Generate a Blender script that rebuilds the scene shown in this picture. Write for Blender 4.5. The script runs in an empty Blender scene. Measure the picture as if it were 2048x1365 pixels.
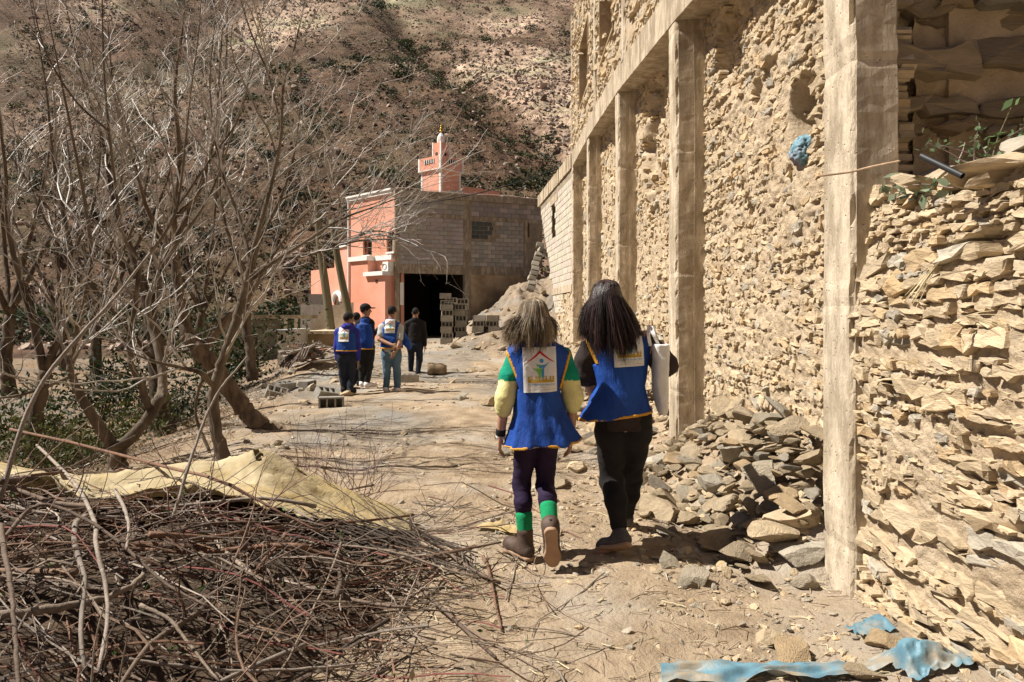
import bpy, math
import numpy as np
from mathutils import Vector, Matrix
from mathutils.bvhtree import BVHTree

SC = bpy.context.scene
COL = SC.collection
# ------------------------------------------------------------------ camera, sky, sun, exposure
CAMH = 1.5
cam_d = bpy.data.cameras.new('camera'); cam = bpy.data.objects.new('camera', cam_d); COL.objects.link(cam)
cam_d.sensor_width = 36.0; cam_d.lens = 24.0; cam_d.clip_start = 0.05; cam_d.clip_end = 3000
cam_d.shift_y = -50.0 / 2048
cam.location = (0, 0, CAMH); cam.rotation_euler = (math.radians(90), 0, 0)
SC.camera = cam
SUN_EL = math.radians(52)
W = bpy.data.worlds.new('World'); SC.world = W; W.use_nodes = True
nt = W.node_tree
sky = nt.nodes.new('ShaderNodeTexSky'); sky.sky_type = 'NISHITA'; sky.sun_disc = False
sky.sun_elevation = SUN_EL; sky.sun_rotation = math.radians(269); sky.air_density = 0.55; sky.dust_density = 0.15; sky.altitude = 2200
nt.links.new(sky.outputs[0], nt.nodes['Background'].inputs[0]); nt.nodes['Background'].inputs[1].default_value = 0.05
sd = bpy.data.lights.new('sun', 'SUN'); sd.energy = 5.0; sd.angle = math.radians(0.5); sd.color = (1.0, 0.94, 0.845)
sun = bpy.data.objects.new('sun', sd); COL.objects.link(sun); sun.location = (-30, 0, 40)
sun.rotation_euler = Vector((math.cos(SUN_EL), 0.012, -math.sin(SUN_EL))).to_track_quat('-Z', 'Y').to_euler()
SC.view_settings.view_transform = 'Standard'; SC.view_settings.look = 'None'
SC.view_settings.exposure = 0.85; SC.view_settings.gamma = 1.0
SC.render.engine = 'CYCLES'
SC.cycles.max_bounces = 6; SC.cycles.diffuse_bounces = 2; SC.cycles.use_denoising = True

# ------------------------------------------------------------------ helpers
F_ = 1365.0; HZ = 632.0
def P(px, py, Y): return np.array([(px - 1024) / F_ * Y, Y, CAMH - (py - HZ) / F_ * Y])
def sst(a, b, x):
    t = np.clip((np.asarray(x, float) - a) / (b - a), 0, 1); return t * t * (3 - 2 * t)
def _h(ix, iy, iz):
    n = (ix.astype(np.int64) * 374761393 + iy.astype(np.int64) * 668265263 + iz.astype(np.int64) * 2147483647 * 3) & 0xFFFFFFFF
    n = ((n ^ (n >> 13)) * 1274126177) & 0xFFFFFFFF
    n = ((n ^ (n >> 16)) * 2246822519) & 0xFFFFFFFF
    n = n ^ (n >> 15)
    return (n & 0xFFFF) / 32767.5 - 1.0
def vn(x, y, z):
    x, y, z = np.broadcast_arrays(np.asarray(x, float), np.asarray(y, float), np.asarray(z, float))
    ix, iy, iz = np.floor(x), np.floor(y), np.floor(z)
    fx, fy, fz = x - ix, y - iy, z - iz
    fx, fy, fz = [f * f * (3 - 2 * f) for f in (fx, fy, fz)]
    r = 0
    for dx in (0, 1):
        for dy in (0, 1):
            for dz in (0, 1):
                w = (fx if dx else 1 - fx) * (fy if dy else 1 - fy) * (fz if dz else 1 - fz)
                r = r + w * _h(ix + dx, iy + dy, iz + dz)
    return r
def fbm(x, y, z, o=4, g=0.5):
    r = 0; a = 1.0; s = 1.0
    for i in range(o):
        r = r + a * vn(x * s + 17.3 * i, y * s - 9.1 * i, z * s + 4.7 * i); a *= g; s *= 2.03
    return r
def setp(o, label=None, cat=None, group=None, kind=None):
    if label: o['label'] = label
    if cat: o['category'] = cat
    if group: o['group'] = group
    if kind: o['kind'] = kind
    return o
def mesh(name, V, faces, mats, smooth=False, tint=None, mi=None):
    """faces: list of (n,k) int arrays"""
    me = bpy.data.meshes.new(name)
    V = np.ascontiguousarray(V, dtype=np.float32)
    faces = [np.asarray(f, dtype=np.int32) for f in faces if len(f)]
    loops = np.concatenate([f.ravel() for f in faces])
    tot = np.concatenate([np.full(len(f), f.shape[1], np.int32) for f in faces])
    st = np.concatenate([[0], np.cumsum(tot)[:-1]]).astype(np.int32)
    me.vertices.add(len(V)); me.vertices.foreach_set('co', V.ravel())
    me.loops.add(len(loops)); me.loops.foreach_set('vertex_index', loops)
    me.polygons.add(len(tot)); me.polygons.foreach_set('loop_start', st)
    if smooth: me.polygons.foreach_set('use_smooth', np.ones(len(tot), bool))
    else: me.polygons.foreach_set('use_smooth', np.zeros(len(tot), bool))
    if not isinstance(mats, (list, tuple)): mats = [mats]
    for m in mats: me.materials.append(m)
    if mi is not None: me.polygons.foreach_set('material_index', np.asarray(mi, np.int32))
    me.update(calc_edges=True)
    if tint is not None:
        a = me.color_attributes.new('tint', 'FLOAT_COLOR', 'POINT')
        t = np.ones((len(V), 4), np.float32); t[:, :3] = tint; a.data.foreach_set('color', t.ravel())
    return me
def ob(name, me, parent=None, loc=None, rot=None, scale=None):
    # meshes are written in world coordinates; a part's origin is taken back to its parent's
    o = bpy.data.objects.new(name, me); COL.objects.link(o)
    l = Vector(loc) if loc is not None else Vector((0, 0, 0))
    if parent is not None:
        o.parent = parent; p = parent
        while p is not None: l = l - Vector(p.location); p = p.parent
    o.location = l
    if rot is not None: o.rotation_euler = rot
    if scale is not None: o.scale = scale
    return o
def empty(name, loc, label=None, cat=None, group=None):
    o = bpy.data.objects.new(name, None); COL.objects.link(o); o.location = loc
    return setp(o, label, cat, group)
class MB:
    def __init__(s): s.v = []; s.f = []; s.t = []; s.n = 0
    def add(s, V, faces, tint=(1, 1, 1)):
        V = np.asarray(V, float); s.v.append(V)
        for f in faces:
            if len(f): s.f.append(np.asarray(f, np.int64) + s.n)
        s.t.append(np.broadcast_to(np.asarray(tint, float), (len(V), 3))); s.n += len(V)
    def box(s, c, size, R=None, tint=(1, 1, 1)):
        V = BOXV * np.asarray(size) / 2
        if R is not None: V = V @ np.asarray(R).T
        s.add(V + np.asarray(c), [BOXF], tint)
    def tube(s, pts, r, n=6, tint=(1, 1, 1), cap=True):
        V, f = tube(pts, r, n, cap); s.add(V, f, tint)
    def mesh(s, name, mat, smooth=False, origin=None):
        V = np.concatenate(s.v)
        if origin is not None: V = V - np.asarray(origin)
        return mesh(name, V, s.f, mat, smooth, np.concatenate(s.t))
    def build(s, name, mat, parent=None, smooth=False, loc=None):
        return ob(name, s.mesh(name, mat, smooth), parent, loc)
BOXV = np.array([[x, y, z] for x in (-1, 1) for y in (-1, 1) for z in (-1, 1)], float)
BOXF = np.array([[0, 1, 3, 2], [4, 6, 7, 5], [0, 4, 5, 1], [2, 3, 7, 6], [0, 2, 6, 4], [1, 5, 7, 3]])
def bevbox(size, b=0.01):
    """box with chamfered edges: 24 verts"""
    h = np.asarray(size, float) / 2; V = []; 
    for sx in (-1, 1):
        for sy in (-1, 1):
            for sz in (-1, 1):
                c = np.array([sx, sy, sz]) * h
                for a in range(3):
                    p = c - np.array([sx, sy, sz]) * b; p[a] = c[a]; V.append(p)
    V = np.array(V)
    idx = lambda sx, sy, sz, a: ((sx > 0) * 4 + (sy > 0) * 2 + (sz > 0)) * 3 + a
    Q = []; T = []
    for a in range(3):
        o = [i for i in range(3) if i != a]
        for s in (-1, 1):
            q = []
            for (p, r) in ((-1, -1), (1, -1), (1, 1), (-1, 1)):
                k = [0, 0, 0]; k[a] = s; k[o[0]] = p; k[o[1]] = r; q.append(idx(*k, a))
            Q.append(q if ((s > 0) == (a != 1)) else q[::-1])
    for a in range(3):
        o = [i for i in range(3) if i != a]
        for p in (-1, 1):
            for r in (-1, 1):
                k0 = [0, 0, 0]; k0[o[0]] = p; k0[o[1]] = r; k1 = list(k0); k0[a] = -1; k1[a] = 1
                Q.append([idx(*k0, o[0]), idx(*k1, o[0]), idx(*k1, o[1]), idx(*k0, o[1])])
    for sx in (-1, 1):
        for sy in (-1, 1):
            for sz in (-1, 1): T.append([idx(sx, sy, sz, 0), idx(sx, sy, sz, 1), idx(sx, sy, sz, 2)])
    return V, [np.array(Q), np.array(T)]
def cat(pts, n):
    """catmull-rom resample of rows"""
    p = np.asarray(pts, float)
    if len(p) < 3:
        t = np.linspace(0, 1, n)[:, None]; return p[0] * (1 - t) + p[-1] * t
    q = np.vstack([2 * p[0] - p[1], p, 2 * p[-1] - p[-2]])
    u = np.linspace(0, len(p) - 1 - 1e-6, n); i = u.astype(int); t = (u - i)[:, None]
    a, b, c, d = q[i], q[i + 1], q[i + 2], q[i + 3]
    return 0.5 * (2 * b + (c - a) * t + (2 * a - 5 * b + 4 * c - d) * t * t + (3 * b - a - 3 * c + d) * t ** 3)
def tube(pts, r, n=6, cap=True):
    p = np.asarray(pts, float); m = len(p); r = np.broadcast_to(np.asarray(r, float), (m,))
    t = np.empty_like(p); t[1:-1] = p[2:] - p[:-2]; t[0] = p[1] - p[0]; t[-1] = p[-1] - p[-2]
    t /= np.linalg.norm(t, axis=1)[:, None] + 1e-12
    m0 = np.abs(t.mean(0)); ref = np.zeros(3); ref[int(np.argmin(m0))] = 1
    a = np.cross(t, ref); a /= np.linalg.norm(a, axis=1)[:, None] + 1e-12
    b = np.cross(t, a)
    th = np.linspace(0, 2 * np.pi, n, endpoint=False)
    V = p[:, None, :] + r[:, None, None] * (np.cos(th)[None, :, None] * a[:, None, :] + np.sin(th)[None, :, None] * b[:, None, :])
    V = V.reshape(-1, 3)
    i = np.arange(m - 1)[:, None] * n; j = np.arange(n)[None, :]; k = (j + 1) % n
    Q = np.stack([i + j, i + k, i + n + k, i + n + j], -1).reshape(-1, 4)
    fs = [Q]
    if cap and n >= 3:
        fs += [np.arange(n)[None, ::-1], (np.arange(n) + (m - 1) * n)[None, :]]
    return V, fs
def ico(sub):
    t = (1 + 5 ** .5) / 2
    V = [[-1, t, 0], [1, t, 0], [-1, -t, 0], [1, -t, 0], [0, -1, t], [0, 1, t], [0, -1, -t], [0, 1, -t], [t, 0, -1], [t, 0, 1], [-t, 0, -1], [-t, 0, 1]]
    T = [[0, 11, 5], [0, 5, 1], [0, 1, 7], [0, 7, 10], [0, 10, 11], [1, 5, 9], [5, 11, 4], [11, 10, 2], [10, 7, 6], [7, 1, 8], [3, 9, 4], [3, 4, 2], [3, 2, 6], [3, 6, 8], [3, 8, 9], [4, 9, 5], [2, 4, 11], [6, 2, 10], [8, 6, 7], [9, 8, 1]]
    V = [np.array(v) / np.linalg.norm(v) for v in V]
    for _ in range(sub):
        c = {}; N = []
        def mid(a, b):
            k = (min(a, b), max(a, b))
            if k not in c:
                m = V[a] + V[b]; V.append(m / np.linalg.norm(m)); c[k] = len(V) - 1
            return c[k]
        for a, b, d in T:
            x, y, z = mid(a, b), mid(b, d), mid(d, a); N += [[a, x, z], [b, y, x], [d, z, y], [x, y, z]]
        T = N
    return np.array(V), np.array(T)
ICO0 = ico(0); ICO1 = ico(1); ICO2 = ico(2); ICO3 = ico(3)
def rock(rng, sub=2, cuts=9, flat=1.0, rough=0.04):
    """angular stone inside about unit radius"""
    V, T = (ICO0, ICO1, ICO2, ICO3)[sub]
    V = V.copy() * 1.25
    for i in range(cuts):
        n = rng.normal(size=3); n /= np.linalg.norm(n); d = rng.uniform(.46, .86)
        s = V @ n - d; V = V - np.where(s > 0, s, 0)[:, None] * n
    o = rng.uniform(-50, 50, 3)
    V = V * (1 + rough * fbm(V[:, 0] * 3 + o[0], V[:, 1] * 3 + o[1], V[:, 2] * 3 + o[2], 2))[:, None]
    V[:, 2] *= flat
    return V, T
def scatter(mb, protos, pos, scl, tint, rng, tilt=.4):
    """many small copies of a few shapes joined into one mesh"""
    n = len(pos); w = rng.integers(len(protos), size=n); az = rng.uniform(0, 6.283, n); c, s = np.cos(az), np.sin(az); tx = rng.normal(size=(n, 2)) * tilt
    for k, (V, T) in enumerate(protos):
        i = np.where(w == k)[0]
        if not len(i): continue
        A = V[None] * scl[i][:, None, None]; x = A[..., 0] * c[i][:, None] - A[..., 1] * s[i][:, None]; y = A[..., 0] * s[i][:, None] + A[..., 1] * c[i][:, None]
        z = A[..., 2] + x * tx[i, 0][:, None] + y * tx[i, 1][:, None]; m = V.shape[0]
        mb.add((np.stack([x, y, z], -1) + pos[i][:, None]).reshape(-1, 3), [(T[None] + (np.arange(len(i)) * m)[:, None, None]).reshape(-1, T.shape[1])], np.repeat(tint[i], m, 0))
def rotm(rx, ry, rz):
    cx, sx, cy, sy, cz, sz = math.cos(rx), math.sin(rx), math.cos(ry), math.sin(ry), math.cos(rz), math.sin(rz)
    return np.array([[cz, -sz, 0], [sz, cz, 0], [0, 0, 1]]) @ np.array([[cy, 0, sy], [0, 1, 0], [-sy, 0, cy]]) @ np.array([[1, 0, 0], [0, cx, -sx], [0, sx, cx]])

# ------------------------------------------------------------------ materials
def mat(name, c1, c2=None, scale=8.0, rough=0.9, bump=0.0, bscale=None, detail=8, tint=False, c3=None, s2=1.2, stretch=(1, 1, 1), metal=0.0, spec=0.25, bdist=0.02, ramp=(0.35, 0.65), trans=0.0, sheen=0.0, pits=0.0):
    m = bpy.data.materials.new(name); m.use_nodes = True; t = m.node_tree; N = t.nodes; L = t.links
    b = N['Principled BSDF']; b.inputs['Roughness'].default_value = rough; b.inputs['Metallic'].default_value = metal
    b.inputs['Specular IOR Level'].default_value = spec
    if sheen: b.inputs['Sheen Weight'].default_value = sheen
    c2 = c2 or c1
    tc = N.new('ShaderNodeTexCoord'); mp = N.new('ShaderNodeMapping'); mp.inputs['Scale'].default_value = stretch
    L.new(tc.outputs['Object'], mp.inputs[0])
    nz = N.new('ShaderNodeTexNoise'); nz.inputs['Scale'].default_value = scale; nz.inputs['Detail'].default_value = detail; nz.inputs['Roughness'].default_value = 0.62
    L.new(mp.outputs[0], nz.inputs['Vector'])
    rp = N.new('ShaderNodeValToRGB'); e = rp.color_ramp.elements
    e[0].position = ramp[0]; e[0].color = (*c1, 1); e[1].position = ramp[1]; e[1].color = (*c2, 1)
    L.new(nz.outputs['Fac'], rp.inputs[0]); out = rp.outputs[0]
    if c3:
        n2 = N.new('ShaderNodeTexNoise'); n2.inputs['Scale'].default_value = s2; n2.inputs['Detail'].default_value = 6; n2.inputs['Roughness'].default_value = 0.6
        L.new(mp.outputs[0], n2.inputs['Vector'])
        r2 = N.new('ShaderNodeValToRGB'); r2.color_ramp.elements[0].position = 0.48; r2.color_ramp.elements[1].position = 0.66
        L.new(n2.outputs['Fac'], r2.inputs[0])
        mx = N.new('ShaderNodeMixRGB'); L.new(r2.outputs[0], mx.inputs[0]); L.new(out, mx.inputs[1]); mx.inputs[2].default_value = (*c3, 1); out = mx.outputs[0]
    if tint:
        at = N.new('ShaderNodeAttribute'); at.attribute_name = 'tint'
        mu = N.new('ShaderNodeMixRGB'); mu.blend_type = 'MULTIPLY'; mu.inputs[0].default_value = 1.0
        L.new(out, mu.inputs[1]); L.new(at.outputs['Color'], mu.inputs[2]); out = mu.outputs[0]
    L.new(out, b.inputs['Base Color'])
    if bump:
        nb = N.new('ShaderNodeTexNoise'); nb.inputs['Scale'].default_value = bscale or scale * 3; nb.inputs['Detail'].default_value = 8; nb.inputs['Roughness'].default_value = 0.65
        L.new(mp.outputs[0], nb.inputs['Vector'])
        bp = N.new('ShaderNodeBump'); bp.inputs['Strength'].default_value = bump; bp.inputs['Distance'].default_value = bdist
        hgt = nb.outputs['Fac']
        if pits:
            vo = N.new('ShaderNodeTexVoronoi'); vo.inputs['Scale'].default_value = pits; L.new(tc.outputs['Object'], vo.inputs['Vector'])
            mr = N.new('ShaderNodeMapRange'); mr.inputs['From Min'].default_value = .05; mr.inputs['From Max'].default_value = .16; L.new(vo.outputs['Distance'], mr.inputs['Value'])
            ad = N.new('ShaderNodeMath'); ad.operation = 'MULTIPLY_ADD'; ad.inputs[1].default_value = .35; L.new(mr.outputs[0], ad.inputs[0]); L.new(hgt, ad.inputs[2]); hgt = ad.outputs[0]
        L.new(hgt, bp.inputs['Height']); L.new(bp.outputs[0], b.inputs['Normal'])
    if trans:
        tr = N.new('ShaderNodeBsdfTranslucent'); L.new(out, tr.inputs[0]); ms = N.new('ShaderNodeMixShader'); ms.inputs[0].default_value = trans
        L.new(b.outputs[0], ms.inputs[1]); L.new(tr.outputs[0], ms.inputs[2]); L.new(ms.outputs[0], N['Material Output'].inputs[0])
    return m
M = {}
M['ground'] = mat('dirt', (.24, .175, .112), (.395, .305, .21), 3.0, .95, 1.0, 30, tint=True, c3=(.35, .30, .24), s2=.8, bdist=.03)
M['mud'] = mat('mud_mortar', (.39, .30, .20), (.53, .425, .30), 5, .95, 1.0, 45, bdist=.02)
M['stone'] = mat('schist_stone', (.80, .78, .74), (1.12, 1.08, 1.0), 7, .88, .8, 30, tint=True, stretch=(1, 1, 3), bdist=.012)
M['rock'] = mat('loose_rock', (.78, .76, .72), (1.12, 1.08, 1.0), 3.0, .9, .8, 14, tint=True, bdist=.05)
M['concrete'] = mat('old_concrete', (.33, .275, .205), (.56, .48, .375), 9.0, .92, 1.0, 45, tint=True, c3=(.29, .235, .17), s2=3.2, stretch=(1, 1, .3), bdist=.02, pits=20, ramp=(.40, .60))
M['block'] = mat('cement_block', (.82, .80, .78), (1.1, 1.08, 1.05), 9, .95, .6, 60, tint=True, bdist=.01)
M['joint'] = mat('joint_mortar', (.22, .18, .13), (.33, .27, .20), 5, .95, .6, 40)
M['plaster'] = mat('earth_plaster', (.36, .26, .15), (.52, .40, .26), 2.0, .95, .6, 20, c3=(.26, .19, .12), s2=.9)
M['pink'] = mat('salmon_paint', (.64, .265, .17), (.75, .34, .23), 1.2, .85, .25, 30, c3=(.68, .36, .27), s2=.5)
M['white'] = mat('white_paint', (.72, .70, .66), (.80, .78, .74), 4, .7, .1, 20)
M['dark'] = mat('dark_interior', (.02, .018, .016), (.035, .03, .025), 3, 1.0)  # near-black colour stands in for the shade inside openings
M['wood_dark'] = mat('dark_timber', (.05, .03, .018), (.10, .06, .035), 9, .8, .4, 30)
M['pole'] = mat('weathered_pole', (.11, .10, .055), (.18, .155, .095), 4, .9, .5, 20, stretch=(1, 1, .15))
M['bark'] = mat('walnut_bark', (.060, .045, .033), (.19, .15, .11), 6, .92, .9, 26, tint=True, stretch=(1, 1, .25), bdist=.02)
M['barkrough'] = mat('furrowed_bark', (.06, .045, .034), (.19, .145, .105), 9, .95, 1.0, 16, tint=True, stretch=(1, 1, .22), bdist=.05)
M['twig'] = mat('twig_bark', (.70, .68, .66), (1.15, 1.15, 1.15), 6, .5, .3, 40, tint=True, spec=.45)
M['brush'] = mat('cut_branch', (.72, .70, .68), (1.12, 1.1, 1.08), 14, .8, .5, 50, tint=True)
M['leaf'] = mat('leaf', (.8, .8, .8), (1.15, 1.15, 1.1), 3, .6, tint=True, trans=.3)
M['tarp'] = mat('dusty_canvas', (.44, .355, .205), (.58, .485, .31), 5, .85, .7, 16, c3=(.50, .36, .14), s2=1.3, trans=.2)
M['bluetarp'] = mat('blue_plastic', (.10, .20, .26), (.155, .29, .36), 7, .4, .3, 20, c3=(.34, .28, .20), s2=4.5, trans=.12)
M['straw'] = mat('straw', (.8, .8, .8), (1.1, 1.1, 1.1), 8, .8, tint=True)
M['hill'] = mat('hill_soil', (.066, .036, .021), (.172, .102, .062), .5, .95, 1.0, 1.6, tint=True, c3=(.115, .088, .046), s2=.06, bdist=.6)
M['hillrock'] = mat('hill_rock', (.75, .75, .75), (1.15, 1.15, 1.15), .8, .95, .6, 3, tint=True, bdist=.2)
M['skin'] = mat('skin', (.40, .22, .15), (.46, .26, .18), 12, .55, .1, 60, spec=.35)
M['skin_dark'] = mat('tan_skin', (.25, .13, .08), (.30, .16, .10), 12, .55, .1, 60, spec=.35)
M['vest'] = mat('blue_vest_cloth', (.004, .036, .21), (.008, .064, .33), 9, .65, .6, 16, stretch=(1, 1, .35), bdist=.03, spec=.3)
M['trim'] = mat('mustard_trim', (.52, .25, .025), (.60, .30, .035), 20, .75)
M['black'] = mat('black_cloth', (.010, .009, .010), (.018, .016, .017), 8, .9, .3, 14, bdist=.02)
M['brownblack'] = mat('faded_black_cotton', (.028, .020, .019), (.040, .030, .028), 8, .95, .3, 14, bdist=.02)
M['purple'] = mat('purple_leggings', (.014, .007, .027), (.022, .011, .040), 8, .8, .3, 18)
M['green'] = mat('green_sweater', (.004, .22, .135), (.006, .27, .165), 10, .9, .3, 60)
M['sock'] = mat('green_sock', (.01, .26, .10), (.015, .32, .13), 10, .95, .5, 120)
M['yellow'] = mat('pale_yellow_fleece', (.66, .60, .26), (.74, .68, .33), 10, .95, .4, 25, bdist=.02)
M['boot'] = mat('brown_boot_leather', (.055, .035, .027), (.11, .075, .058), 10, .6, .3, 40)
M['sole'] = mat('tan_rubber_sole', (.30, .185, .115), (.38, .25, .165), 10, .85, .2, 40)
M['greyshoe'] = mat('grey_suede', (.07, .06, .06), (.12, .11, .11), 12, .9, .3, 60)
M['jeans'] = mat('blue_jeans', (.055, .105, .16), (.10, .17, .24), 5, .9, .4, 30)
M['navy'] = mat('dark_denim', (.010, .013, .024), (.020, .026, .045), 5, .9, .4, 30)
M['charcoal'] = mat('charcoal_denim', (.016, .017, .017), (.030, .031, .030), 5, .9, .4, 30)
M['greytee'] = mat('grey_marl_tee', (.36, .37, .36), (.44, .45, .44), 10, .9, .2, 30)
M['hoodie'] = mat('royal_blue_hoodie', (.020, .022, .20), (.030, .032, .28), 8, .85, .3, 20)
M['red'] = mat('red_jacket', (.42, .02, .03), (.5, .03, .04), 8, .8, .2, 20)
M['whitecloth'] = mat('white_canvas', (.76, .75, .73), (.84, .83, .81), 14, .9, .4, 22, bdist=.015, trans=.15)
M['sneaker'] = mat('white_sneaker', (.66, .60, .57), (.75, .70, .68), 8, .7)
M['print'] = mat('white_print', (.66, .65, .63), (.72, .71, .69), 6, .45, .2, 8, bdist=.02, spec=.45)
M['p_red'] = mat('print_red', (.50, .012, .03)); M['p_blue'] = mat('print_blue', (.06, .27, .55)); M['p_green'] = mat('print_green', (.20, .50, .07))
M['p_gold'] = mat('print_gold', (.46, .30, .045)); M['p_grey'] = mat('print_grey', (.40, .34, .26))
M['hair_brown'] = mat('brown_blond_hair', (.75, .75, .75), (1.15, 1.15, 1.15), 30, .45, tint=True, stretch=(1, 1, .1), spec=.5)
M['hair_dark'] = mat('dark_hair', (.75, .75, .75), (1.2, 1.2, 1.2), 30, .38, tint=True, stretch=(1, 1, .1), spec=.5)
M['hair_black'] = mat('short_black_hair', (.010, .008, .007), (.018, .015, .013), 40, .8, .6, 90)
M['metal'] = mat('grey_metal', (.30, .30, .30), (.42, .42, .42), 6, .5, metal=.3)
M['gold'] = mat('gilded_ball', (.55, .32, .03), (.62, .38, .05), 5, .35, metal=.6)
M['cable'] = mat('black_cable', (.015, .015, .015))
M['pipe'] = mat('black_plastic_pipe', (.022, .023, .024), (.035, .036, .037), 8, .5)
def tanc(rng, n=None):
    """dusty stone colour"""
    k = rng.random()
    if k < .62: c = np.array([.50, .405, .285])
    elif k < .80: c = np.array([.45, .37, .27])
    elif k < .91: c = np.array([.49, .37, .235])
    else: c = np.array([.40, .365, .31])
    return c * rng.uniform(.82, 1.14)
# ------------------------------------------------------------------ ground and hill
def pile(x, y):
    """height of the brushwood heap"""
    x = np.asarray(x, float); y = np.asarray(y, float)
    yp = np.interp(y, [.6, 1.2, 2.0, 2.9, 3.6, 4.5, 5.3, 6.0], [0, .25, .38, .42, .36, .34, .12, 0])
    edge = -0.12 - .25 * np.abs(y - 3.6)
    xp = sst(0, 1, (edge - x) / 1.5)
    return yp * xp * (1 + .12 * vn(x * 1.3, y * 1.3, 0.5)) * (1 + .45 * sst(-.9, -2.2, x))
def edgeX(y): return -2.9 - .19 * (np.clip(y, 4, 40) - 6)
def gh(x, y):
    x = np.asarray(x, float); y = np.asarray(y, float)
    g = .5 * sst(14, 26, y)
    d = edgeX(y) - x
    g = g - .55 * sst(-.2, 2.6, d) - .75 * sst(2.5, 9, d)
    g = g + .10 * sst(.9, 0, np.abs(d + .2)) * fbm(x * 1.1, y * 1.1, 3, 2)
    # rubble and earth along the right-hand building, the earth bank by the block building
    toe = sst(1.30, 2.0, x)
    g = g + toe * np.interp(y, [0, 2.2, 3.2, 3.75, 4.05, 5.2, 6.3, 7.1, 8.5, 14, 20, 26], [.10, .16, .12, .02, .38, .55, .42, .16, .24, .25, .6, .7])
    g = g + 2.2 * np.clip((x + 2.3) / 2.6, 0, 1) ** .75 * sst(20.5, 30, y) * (1 + .14 * fbm(x * 1.4, y * 1.4, 7, 4)) + .05 * sst(18, 24, y) * sst(-2.4, -1, x) * fbm(x * 4, y * 4, 17, 3)
    g = g + .045 * fbm(x * .55, y * .55, 1, 3) + .012 * fbm(x * 3.1, y * 3.1, 2, 3)
    # shallow wheel ruts
    g = g - .03 * np.exp(-((x + 1.35 + .03 * y) / .25) ** 2) - .03 * np.exp(-((x - .15 + .02 * y) / .28) ** 2)
    return g
class Lut:
    """bilinear look-up of a height function, for quick single calls"""
    def __init__(s, fn, x0, x1, y0, y1, h):
        s.x0, s.y0, s.h = x0, y0, h; xs_ = np.arange(x0, x1 + h, h); ys_ = np.arange(y0, y1 + h, h)
        X, Y = np.meshgrid(xs_, ys_, indexing='ij'); Z = fn(X, Y); s.nx, s.ny = Z.shape; s.z = Z.tolist()
    def __call__(s, x, y):
        a = min(max((x - s.x0) / s.h, 0), s.nx - 1.001); b = min(max((y - s.y0) / s.h, 0), s.ny - 1.001)
        i = int(a); j = int(b); a -= i; b -= j; z = s.z
        return (z[i][j] * (1 - a) + z[i + 1][j] * a) * (1 - b) + (z[i][j + 1] * (1 - a) + z[i + 1][j + 1] * a) * b
GHS = Lut(gh, -14, 4, .5, 36, .06); PLS = Lut(pile, -7, 1, .4, 7, .05)
def axis(segs):
    out = []
    for a, b, st in segs: out.append(np.arange(a, b, st))
    return np.concatenate(out + [[segs[-1][1]]])
def sheet(xs, ys, fn):
    X, Y = np.meshgrid(xs, ys, indexing='ij'); Z = fn(X, Y)
    V = np.stack([X, Y, Z], -1).reshape(-1, 3); ny = len(ys)
    i, j = np.meshgrid(np.arange(len(xs) - 1), np.arange(ny - 1), indexing='ij')
    a = i * ny + j
    return V, np.stack([a, a + ny, a + ny + 1, a + 1], -1).reshape(-1, 4)
xs = axis([(-400, -60, 20), (-60, -16, 1.5), (-16, -7, .3), (-7, -3, .07), (-3, 2.3, .024), (2.3, 6, .3), (6, 60, 4), (60, 400, 20)])
ys = axis([(-200, -10, 12), (-10, 1.0, .5), (1.0, 1.9, .1), (1.9, 7.5, .024), (7.5, 14, .05), (14, 32, .12), (32, 70, 1.0)])
def ghd(x, y):
    z = gh(x, y)
    near = sst(16, 8, y)
    return z + near * (.006 * fbm(x * 9, y * 9, 4, 3) + .012 * np.maximum(0, fbm(x * 4.2, y * 4.2, 9, 3) - .25)) - sst(36, 60, y) * 4
V, Q = sheet(xs, ys, ghd)
# earth tones: paler on the trodden track, greyer gravel patches, darker soil to the left of it
gx, gy = V[:, 0], V[:, 1]
off = sst(-.3, 1.8, edgeX(gy) - gx)
gt = np.ones((len(V), 3)) * (1.0 + .10 * fbm(gx * .8, gy * .8, 11, 3))[:, None]
gt = gt * (1 - off[:, None] * np.array([.34, .40, .44]))
gr = sst(.15, .5, fbm(gx * .5 + 3, gy * .35, 5, 3)) * sst(5, 9, gy)
bk = sst(19, 23, gy) * sst(-2.3, -1.0, gx); gt = gt * (1 - bk[:, None] * np.array([.22, .22, .20]))
gt = gt * (1 - gr[:, None] * np.array([.22, .14, .02]))
ground = ob('ground', mesh('ground', V, [Q], M['ground'], True, gt)); ground['kind'] = 'structure'

def hillz(x, y):
    s = y - 46 - .06 * x + .0012 * np.minimum(x, 0) ** 2 * .3
    base = np.where(s > 0, .16 * np.minimum(s, 30) + .64 * np.maximum(s - 12, 0) + .0009 * np.maximum(s - 60, 0) ** 2, .35 * s) - 1.2
    n = fbm(x * .012, y * .012, 2, 3) * 5 * sst(10, 120, s)
    gul = (x - (1.0 - .40 * (y - 88))) / 4.0
    n = n - 2.0 * np.exp(-gul ** 2) * sst(10, 60, s)
    n = n + 1.5 * np.abs(fbm(x * .05, y * .05, 5, 3)) * sst(5, 60, s) + .55 * fbm(x * .21, y * .21, 8, 3) * sst(0, 30, s)
    ter = np.sin(base * 2.2) * .35 * sst(60, 46, s) * sst(-4, 3, s)
    return base + n + ter
hxs = axis([(-420, -160, 8), (-160, -70, 1.6), (-70, 90, .75), (90, 160, 1.6), (160, 420, 8)])
hys = axis([(38, 70, .55), (70, 150, .85), (150, 260, 1.7), (260, 460, 6)])
V, Q = sheet(hxs, hys, hillz)
hx, hy = V[:, 0], V[:, 1]
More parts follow.
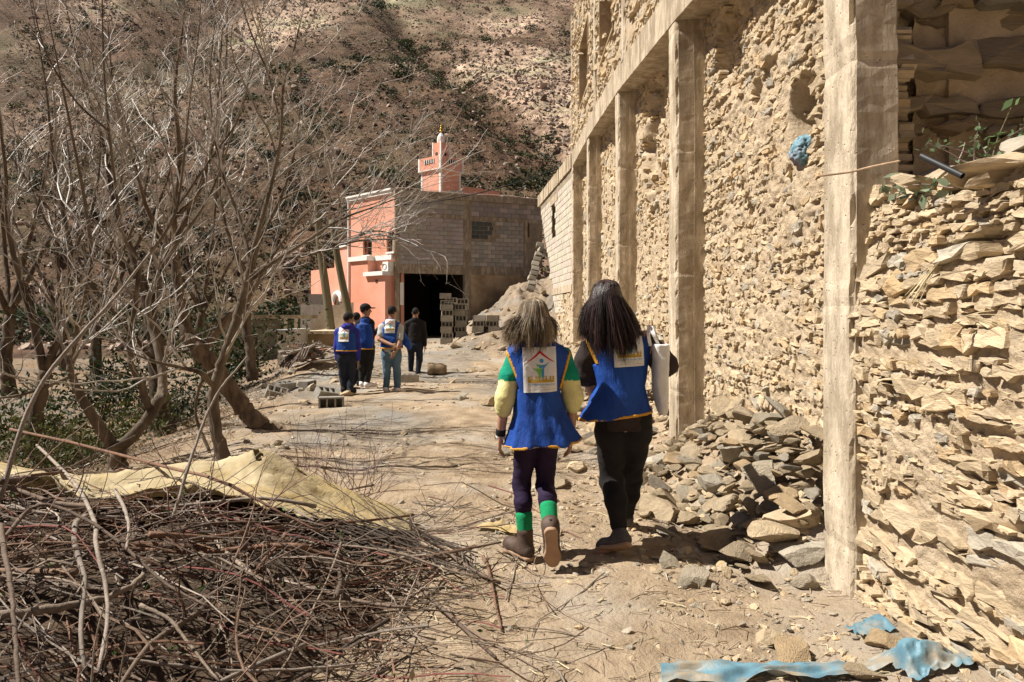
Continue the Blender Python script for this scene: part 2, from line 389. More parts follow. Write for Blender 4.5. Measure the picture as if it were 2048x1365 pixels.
# bare pinkish scree to the right of the gully and on the upper left, scrubby soil elsewhere
def scree(x, y):
    gul = (x - (1.0 - .40 * (y - 88))) / 4.0
    a = sst(.3, 1.2, gul) * sst(15, 9, gul) * sst(74, 84, y) * sst(200, 150, y)
    b = np.exp(-((x + 46) / 9) ** 2) * sst(128, 142, y)
    n = fbm(x * .06, y * .06, 21, 4)
    return np.clip(np.maximum(a * (.85 + .9 * n), b * (.9 + .5 * n)) + (.28 + .3 * sst(105, 150, y)) * sst(.05, .7, n), 0, 1)
sc = scree(hx, hy)[:, None]
ht = np.array([1, 1, 1]) * (1 + .25 * fbm(hx * .3, hy * .3, 31, 3))[:, None]
ht = ht * (1 - sc) + sc * np.array([4.1, 5.0, 5.9]) * (1 + .2 * fbm(hx * .5, hy * .5, 33, 2))[:, None]
ob('hill', mesh('hill', V, [Q], M['hill'], True, ht))['kind'] = 'structure'
hill_at = Lut(hillz, -185, 42, 46, 246, .6); SCR = Lut(scree, -185, 42, 46, 246, .6)
# added unseen slope behind the viewpoint, to block low sky light
vx = np.linspace(-380, 380, 60); vy = np.linspace(-420, -34, 44)
V, Q = sheet(vx, vy, lambda x, y: .62 * (-34 - y) - 2.5 + 6 * fbm(x * .02, y * .02, 4, 3))
ob('hill', mesh('hill', V, [Q], M['hill'], True, (1, 1, 1)))['kind'] = 'structure'
rng = np.random.default_rng(5)
# broken rock scattered over the slope, and scrub tufts: nobody could count them
hr = MB(); protos = [rock(rng, 1, 10, .8) for _ in range(6)] + [rock(rng, 0, 6, .8) for _ in range(8)]
Y_ = 48 + 170 * rng.random(60000) ** 1.5; X_ = rng.uniform(-.72, .14, 60000) * Y_
ok = rng.random(60000) < .10 + .90 * np.clip(scree(X_, Y_), 0, 1); X_, Y_ = X_[ok][:10000], Y_[ok][:10000]; n = len(X_)
sz = rng.uniform(.08, .36, n) * (1 + 1.0 * (rng.random(n) < .04))
tn = np.where(rng.random((n, 1)) < .8, np.array([[.42, .325, .26]]), np.array([[.24, .17, .13]])) * rng.uniform(.55, 1.15, (n, 1))
scatter(hr, protos, np.column_stack([X_, Y_, hillz(X_, Y_) + .1 * sz]), sz, tn, rng)
setp(hr.build('scree_rocks', M['hillrock']), 'pale broken rocks strewn over the far hillside', 'rocks', None, 'stuff')
def tuft(rng, n, spread=1.0, up=.75):
    """leafy clump of small quads filling an uneven dome, radius about 1"""
    k = rng.integers(3, 6); cs = rng.normal(size=(k, 3)) * [.45, .45, .22] + [0, 0, .35]
    c = cs[rng.integers(k, size=n)] + rng.normal(size=(n, 3)) * [.28, .28, .24]
    c[:, 2] = np.maximum(c[:, 2], .02)
    a = rng.normal(size=(n, 3)); a /= np.linalg.norm(a, axis=1)[:, None]; b = rng.normal(size=(n, 3)); b = np.cross(a, b); b /= np.linalg.norm(b, axis=1)[:, None]
    s = rng.uniform(.08, .19, (n, 1)) * spread
    V = np.stack([c - a * s, c + b * s * .6, c + a * s, c - b * s * .6], 1).reshape(-1, 3)
    return V, np.arange(4 * n).reshape(n, 4)
tp = [tuft(rng, 26, 1.5) for _ in range(8)]
ht_ = MB()
def scrub_d(x, y):
    gul = (x - (1.0 - .40 * (y - 88))) / 4.0
    return .42 + .6 * np.exp(-gul ** 2) - .30 * scree(x, y)
SCD = Lut(scrub_d, -185, 42, 46, 246, .8); scrub_density = SCD
Y_ = 50 + 190 * rng.random(26000) ** 1.4; X_ = rng.uniform(-.74, .13, 26000) * Y_
ok = rng.random(26000) < scrub_d(X_, Y_); X_, Y_ = X_[ok][:9000], Y_[ok][:9000]; n = len(X_)
pal = np.array([[.036, .046, .020], [.10, .088, .040], [.085, .050, .030]])
tn = pal[rng.choice(3, p=[.50, .30, .20], size=n)] * rng.uniform(.7, 1.25, (n, 1)); sz = rng.uniform(.25, .85, n)
scatter(ht_, tp, np.column_stack([X_, Y_, hillz(X_, Y_) - .05]), sz, tn, rng, .05)
setp(ht_.build('hillside_scrub', M['leaf']), 'low dry scrub covering the far hillside', 'scrub', None, 'stuff')
sp = [mesh('hill_shrub', *(lambda t: (t[0], [t[1]]))(tuft(rng, 110, 1.0)), M['leaf'], False, np.array([.030, .042, .018]) * k) for k in (.8, .95, 1.1, 1.3)]
n = 0
while n < 290:
    y = 50 + 170 * rng.random() ** 1.4; x = rng.uniform(-.74, .12) * y
    if rng.random() > scrub_density(x, y) * .8: continue
    s = rng.uniform(.9, 2.1)
    setp(ob('hill_shrub', sp[rng.integers(4)], None, (x, y, hill_at(x, y) - .1), (0, 0, rng.uniform(0, 6.3)), (s, s, s * rng.uniform(.6, .9))),
         'dark green rounded shrub growing on the far hillside', 'shrub', 'shrubs on the hillside'); n += 1

# ------------------------------------------------------------------ stone walls
def darts(rng, u0, u1, v0, v1, rmin, rmax, tries, asp=1.7, pw=2.2, keep=None):
    r = np.sort(rmin + (rmax - rmin) * rng.random(tries) ** pw)[::-1]
    U = np.empty((0, 2)); Rr = np.empty(0); cu = rng.uniform(u0, u1, tries); cv = rng.uniform(v0, v1, tries)
    PU = np.empty((tries, 2)); PR = np.empty(tries); m = 0
    for i in range(tries):
        if keep is not None and not keep(cu[i], cv[i]): continue
        if m:
            d2 = (PU[:m, 0] - cu[i]) ** 2 + ((PU[:m, 1] - cv[i]) * asp) ** 2
            if np.any(d2 < (.82 * (PR[:m] + r[i])) ** 2): continue
        PU[m] = cu[i], cv[i]; PR[m] = r[i]; m += 1
    return PU[:m], PR[:m]
def cells(S, R, asp=1.7):
    A = S * [1, asp]; n = len(A); out = []
    for i in range(n):
        d = A - A[i]; d2 = (d ** 2).sum(1); d2[i] = 1e9
        k = np.argpartition(d2, min(14, n - 1))[:14]; k = k[np.argsort(d2[k])]
        q = 1.35 * R[i]
        hq = _h(np.arange(9) + 9 * i, np.full(9, n), np.full(9, 3)) * .16 + 1.0; poly = [(q * 1.12 * hq[a_] * math.cos(a_ * .698 + i), q * 1.12 * hq[a_] * math.sin(a_ * .698 + i)) for a_ in range(9)]
        for j in k:
            if d2[j] > (3.2 * q) ** 2: continue
            nx, ny = d[j]; c = .5 * d2[j] + .5 * (R[i] ** 2 - R[j] ** 2)
            o = []
            for a in range(len(poly)):
                x0, y0 = poly[a]; x1, y1 = poly[(a + 1) % len(poly)]
                s0 = nx * x0 + ny * y0 - c; s1 = nx * x1 + ny * y1 - c
                if s0 <= 0: o.append((x0, y0))
                if (s0 < 0) != (s1 < 0) and abs(s0 - s1) > 1e-12:
                    t = s0 / (s0 - s1); o.append((x0 + t * (x1 - x0), y0 + t * (y1 - y0)))
            poly = o
            if len(poly) < 3: break
        out.append(np.array(poly) / [1, asp] if len(poly) >= 3 else None)
    return out
def courses(rng, U, Vv, hmin, hmax, keep=None, tl=.06, wr_=(1.2, 4.2)):
    """flat stones laid in rough, wandering courses: centres, half sizes, outlines"""
    S, R, Pl = [], [], []; v = Vv[0]; row = 0
    while v < Vv[1]:
        h = hmin + (hmax - hmin) * rng.random() ** 1.5; u = U[0] - rng.random() * 3.5 * h * (tl < .05) - rng.random() * h; row += 1
        wob = .9 * h * vn(np.linspace(U[0], U[1], 60) * 1.6, row * 1.7, 3.1) + .35 * hmax * vn(np.linspace(U[0], U[1], 60) * .5, v * .6, 7.7)
        while u < U[1]:
            w = h * rng.uniform(*wr_); cu = u + w / 2; cv = v + h / 2 + float(np.interp(cu, np.linspace(U[0], U[1], 60), wob))
            parts = [(cv, h * rng.uniform(.75, 1.15))] if rng.random() > .2 or h < 1.3 * hmin else [(cv - h * .26, h * .46), (cv + h * .26, h * .46)]
            for c, hh in parts:
                if keep is not None and not keep(cu, c): continue
                a = np.array([[-1, -1], [0, -1.05], [1, -1], [1.06, 0], [1, 1], [0, 1.05], [-1, 1], [-1.06, 0]]) * [w / 2, hh / 2]
                ck = rng.random(8) < .3; a[ck] *= rng.uniform(.62, .92, (ck.sum(), 1)); a += rng.normal(size=(8, 2)) * [w * .045, hh * .08]
                t = rng.normal() * tl; a = a @ np.array([[math.cos(t), math.sin(t)], [-math.sin(t), math.cos(t)]])
                S.append((cu, c)); R.append(math.sqrt(w * hh) / 2); Pl.append(a)
            u += w + .003
        v += h * .98
    return np.array(S), np.array(R), Pl
def stone_mesh(rng, poly, proud=.03, gap=.006, sink=.07, tilt=.3):
    """one wall stone in (u, v, d): chipped outline, chamfer, facetted face"""
    p = poly - 0; n = len(p)
    # drop very short edges, split long ones
    L = np.linalg.norm(np.roll(p, -1, 0) - p, axis=1); m = L.mean(); q = []
    for i in range(n):
        if L[i] < .28 * m: continue
        q.append(p[i])
        if L[i] > 1.15 * m: q.append(.5 * (p[i] + p[(i + 1) % n]))
    p = np.array(q)
    if len(p) < 3: return None
    c = p.mean(0); rad = np.sqrt(((p - c) ** 2).sum(1).mean()); n = len(p)
    p = c + (p - c) * (1 - min(.5, gap / (rad + 1e-6))) + rng.normal(size=p.shape) * rad * .12
    g = rng.normal(size=2) * tilt; top = proud
    def ring(s, d, jit):
        q = c + (p - c) * s + rng.normal(size=p.shape) * rad * jit
        dd = d + np.clip((q - c) @ g, -.6 * rad, .6 * rad) * min(1, (d + .06) / .08) + rng.normal(size=n) * rad * .05
        return np.column_stack([q, dd])
    ch = min(.16 * rad, .014)
    r0 = np.column_stack([p, np.full(n, -sink)]); r1 = ring(.99, top - ch, .02); r2 = ring(rng.uniform(.82, .94), top, .035)
    ce = np.array([[*(c + rng.normal(size=2) * rad * .18), top + rng.uniform(-.06, .10) * rad]])
    V = np.vstack([r0, r1, r2, ce]); i = np.arange(n); k = (i + 1) % n
    Q = np.vstack([np.column_stack([i, k, n + k, n + i]), np.column_stack([n + i, n + k, 2 * n + k, 2 * n + i])])
    T = np.column_stack([2 * n + i, 2 * n + k, np.full(n, 3 * n)])
    return V, [Q, T]
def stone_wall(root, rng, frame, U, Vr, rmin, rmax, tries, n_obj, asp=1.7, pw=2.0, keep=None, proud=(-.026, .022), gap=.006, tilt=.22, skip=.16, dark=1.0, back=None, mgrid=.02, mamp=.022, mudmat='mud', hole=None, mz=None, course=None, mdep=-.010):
    """stones of one wall: n_obj single objects (largest in view), the rest one mass, and the mud between"""
    if course: S, R, Pl = courses(rng, U, Vr, course[0], course[1], keep, *course[2:])
    else: S, R = darts(rng, U[0], U[1], Vr[0], Vr[1], rmin, rmax, tries, asp, pw, keep); Pl = cells(S, R, asp)
    items = []
    for s, r, poly in zip(S, R, Pl):
        if poly is None or rng.random() < skip: continue
        pr = rng.uniform(*proud)
        if hole is not None:
            hd = hole(np.array([s[0]]), np.array([s[1]]))[0]
            pr -= hd
        st = stone_mesh(rng, poly, pr, gap, .09 - min(0, pr), tilt)
        if st is None: continue
        V, f = st; V[:, 0] += s[0]; V[:, 1] += s[1]
        Wd = frame(V[:, 0], V[:, 1], V[:, 2]); ctr = Wd.mean(0)
        sx = 1024 + F_ * ctr[0] / max(ctr[1], .3); sy = HZ - F_ * (ctr[2] - CAMH) / max(ctr[1], .3)
        vis = (-20 < sx < 2068 and -20 < sy < 1385 and ctr[1] > .8)
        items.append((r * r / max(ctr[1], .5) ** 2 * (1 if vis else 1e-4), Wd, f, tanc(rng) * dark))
    items.sort(key=lambda t: -t[0]); mass = MB()
    for k, (a, Wd, f, col) in enumerate(items):
        if k < n_obj:
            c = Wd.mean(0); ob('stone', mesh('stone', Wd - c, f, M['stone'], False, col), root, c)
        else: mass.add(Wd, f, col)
    if mass.n:
        o = mass.build('small_stones', M['stone'], root); o['kind'] = 'stuff'
    uu = np.arange(U[0], U[1] + mgrid, mgrid); vv = np.arange(Vr[0], Vr[1] + mgrid, mgrid)
    A, B = np.meshgrid(uu, vv, indexing='ij')
    f1 = 1 / max(mgrid * 3.2, .04)
    D = mdep + mamp * .8 * fbm(A * f1, B * f1 * 1.2, 3.3 + U[0], 3) + .5 * mamp * fbm(A * f1 * .3, B * f1 * .3, 8.8, 2) + .016 * fbm(A * 1.7, B * 2.1, 6.1, 3)
    if hole is not None: D = D - hole(A, B)
    Wd = frame(A.ravel(), B.ravel(), D.ravel()); nv = len(vv)
    i, j = np.meshgrid(np.arange(len(uu) - 1), np.arange(nv - 1), indexing='ij'); a = (i * nv + j).ravel()
    Qd = np.stack([a, a + nv, a + nv + 1, a + 1], -1)
    if keep is not None:
        cu = (A[:-1, :-1] + mgrid / 2).ravel(); cv = (B[:-1, :-1] + mgrid / 2).ravel()
        Qd = Qd[[bool(keep(x, y)) for x, y in zip(cu, cv)]]
    ob('mortar', mesh('mortar', Wd, [Qd], M[mudmat], True), root)
    return items
FX = 1.75                                   # street face of the concrete frame
INF = 2.06                                  # face of the stone infill
PIL = [3.53, 7.30, 11.30, 15.70, 19.80]     # near corner of each pillar
SOFY = [3.5, 7.3, 11.3, 15.7, 19.8, 20.4]; SOFZ = [4.05, 4.67, 5.22, 5.62, 5.83, 5.86]
sof = lambda y: np.interp(y, SOFY, SOFZ)
def concrete_post(rng, size, mbd, segs=14, n=.008):
    """upright with chipped arrises, joints between pours; origin at its base centre"""
    w, d, h = size; zs_ = np.linspace(0, h, max(4, int(h / .045))); out = []
    per = []
    for sx, sy, ex, ey in ((-1, -1, 1, -1), (1, -1, 1, 1), (1, 1, -1, 1), (-1, 1, -1, -1)):
        for t in (0, .08, .35, .65, .92): per.append((sx + (ex - sx) * t, sy + (ey - sy) * t, t in (0,)))
    per = np.array(per); m = len(per)
    X = per[:, 0] * w / 2; Y = per[:, 1] * d / 2
    V = np.zeros((len(zs_), m, 3))
    o = rng.uniform(0, 90)
    for i, z in enumerate(zs_):
        jn = .006 * (abs((z + o) % 1.28 - .64) < .023)
        chip = np.where(per[:, 2] > 0, .010 + .040 * np.maximum(0, fbm(z * 7 + o, np.arange(m) * 3.1, 0.3, 2) - .15), 0) + jn
        jog = .006 * np.floor(z / 1.25 + o) % .012
        nn = n * .5 * vn(X * 16 + o, Y * 16, z * .9) + n * .22 * vn(X * 25, Y * 25 + o, z * 17)
        s = 1 - chip / (w / 2)
        V[i, :, 0] = X * s + np.sign(X) * nn + jog; V[i, :, 1] = Y * (1 - chip / (d / 2)) + np.sign(Y) * nn; V[i, :, 2] = z
    V = V.reshape(-1, 3); i = np.arange(len(zs_) - 1)[:, None] * m; j = np.arange(m)[None, :]; k = (j + 1) % m
    Q = np.stack([i + j, i + k, i + m + k, i + m + j], -1).reshape(-1, 4)
    return V, [Q, (np.arange(m) + (len(zs_) - 1) * m)[None, :]]
rng = np.random.default_rng(21)
B1 = empty('stone_building', (FX, 7, 0), 'long concrete framed building with rough stone infill along the track', 'building')
for k, y in enumerate(PIL):
    top = float(sof(y + .17)) if k else 5.6
    w = .36 if k else .25; h = top + .5
    V, f = concrete_post(rng, (w, .35, h), None)
    V = V + [FX + w / 2, y + .175, -.45]
    o = ob('pillar', mesh('pillar', V, f, M['concrete'], False, (1.16, 1.14, 1.10)), B1)
    # raised shutter-board ridge down the near face
    if k == 0: continue
    rb = MB(); rb.tube(np.column_stack([np.full(12, FX + .20) + .004 * rng.normal(size=12), np.full(12, y + .004), np.linspace(0, top - .05, 12)]), .006, 4, (1.1, 1.1, 1.1))
    ob('shutter_ridge', rb.mesh('shutter_ridge', M['concrete']), o)
# beam over the ground floor
def strip_beam(name, ylist, zlo, zhi, x0, x1, mat_, root, tint=(1, 1, 1), rough=.010, seed=0):
    n = len(ylist); rows = []
    for y, a, b in zip(ylist, zlo, zhi):
        ring = []
        for t in (0, .25, .5, .75, 1): ring.append((x0, y, a + (b - a) * t))
        for t in (.33, .66, 1): ring.append((x0 + (x1 - x0) * t, y, b))
        for t in (.5, 0): ring.append((x1, y, a + (b - a) * t))
        for t in (.66, .33): ring.append((x0 + (x1 - x0) * t, y, a))
        rows.append(ring)
    V = np.array(rows); m = V.shape[1]
    nz = rough * fbm(V[..., 1] * 5 + seed, V[..., 2] * 5, V[..., 0] * 5, 3)
    V[..., 0] += nz; V[..., 2] += nz * .8
    V = V.reshape(-1, 3); i = np.arange(n - 1)[:, None] * m; j = np.arange(m)[None, :]; k = (j + 1) % m
    Q = np.stack([i + j, i + m + j, i + m + k, i + k], -1).reshape(-1, 4)
    return ob(name, mesh(name, V, [Q, np.arange(m)[None, :], (np.arange(m) + (n - 1) * m)[None, ::-1]], mat_, False, tint), root)
yl = np.arange(5.0, 20.35, .12)
strip_beam('floor_beam', yl, sof(yl), sof(yl) + .42, FX - .004, FX + .55, M['concrete'], B1, (1.06, 1.03, .98))
# infill between the pillars
fr = lambda X0: (lambda u, v, d: np.column_stack([X0 - d, u, v]))
def bay_hole(spots):
    def f(u, v):
        r = 0
        for (uc, vc, ru, rv, dep) in spots:
            q = ((u - uc) / ru) ** 2 + ((v - vc) / rv) ** 2 + .5 * vn(u * 6, v * 6, 2.2)
            r = r + dep * sst(1.15, .55, q)
        return r
    return f
bays = [((3.70, 7.42), (0, 4.9), .028, .105, 12000, 150, .016, bay_hole([(4.88, 2.95, .22, .26, .22), (6.5, 4.1, .42, .5, .16), (5.6, 3.4, .3, .2, .06), (4.2, 3.6, .3, .6, .1)])),
        ((7.5, 11.42), (.1, 5.3), .05, .15, 5000, 45, .03, bay_hole([(9.9, 4.1, .9, 1.1, .20)])),
        ((11.5, 15.85), (.1, 5.7), .06, .18, 2600, 10, .05, bay_hole([(13.2, 5.0, .8, .6, .2)])),
        ((15.8, 20.0), (.2, 5.9), .08, .2, 1400, 0, .07, None)]
for i, (U, Vv, a, b, tr, no, mg, hl) in enumerate(bays):
    stone_wall(B1, np.random.default_rng(40 + i), fr(INF), U, Vv, a, b, tr, no, hole=hl, mgrid=mg, pw=2.4, skip=.14, gap=.004, asp=1.9, proud=(-.018, .014), tilt=.14, course=(.032, .085, .16, (.9, 3.0)) if i == 0 else ((.045, .12, .14, (1., 3.2)) if i == 1 else None), mdep=-.016)
# upper storey with two window slots
WIN = [(11.95, 13.7, 6.55, 9.6), (15.9, 17.8, 6.9, 8.45)]
def up_keep(u, v):
    if v < float(sof(u)) + .36: return False
    for a, b, c, d in WIN:
        if a - .06 < u < b + .06 and c - .06 < v < d + .06: return False
    for s in (10.8, 14.5):
        if abs(u - s) < .10: return False
    return True
stone_wall(B1, np.random.default_rng(60), fr(FX + .02), (5.2, 20.1), (4.9, 10.2), .07, .19, 8000, 60, keep=up_keep, mgrid=.07, pw=1.8, skip=.08, proud=(-.02, .018), course=(.07, .16, .10, (1.2, 3.2)), mdep=-.014)
for s in (10.8, 14.5, 20.2):
    mb = MB(); z0 = float(sof(s)) + .38
    V, f = concrete_post(rng, (.3, .26 if s < 20 else .22, 10.4 - z0), None); mb.add(V + [FX + .14, s, z0], f, (1.12, 1.12, 1.1)); mb.build('upper_post', M['concrete'], B1)
for a, b, c, d in WIN:
    mb = MB(); t = .04; dp = .5; x0 = FX + .0
    yc, zc = (a + b) / 2, (c + d) / 2
    mb.box((x0 + dp / 2, a - t / 2, zc), (dp, t, d - c)); mb.box((x0 + dp / 2, b + t / 2, zc), (dp, t, d - c))
    mb.box((x0 + dp / 2, yc, c - t / 2), (dp + .004, b - a + 2 * t, t)); mb.box((x0 + dp / 2, yc, d + t / 2), (dp + .004, b - a + 2 * t, t))
    w = mb.build('window_reveal', M['plaster'], B1)
    mb = MB(); mb.box((x0 + dp + .02, yc, zc), (.04, b - a, d - c)); ob('slot_dark_back', mb.mesh('slot_dark_back', M['wood_dark']), w)  # dark back panel standing in for the unlit inside of the slot
# mass of the building behind its street face, so it casts its own shade
mb = MB(); mb.box((5.2, 11.95, 5.0), (5.6, 16.4, 10.2)); mb.build('rear_wall', M['mud'], B1)

# broken rubble wall nearest the camera
rng = np.random.default_rng(33)
TZU = np.linspace(1, 3.8, 200); TZV = np.interp(TZU, [1.0, 1.9, 2.35, 2.7, 3.0, 3.3, 3.55], [2.30, 2.24, 2.12, 2.02, 2.06, 2.10, 2.18]) + .05 * vn(TZU * 5, 1.2, 3.3)
def topz(u):
    return np.interp(u, TZU, TZV)
def near_frame(u, v, d):
    x = FX + .035 + .10 * sst(3.3, 2.2, u) * sst(1.6, .0, v) + .09 * sst(1.5, 2.2, v) + .035 * fbm(u * 1.4, v * 1.4, 4.4, 2) - .05 * np.exp(-((v - 1.25) / .3) ** 2) * sst(3.4, 2.8, u)
    return np.column_stack([x - d, u + 0 * v, v])
B2 = empty('ruined_wall', (FX + .3, 2.8, 0), 'broken dry rubble wall beside the nearest concrete pillar', 'wall')
nhole = bay_hole([(2.62, 1.78, .16, .05, .10), (2.2, 1.7, .2, .06, .12), (2.05, .95, .1, .06, .08), (2.3, .55, .07, .1, .08)])
stone_wall(B2, rng, near_frame, (1.2, 3.60), (-.1, 2.3), .020, .125, 14000, 270, asp=2.5, pw=2.0, keep=lambda u, v: v < float(topz(u)), proud=(-.014, .022), gap=.003, mgrid=.012, mamp=.016, skip=.07, tilt=.14, course=(.026, .085, .07, (1.1, 3.8)), mdep=-.020, hole=nhole)
# top of that wall: earth and flat stones
us = np.linspace(1.2, 3.6, 90); ds = np.linspace(0, .62, 26)
A, D = np.meshgrid(us, ds, indexing='ij'); xb = near_frame(A.ravel(), topz(A.ravel()), 0 * A.ravel())[:, 0].reshape(A.shape)
Z = topz(A) - .01 + .10 * sst(0, .5, D) + .03 * fbm(A * 6, D * 6, 1, 3)
V = np.stack([xb + D + .01, A, Z], -1).reshape(-1, 3); nv = len(ds)
i, j = np.meshgrid(np.arange(len(us) - 1), np.arange(nv - 1), indexing='ij'); a = (i * nv + j).ravel()
ob('wall_top_earth', mesh('wall_top_earth', V, [np.stack([a, a + 1, a + nv + 1, a + nv], -1)], M['mud'], True), B2)
for k in range(44):
    u = rng.uniform(1.5, 3.2); d = rng.uniform(-.02, .5); s = rng.uniform(.05, .17)
    Vr, T = rock(rng, 2, 9, .35)
    Vr = (Vr * s * [1, 1.3, 1]) @ rotm(rng.normal() * .2, rng.normal() * .2, rng.uniform(0, 6)).T
    z = float(topz(u)) + .02 + .10 * float(sst(0, .5, d)) + rng.uniform(-.02, .05)
    x = float(near_frame(np.array([u]), np.array([float(topz(u))]), np.array([0.]))[0, 0]) + d
    ob('cap_stone', mesh('cap_stone', Vr, [T], M['stone'], False, tanc(rng)), B2, (x, u, z))
# inner cross wall in the shade, its stone colour darkened to carry that shade
B3 = empty('cross_wall', (3.0, 3.9, 0), 'shaded inner wall of long dark slabs above the broken wall', 'wall')
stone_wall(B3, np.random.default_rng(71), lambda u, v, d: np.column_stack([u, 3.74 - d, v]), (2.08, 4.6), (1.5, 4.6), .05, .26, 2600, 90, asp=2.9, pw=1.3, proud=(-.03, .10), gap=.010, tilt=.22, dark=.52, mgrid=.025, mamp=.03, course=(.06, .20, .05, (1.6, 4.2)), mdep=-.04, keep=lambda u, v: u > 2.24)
mb = MB(); mb.box((4.0, 4.1, 2.5), (3.9, .5, 5.2)); mb.build('wall_core', M['mud'], B3)
# ------------------------------------------------------------------ block walls and buildings
def blockwork(root, rng, frame, U, Vv, keep, bw=.40, bh=.20, j=.014, proud=.012, depth=.08, col=(.36, .345, .325), var=.10, name='cement_block_course'):
    """single cement blocks in running bond, each its own piece, in front of a mortar sheet"""
    Vb, f = bevbox((bw - j, depth, bh - j), .006); Vb2, f2 = bevbox((bw / 2 - j, depth, bh - j), .006)
    o = frame(np.array([0., 1, 0]), np.array([0., 0, 0]), np.array([0., 0, 1])); e = o[1] - o[0]; nrm = o[2] - o[0]
    R = np.column_stack([e, -nrm, [0, 0, 1]])
    ms = [mesh('block', Vb @ R.T, f, M['block'], False, np.array(col) * (1 + var * rng.normal()) * (1 + .03 * rng.normal(size=3))) for _ in range(7)]
    mh = [mesh('half_block', Vb2 @ R.T, f2, M['block'], False, np.array(col) * (1 + var * rng.normal())) for _ in range(3)]
    rows = int((Vv[1] - Vv[0]) / bh); n = 0
    for r in range(rows):
        v = Vv[0] + (r + .5) * bh; u = U[0] - (bw / 2 if r % 2 else 0)
        while u < U[1] - .05:
            a, b = max(u, U[0]), min(u + bw, U[1])
            half = (b - a) < bw * .8
            if (b - a) > bw * .3 and keep((a + b) / 2, v):
                c = frame(np.array([(a + b) / 2 + rng.normal() * .003]), np.array([v + rng.normal() * .003]), np.array([proud - depth / 2 + rng.normal() * .003]))[0]
                o = ob('block', mh[rng.integers(3)] if half else ms[rng.integers(7)], root, c)
                if half and (b - a) > bw * .55: o.scale = (1, 1, 1)
                n += 1
            u += bw
    return n
def frame_line(p0, p1):
    p0 = np.array(p0, float); e = np.array(p1, float) - p0; L = np.linalg.norm(e); e /= L; nrm = np.array([e[1], -e[0]])
    def fr_(u, v, d):
        return np.column_stack([p0[0] + e[0] * u + nrm[0] * d, p0[1] + e[1] * u + nrm[1] * d, v + 0 * u])
    def uv(px, py=None):
        k = (px - 1024) / F_; u = (k * p0[1] - p0[0]) / (e[0] - k * e[1]); Y = p0[1] + e[1] * u
        return (u, CAMH + (HZ - py) * Y / F_) if py is not None else u
    return fr_, uv, L, e, nrm
def panel(mb, frm, u0, u1, v0, v1, d0, d1, tint=(1, 1, 1), nu=1):
    """solid slab between depths d0 and d1 of a wall frame"""
    u = np.array([u0, u0, u0, u0, u1, u1, u1, u1]); v = np.array([v0, v1, v0, v1] * 2); d = np.array([d0, d0, d1, d1] * 2)
    mb.add(frm(u, v, d), [np.array([[0, 1, 3, 2], [4, 6, 7, 5], [0, 4, 5, 1], [2, 3, 7, 6], [0, 2, 6, 4], [1, 5, 7, 3]])], tint)
rng = np.random.default_rng(81)
# sunlit block wall running on from the concrete frame
p0, p1 = (1.08, 27.2), (1.77, 20.02)
bf, buv, bL, be, bn = frame_line(p0, p1)            # u runs towards the camera, normal to the street
if bn[0] > 0: bf0 = bf; bf = lambda u, v, d: bf0(u, v, -d)
B4 = empty('block_wall', (1.5, 23.5, 0), 'sunlit cracked cement block wall with a small window, end crumbled away', 'wall')
ztop = lambda u: 6.30 - .012 * u
def bw_keep(u, v):
    if v > 5.83: return False
    lim = np.interp(v, [2.1, 2.4, 4.0, 5.2, 6.2], [3.9, 3.6, 2.1, .9, .35]) + .2 * float(vn(v * 2.4, 1, 1))
    if u < lim: return False
    if 3.35 < u < 4.15 and 4.25 < v < 5.35: return False
    if 4.6 < v < 5.0 and False: return False
    return v > 2.45 or (u < 5.6 and v > 1.7)
mb = MB()
for r in range(21):
    v = 1.6 + r * .2
    us = [u for u in np.arange(.2, bL, .2) if bw_keep(u, v + .1)]
    for u in us: panel(mb, bf, u - .1, u + .1, v, v + .2, -.20, 0, (1.35, 1.3, 1.25))
mb.build('joint_mortar', M['joint'], B4)
blockwork(B4, rng, bf, (0, bL), (1.6, 5.8), bw_keep, col=(.50, .45, .375), var=.07, proud=.010, depth=.03)
yv = np.linspace(0, bL, 40); c0 = bf(yv, 0 * yv, 0 * yv)
mb = MB(); 
for a, b in zip(yv[:-1], yv[1:]): panel(mb, bf, a, b, 5.84, 6.28, -.3, .05 + .008 * rng.normal(), (1.1, 1.06, 1.0))
mb.build('cap_beam', M['concrete'], B4)
mb = MB(); panel(mb, bf, 3.3, bL, 2.22, 2.44, -.2, .03, (1.1, 1.06, 1.0)); panel(mb, bf, 3.0, 4.6, 5.36, 5.6, -.2, .02, (1.1, 1.06, 1.0)); mb.build('lintel_beam', M['concrete'], B4)
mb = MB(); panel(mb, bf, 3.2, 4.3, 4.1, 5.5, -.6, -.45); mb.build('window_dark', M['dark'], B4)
stone_wall(B4, np.random.default_rng(84), bf, (3.9, bL), (.4, 2.2), .05, .13, 900, 0, mgrid=.05, keep=lambda u, v: u > 4.0 + .3 * float(vn(v * 3, 0, 0)))
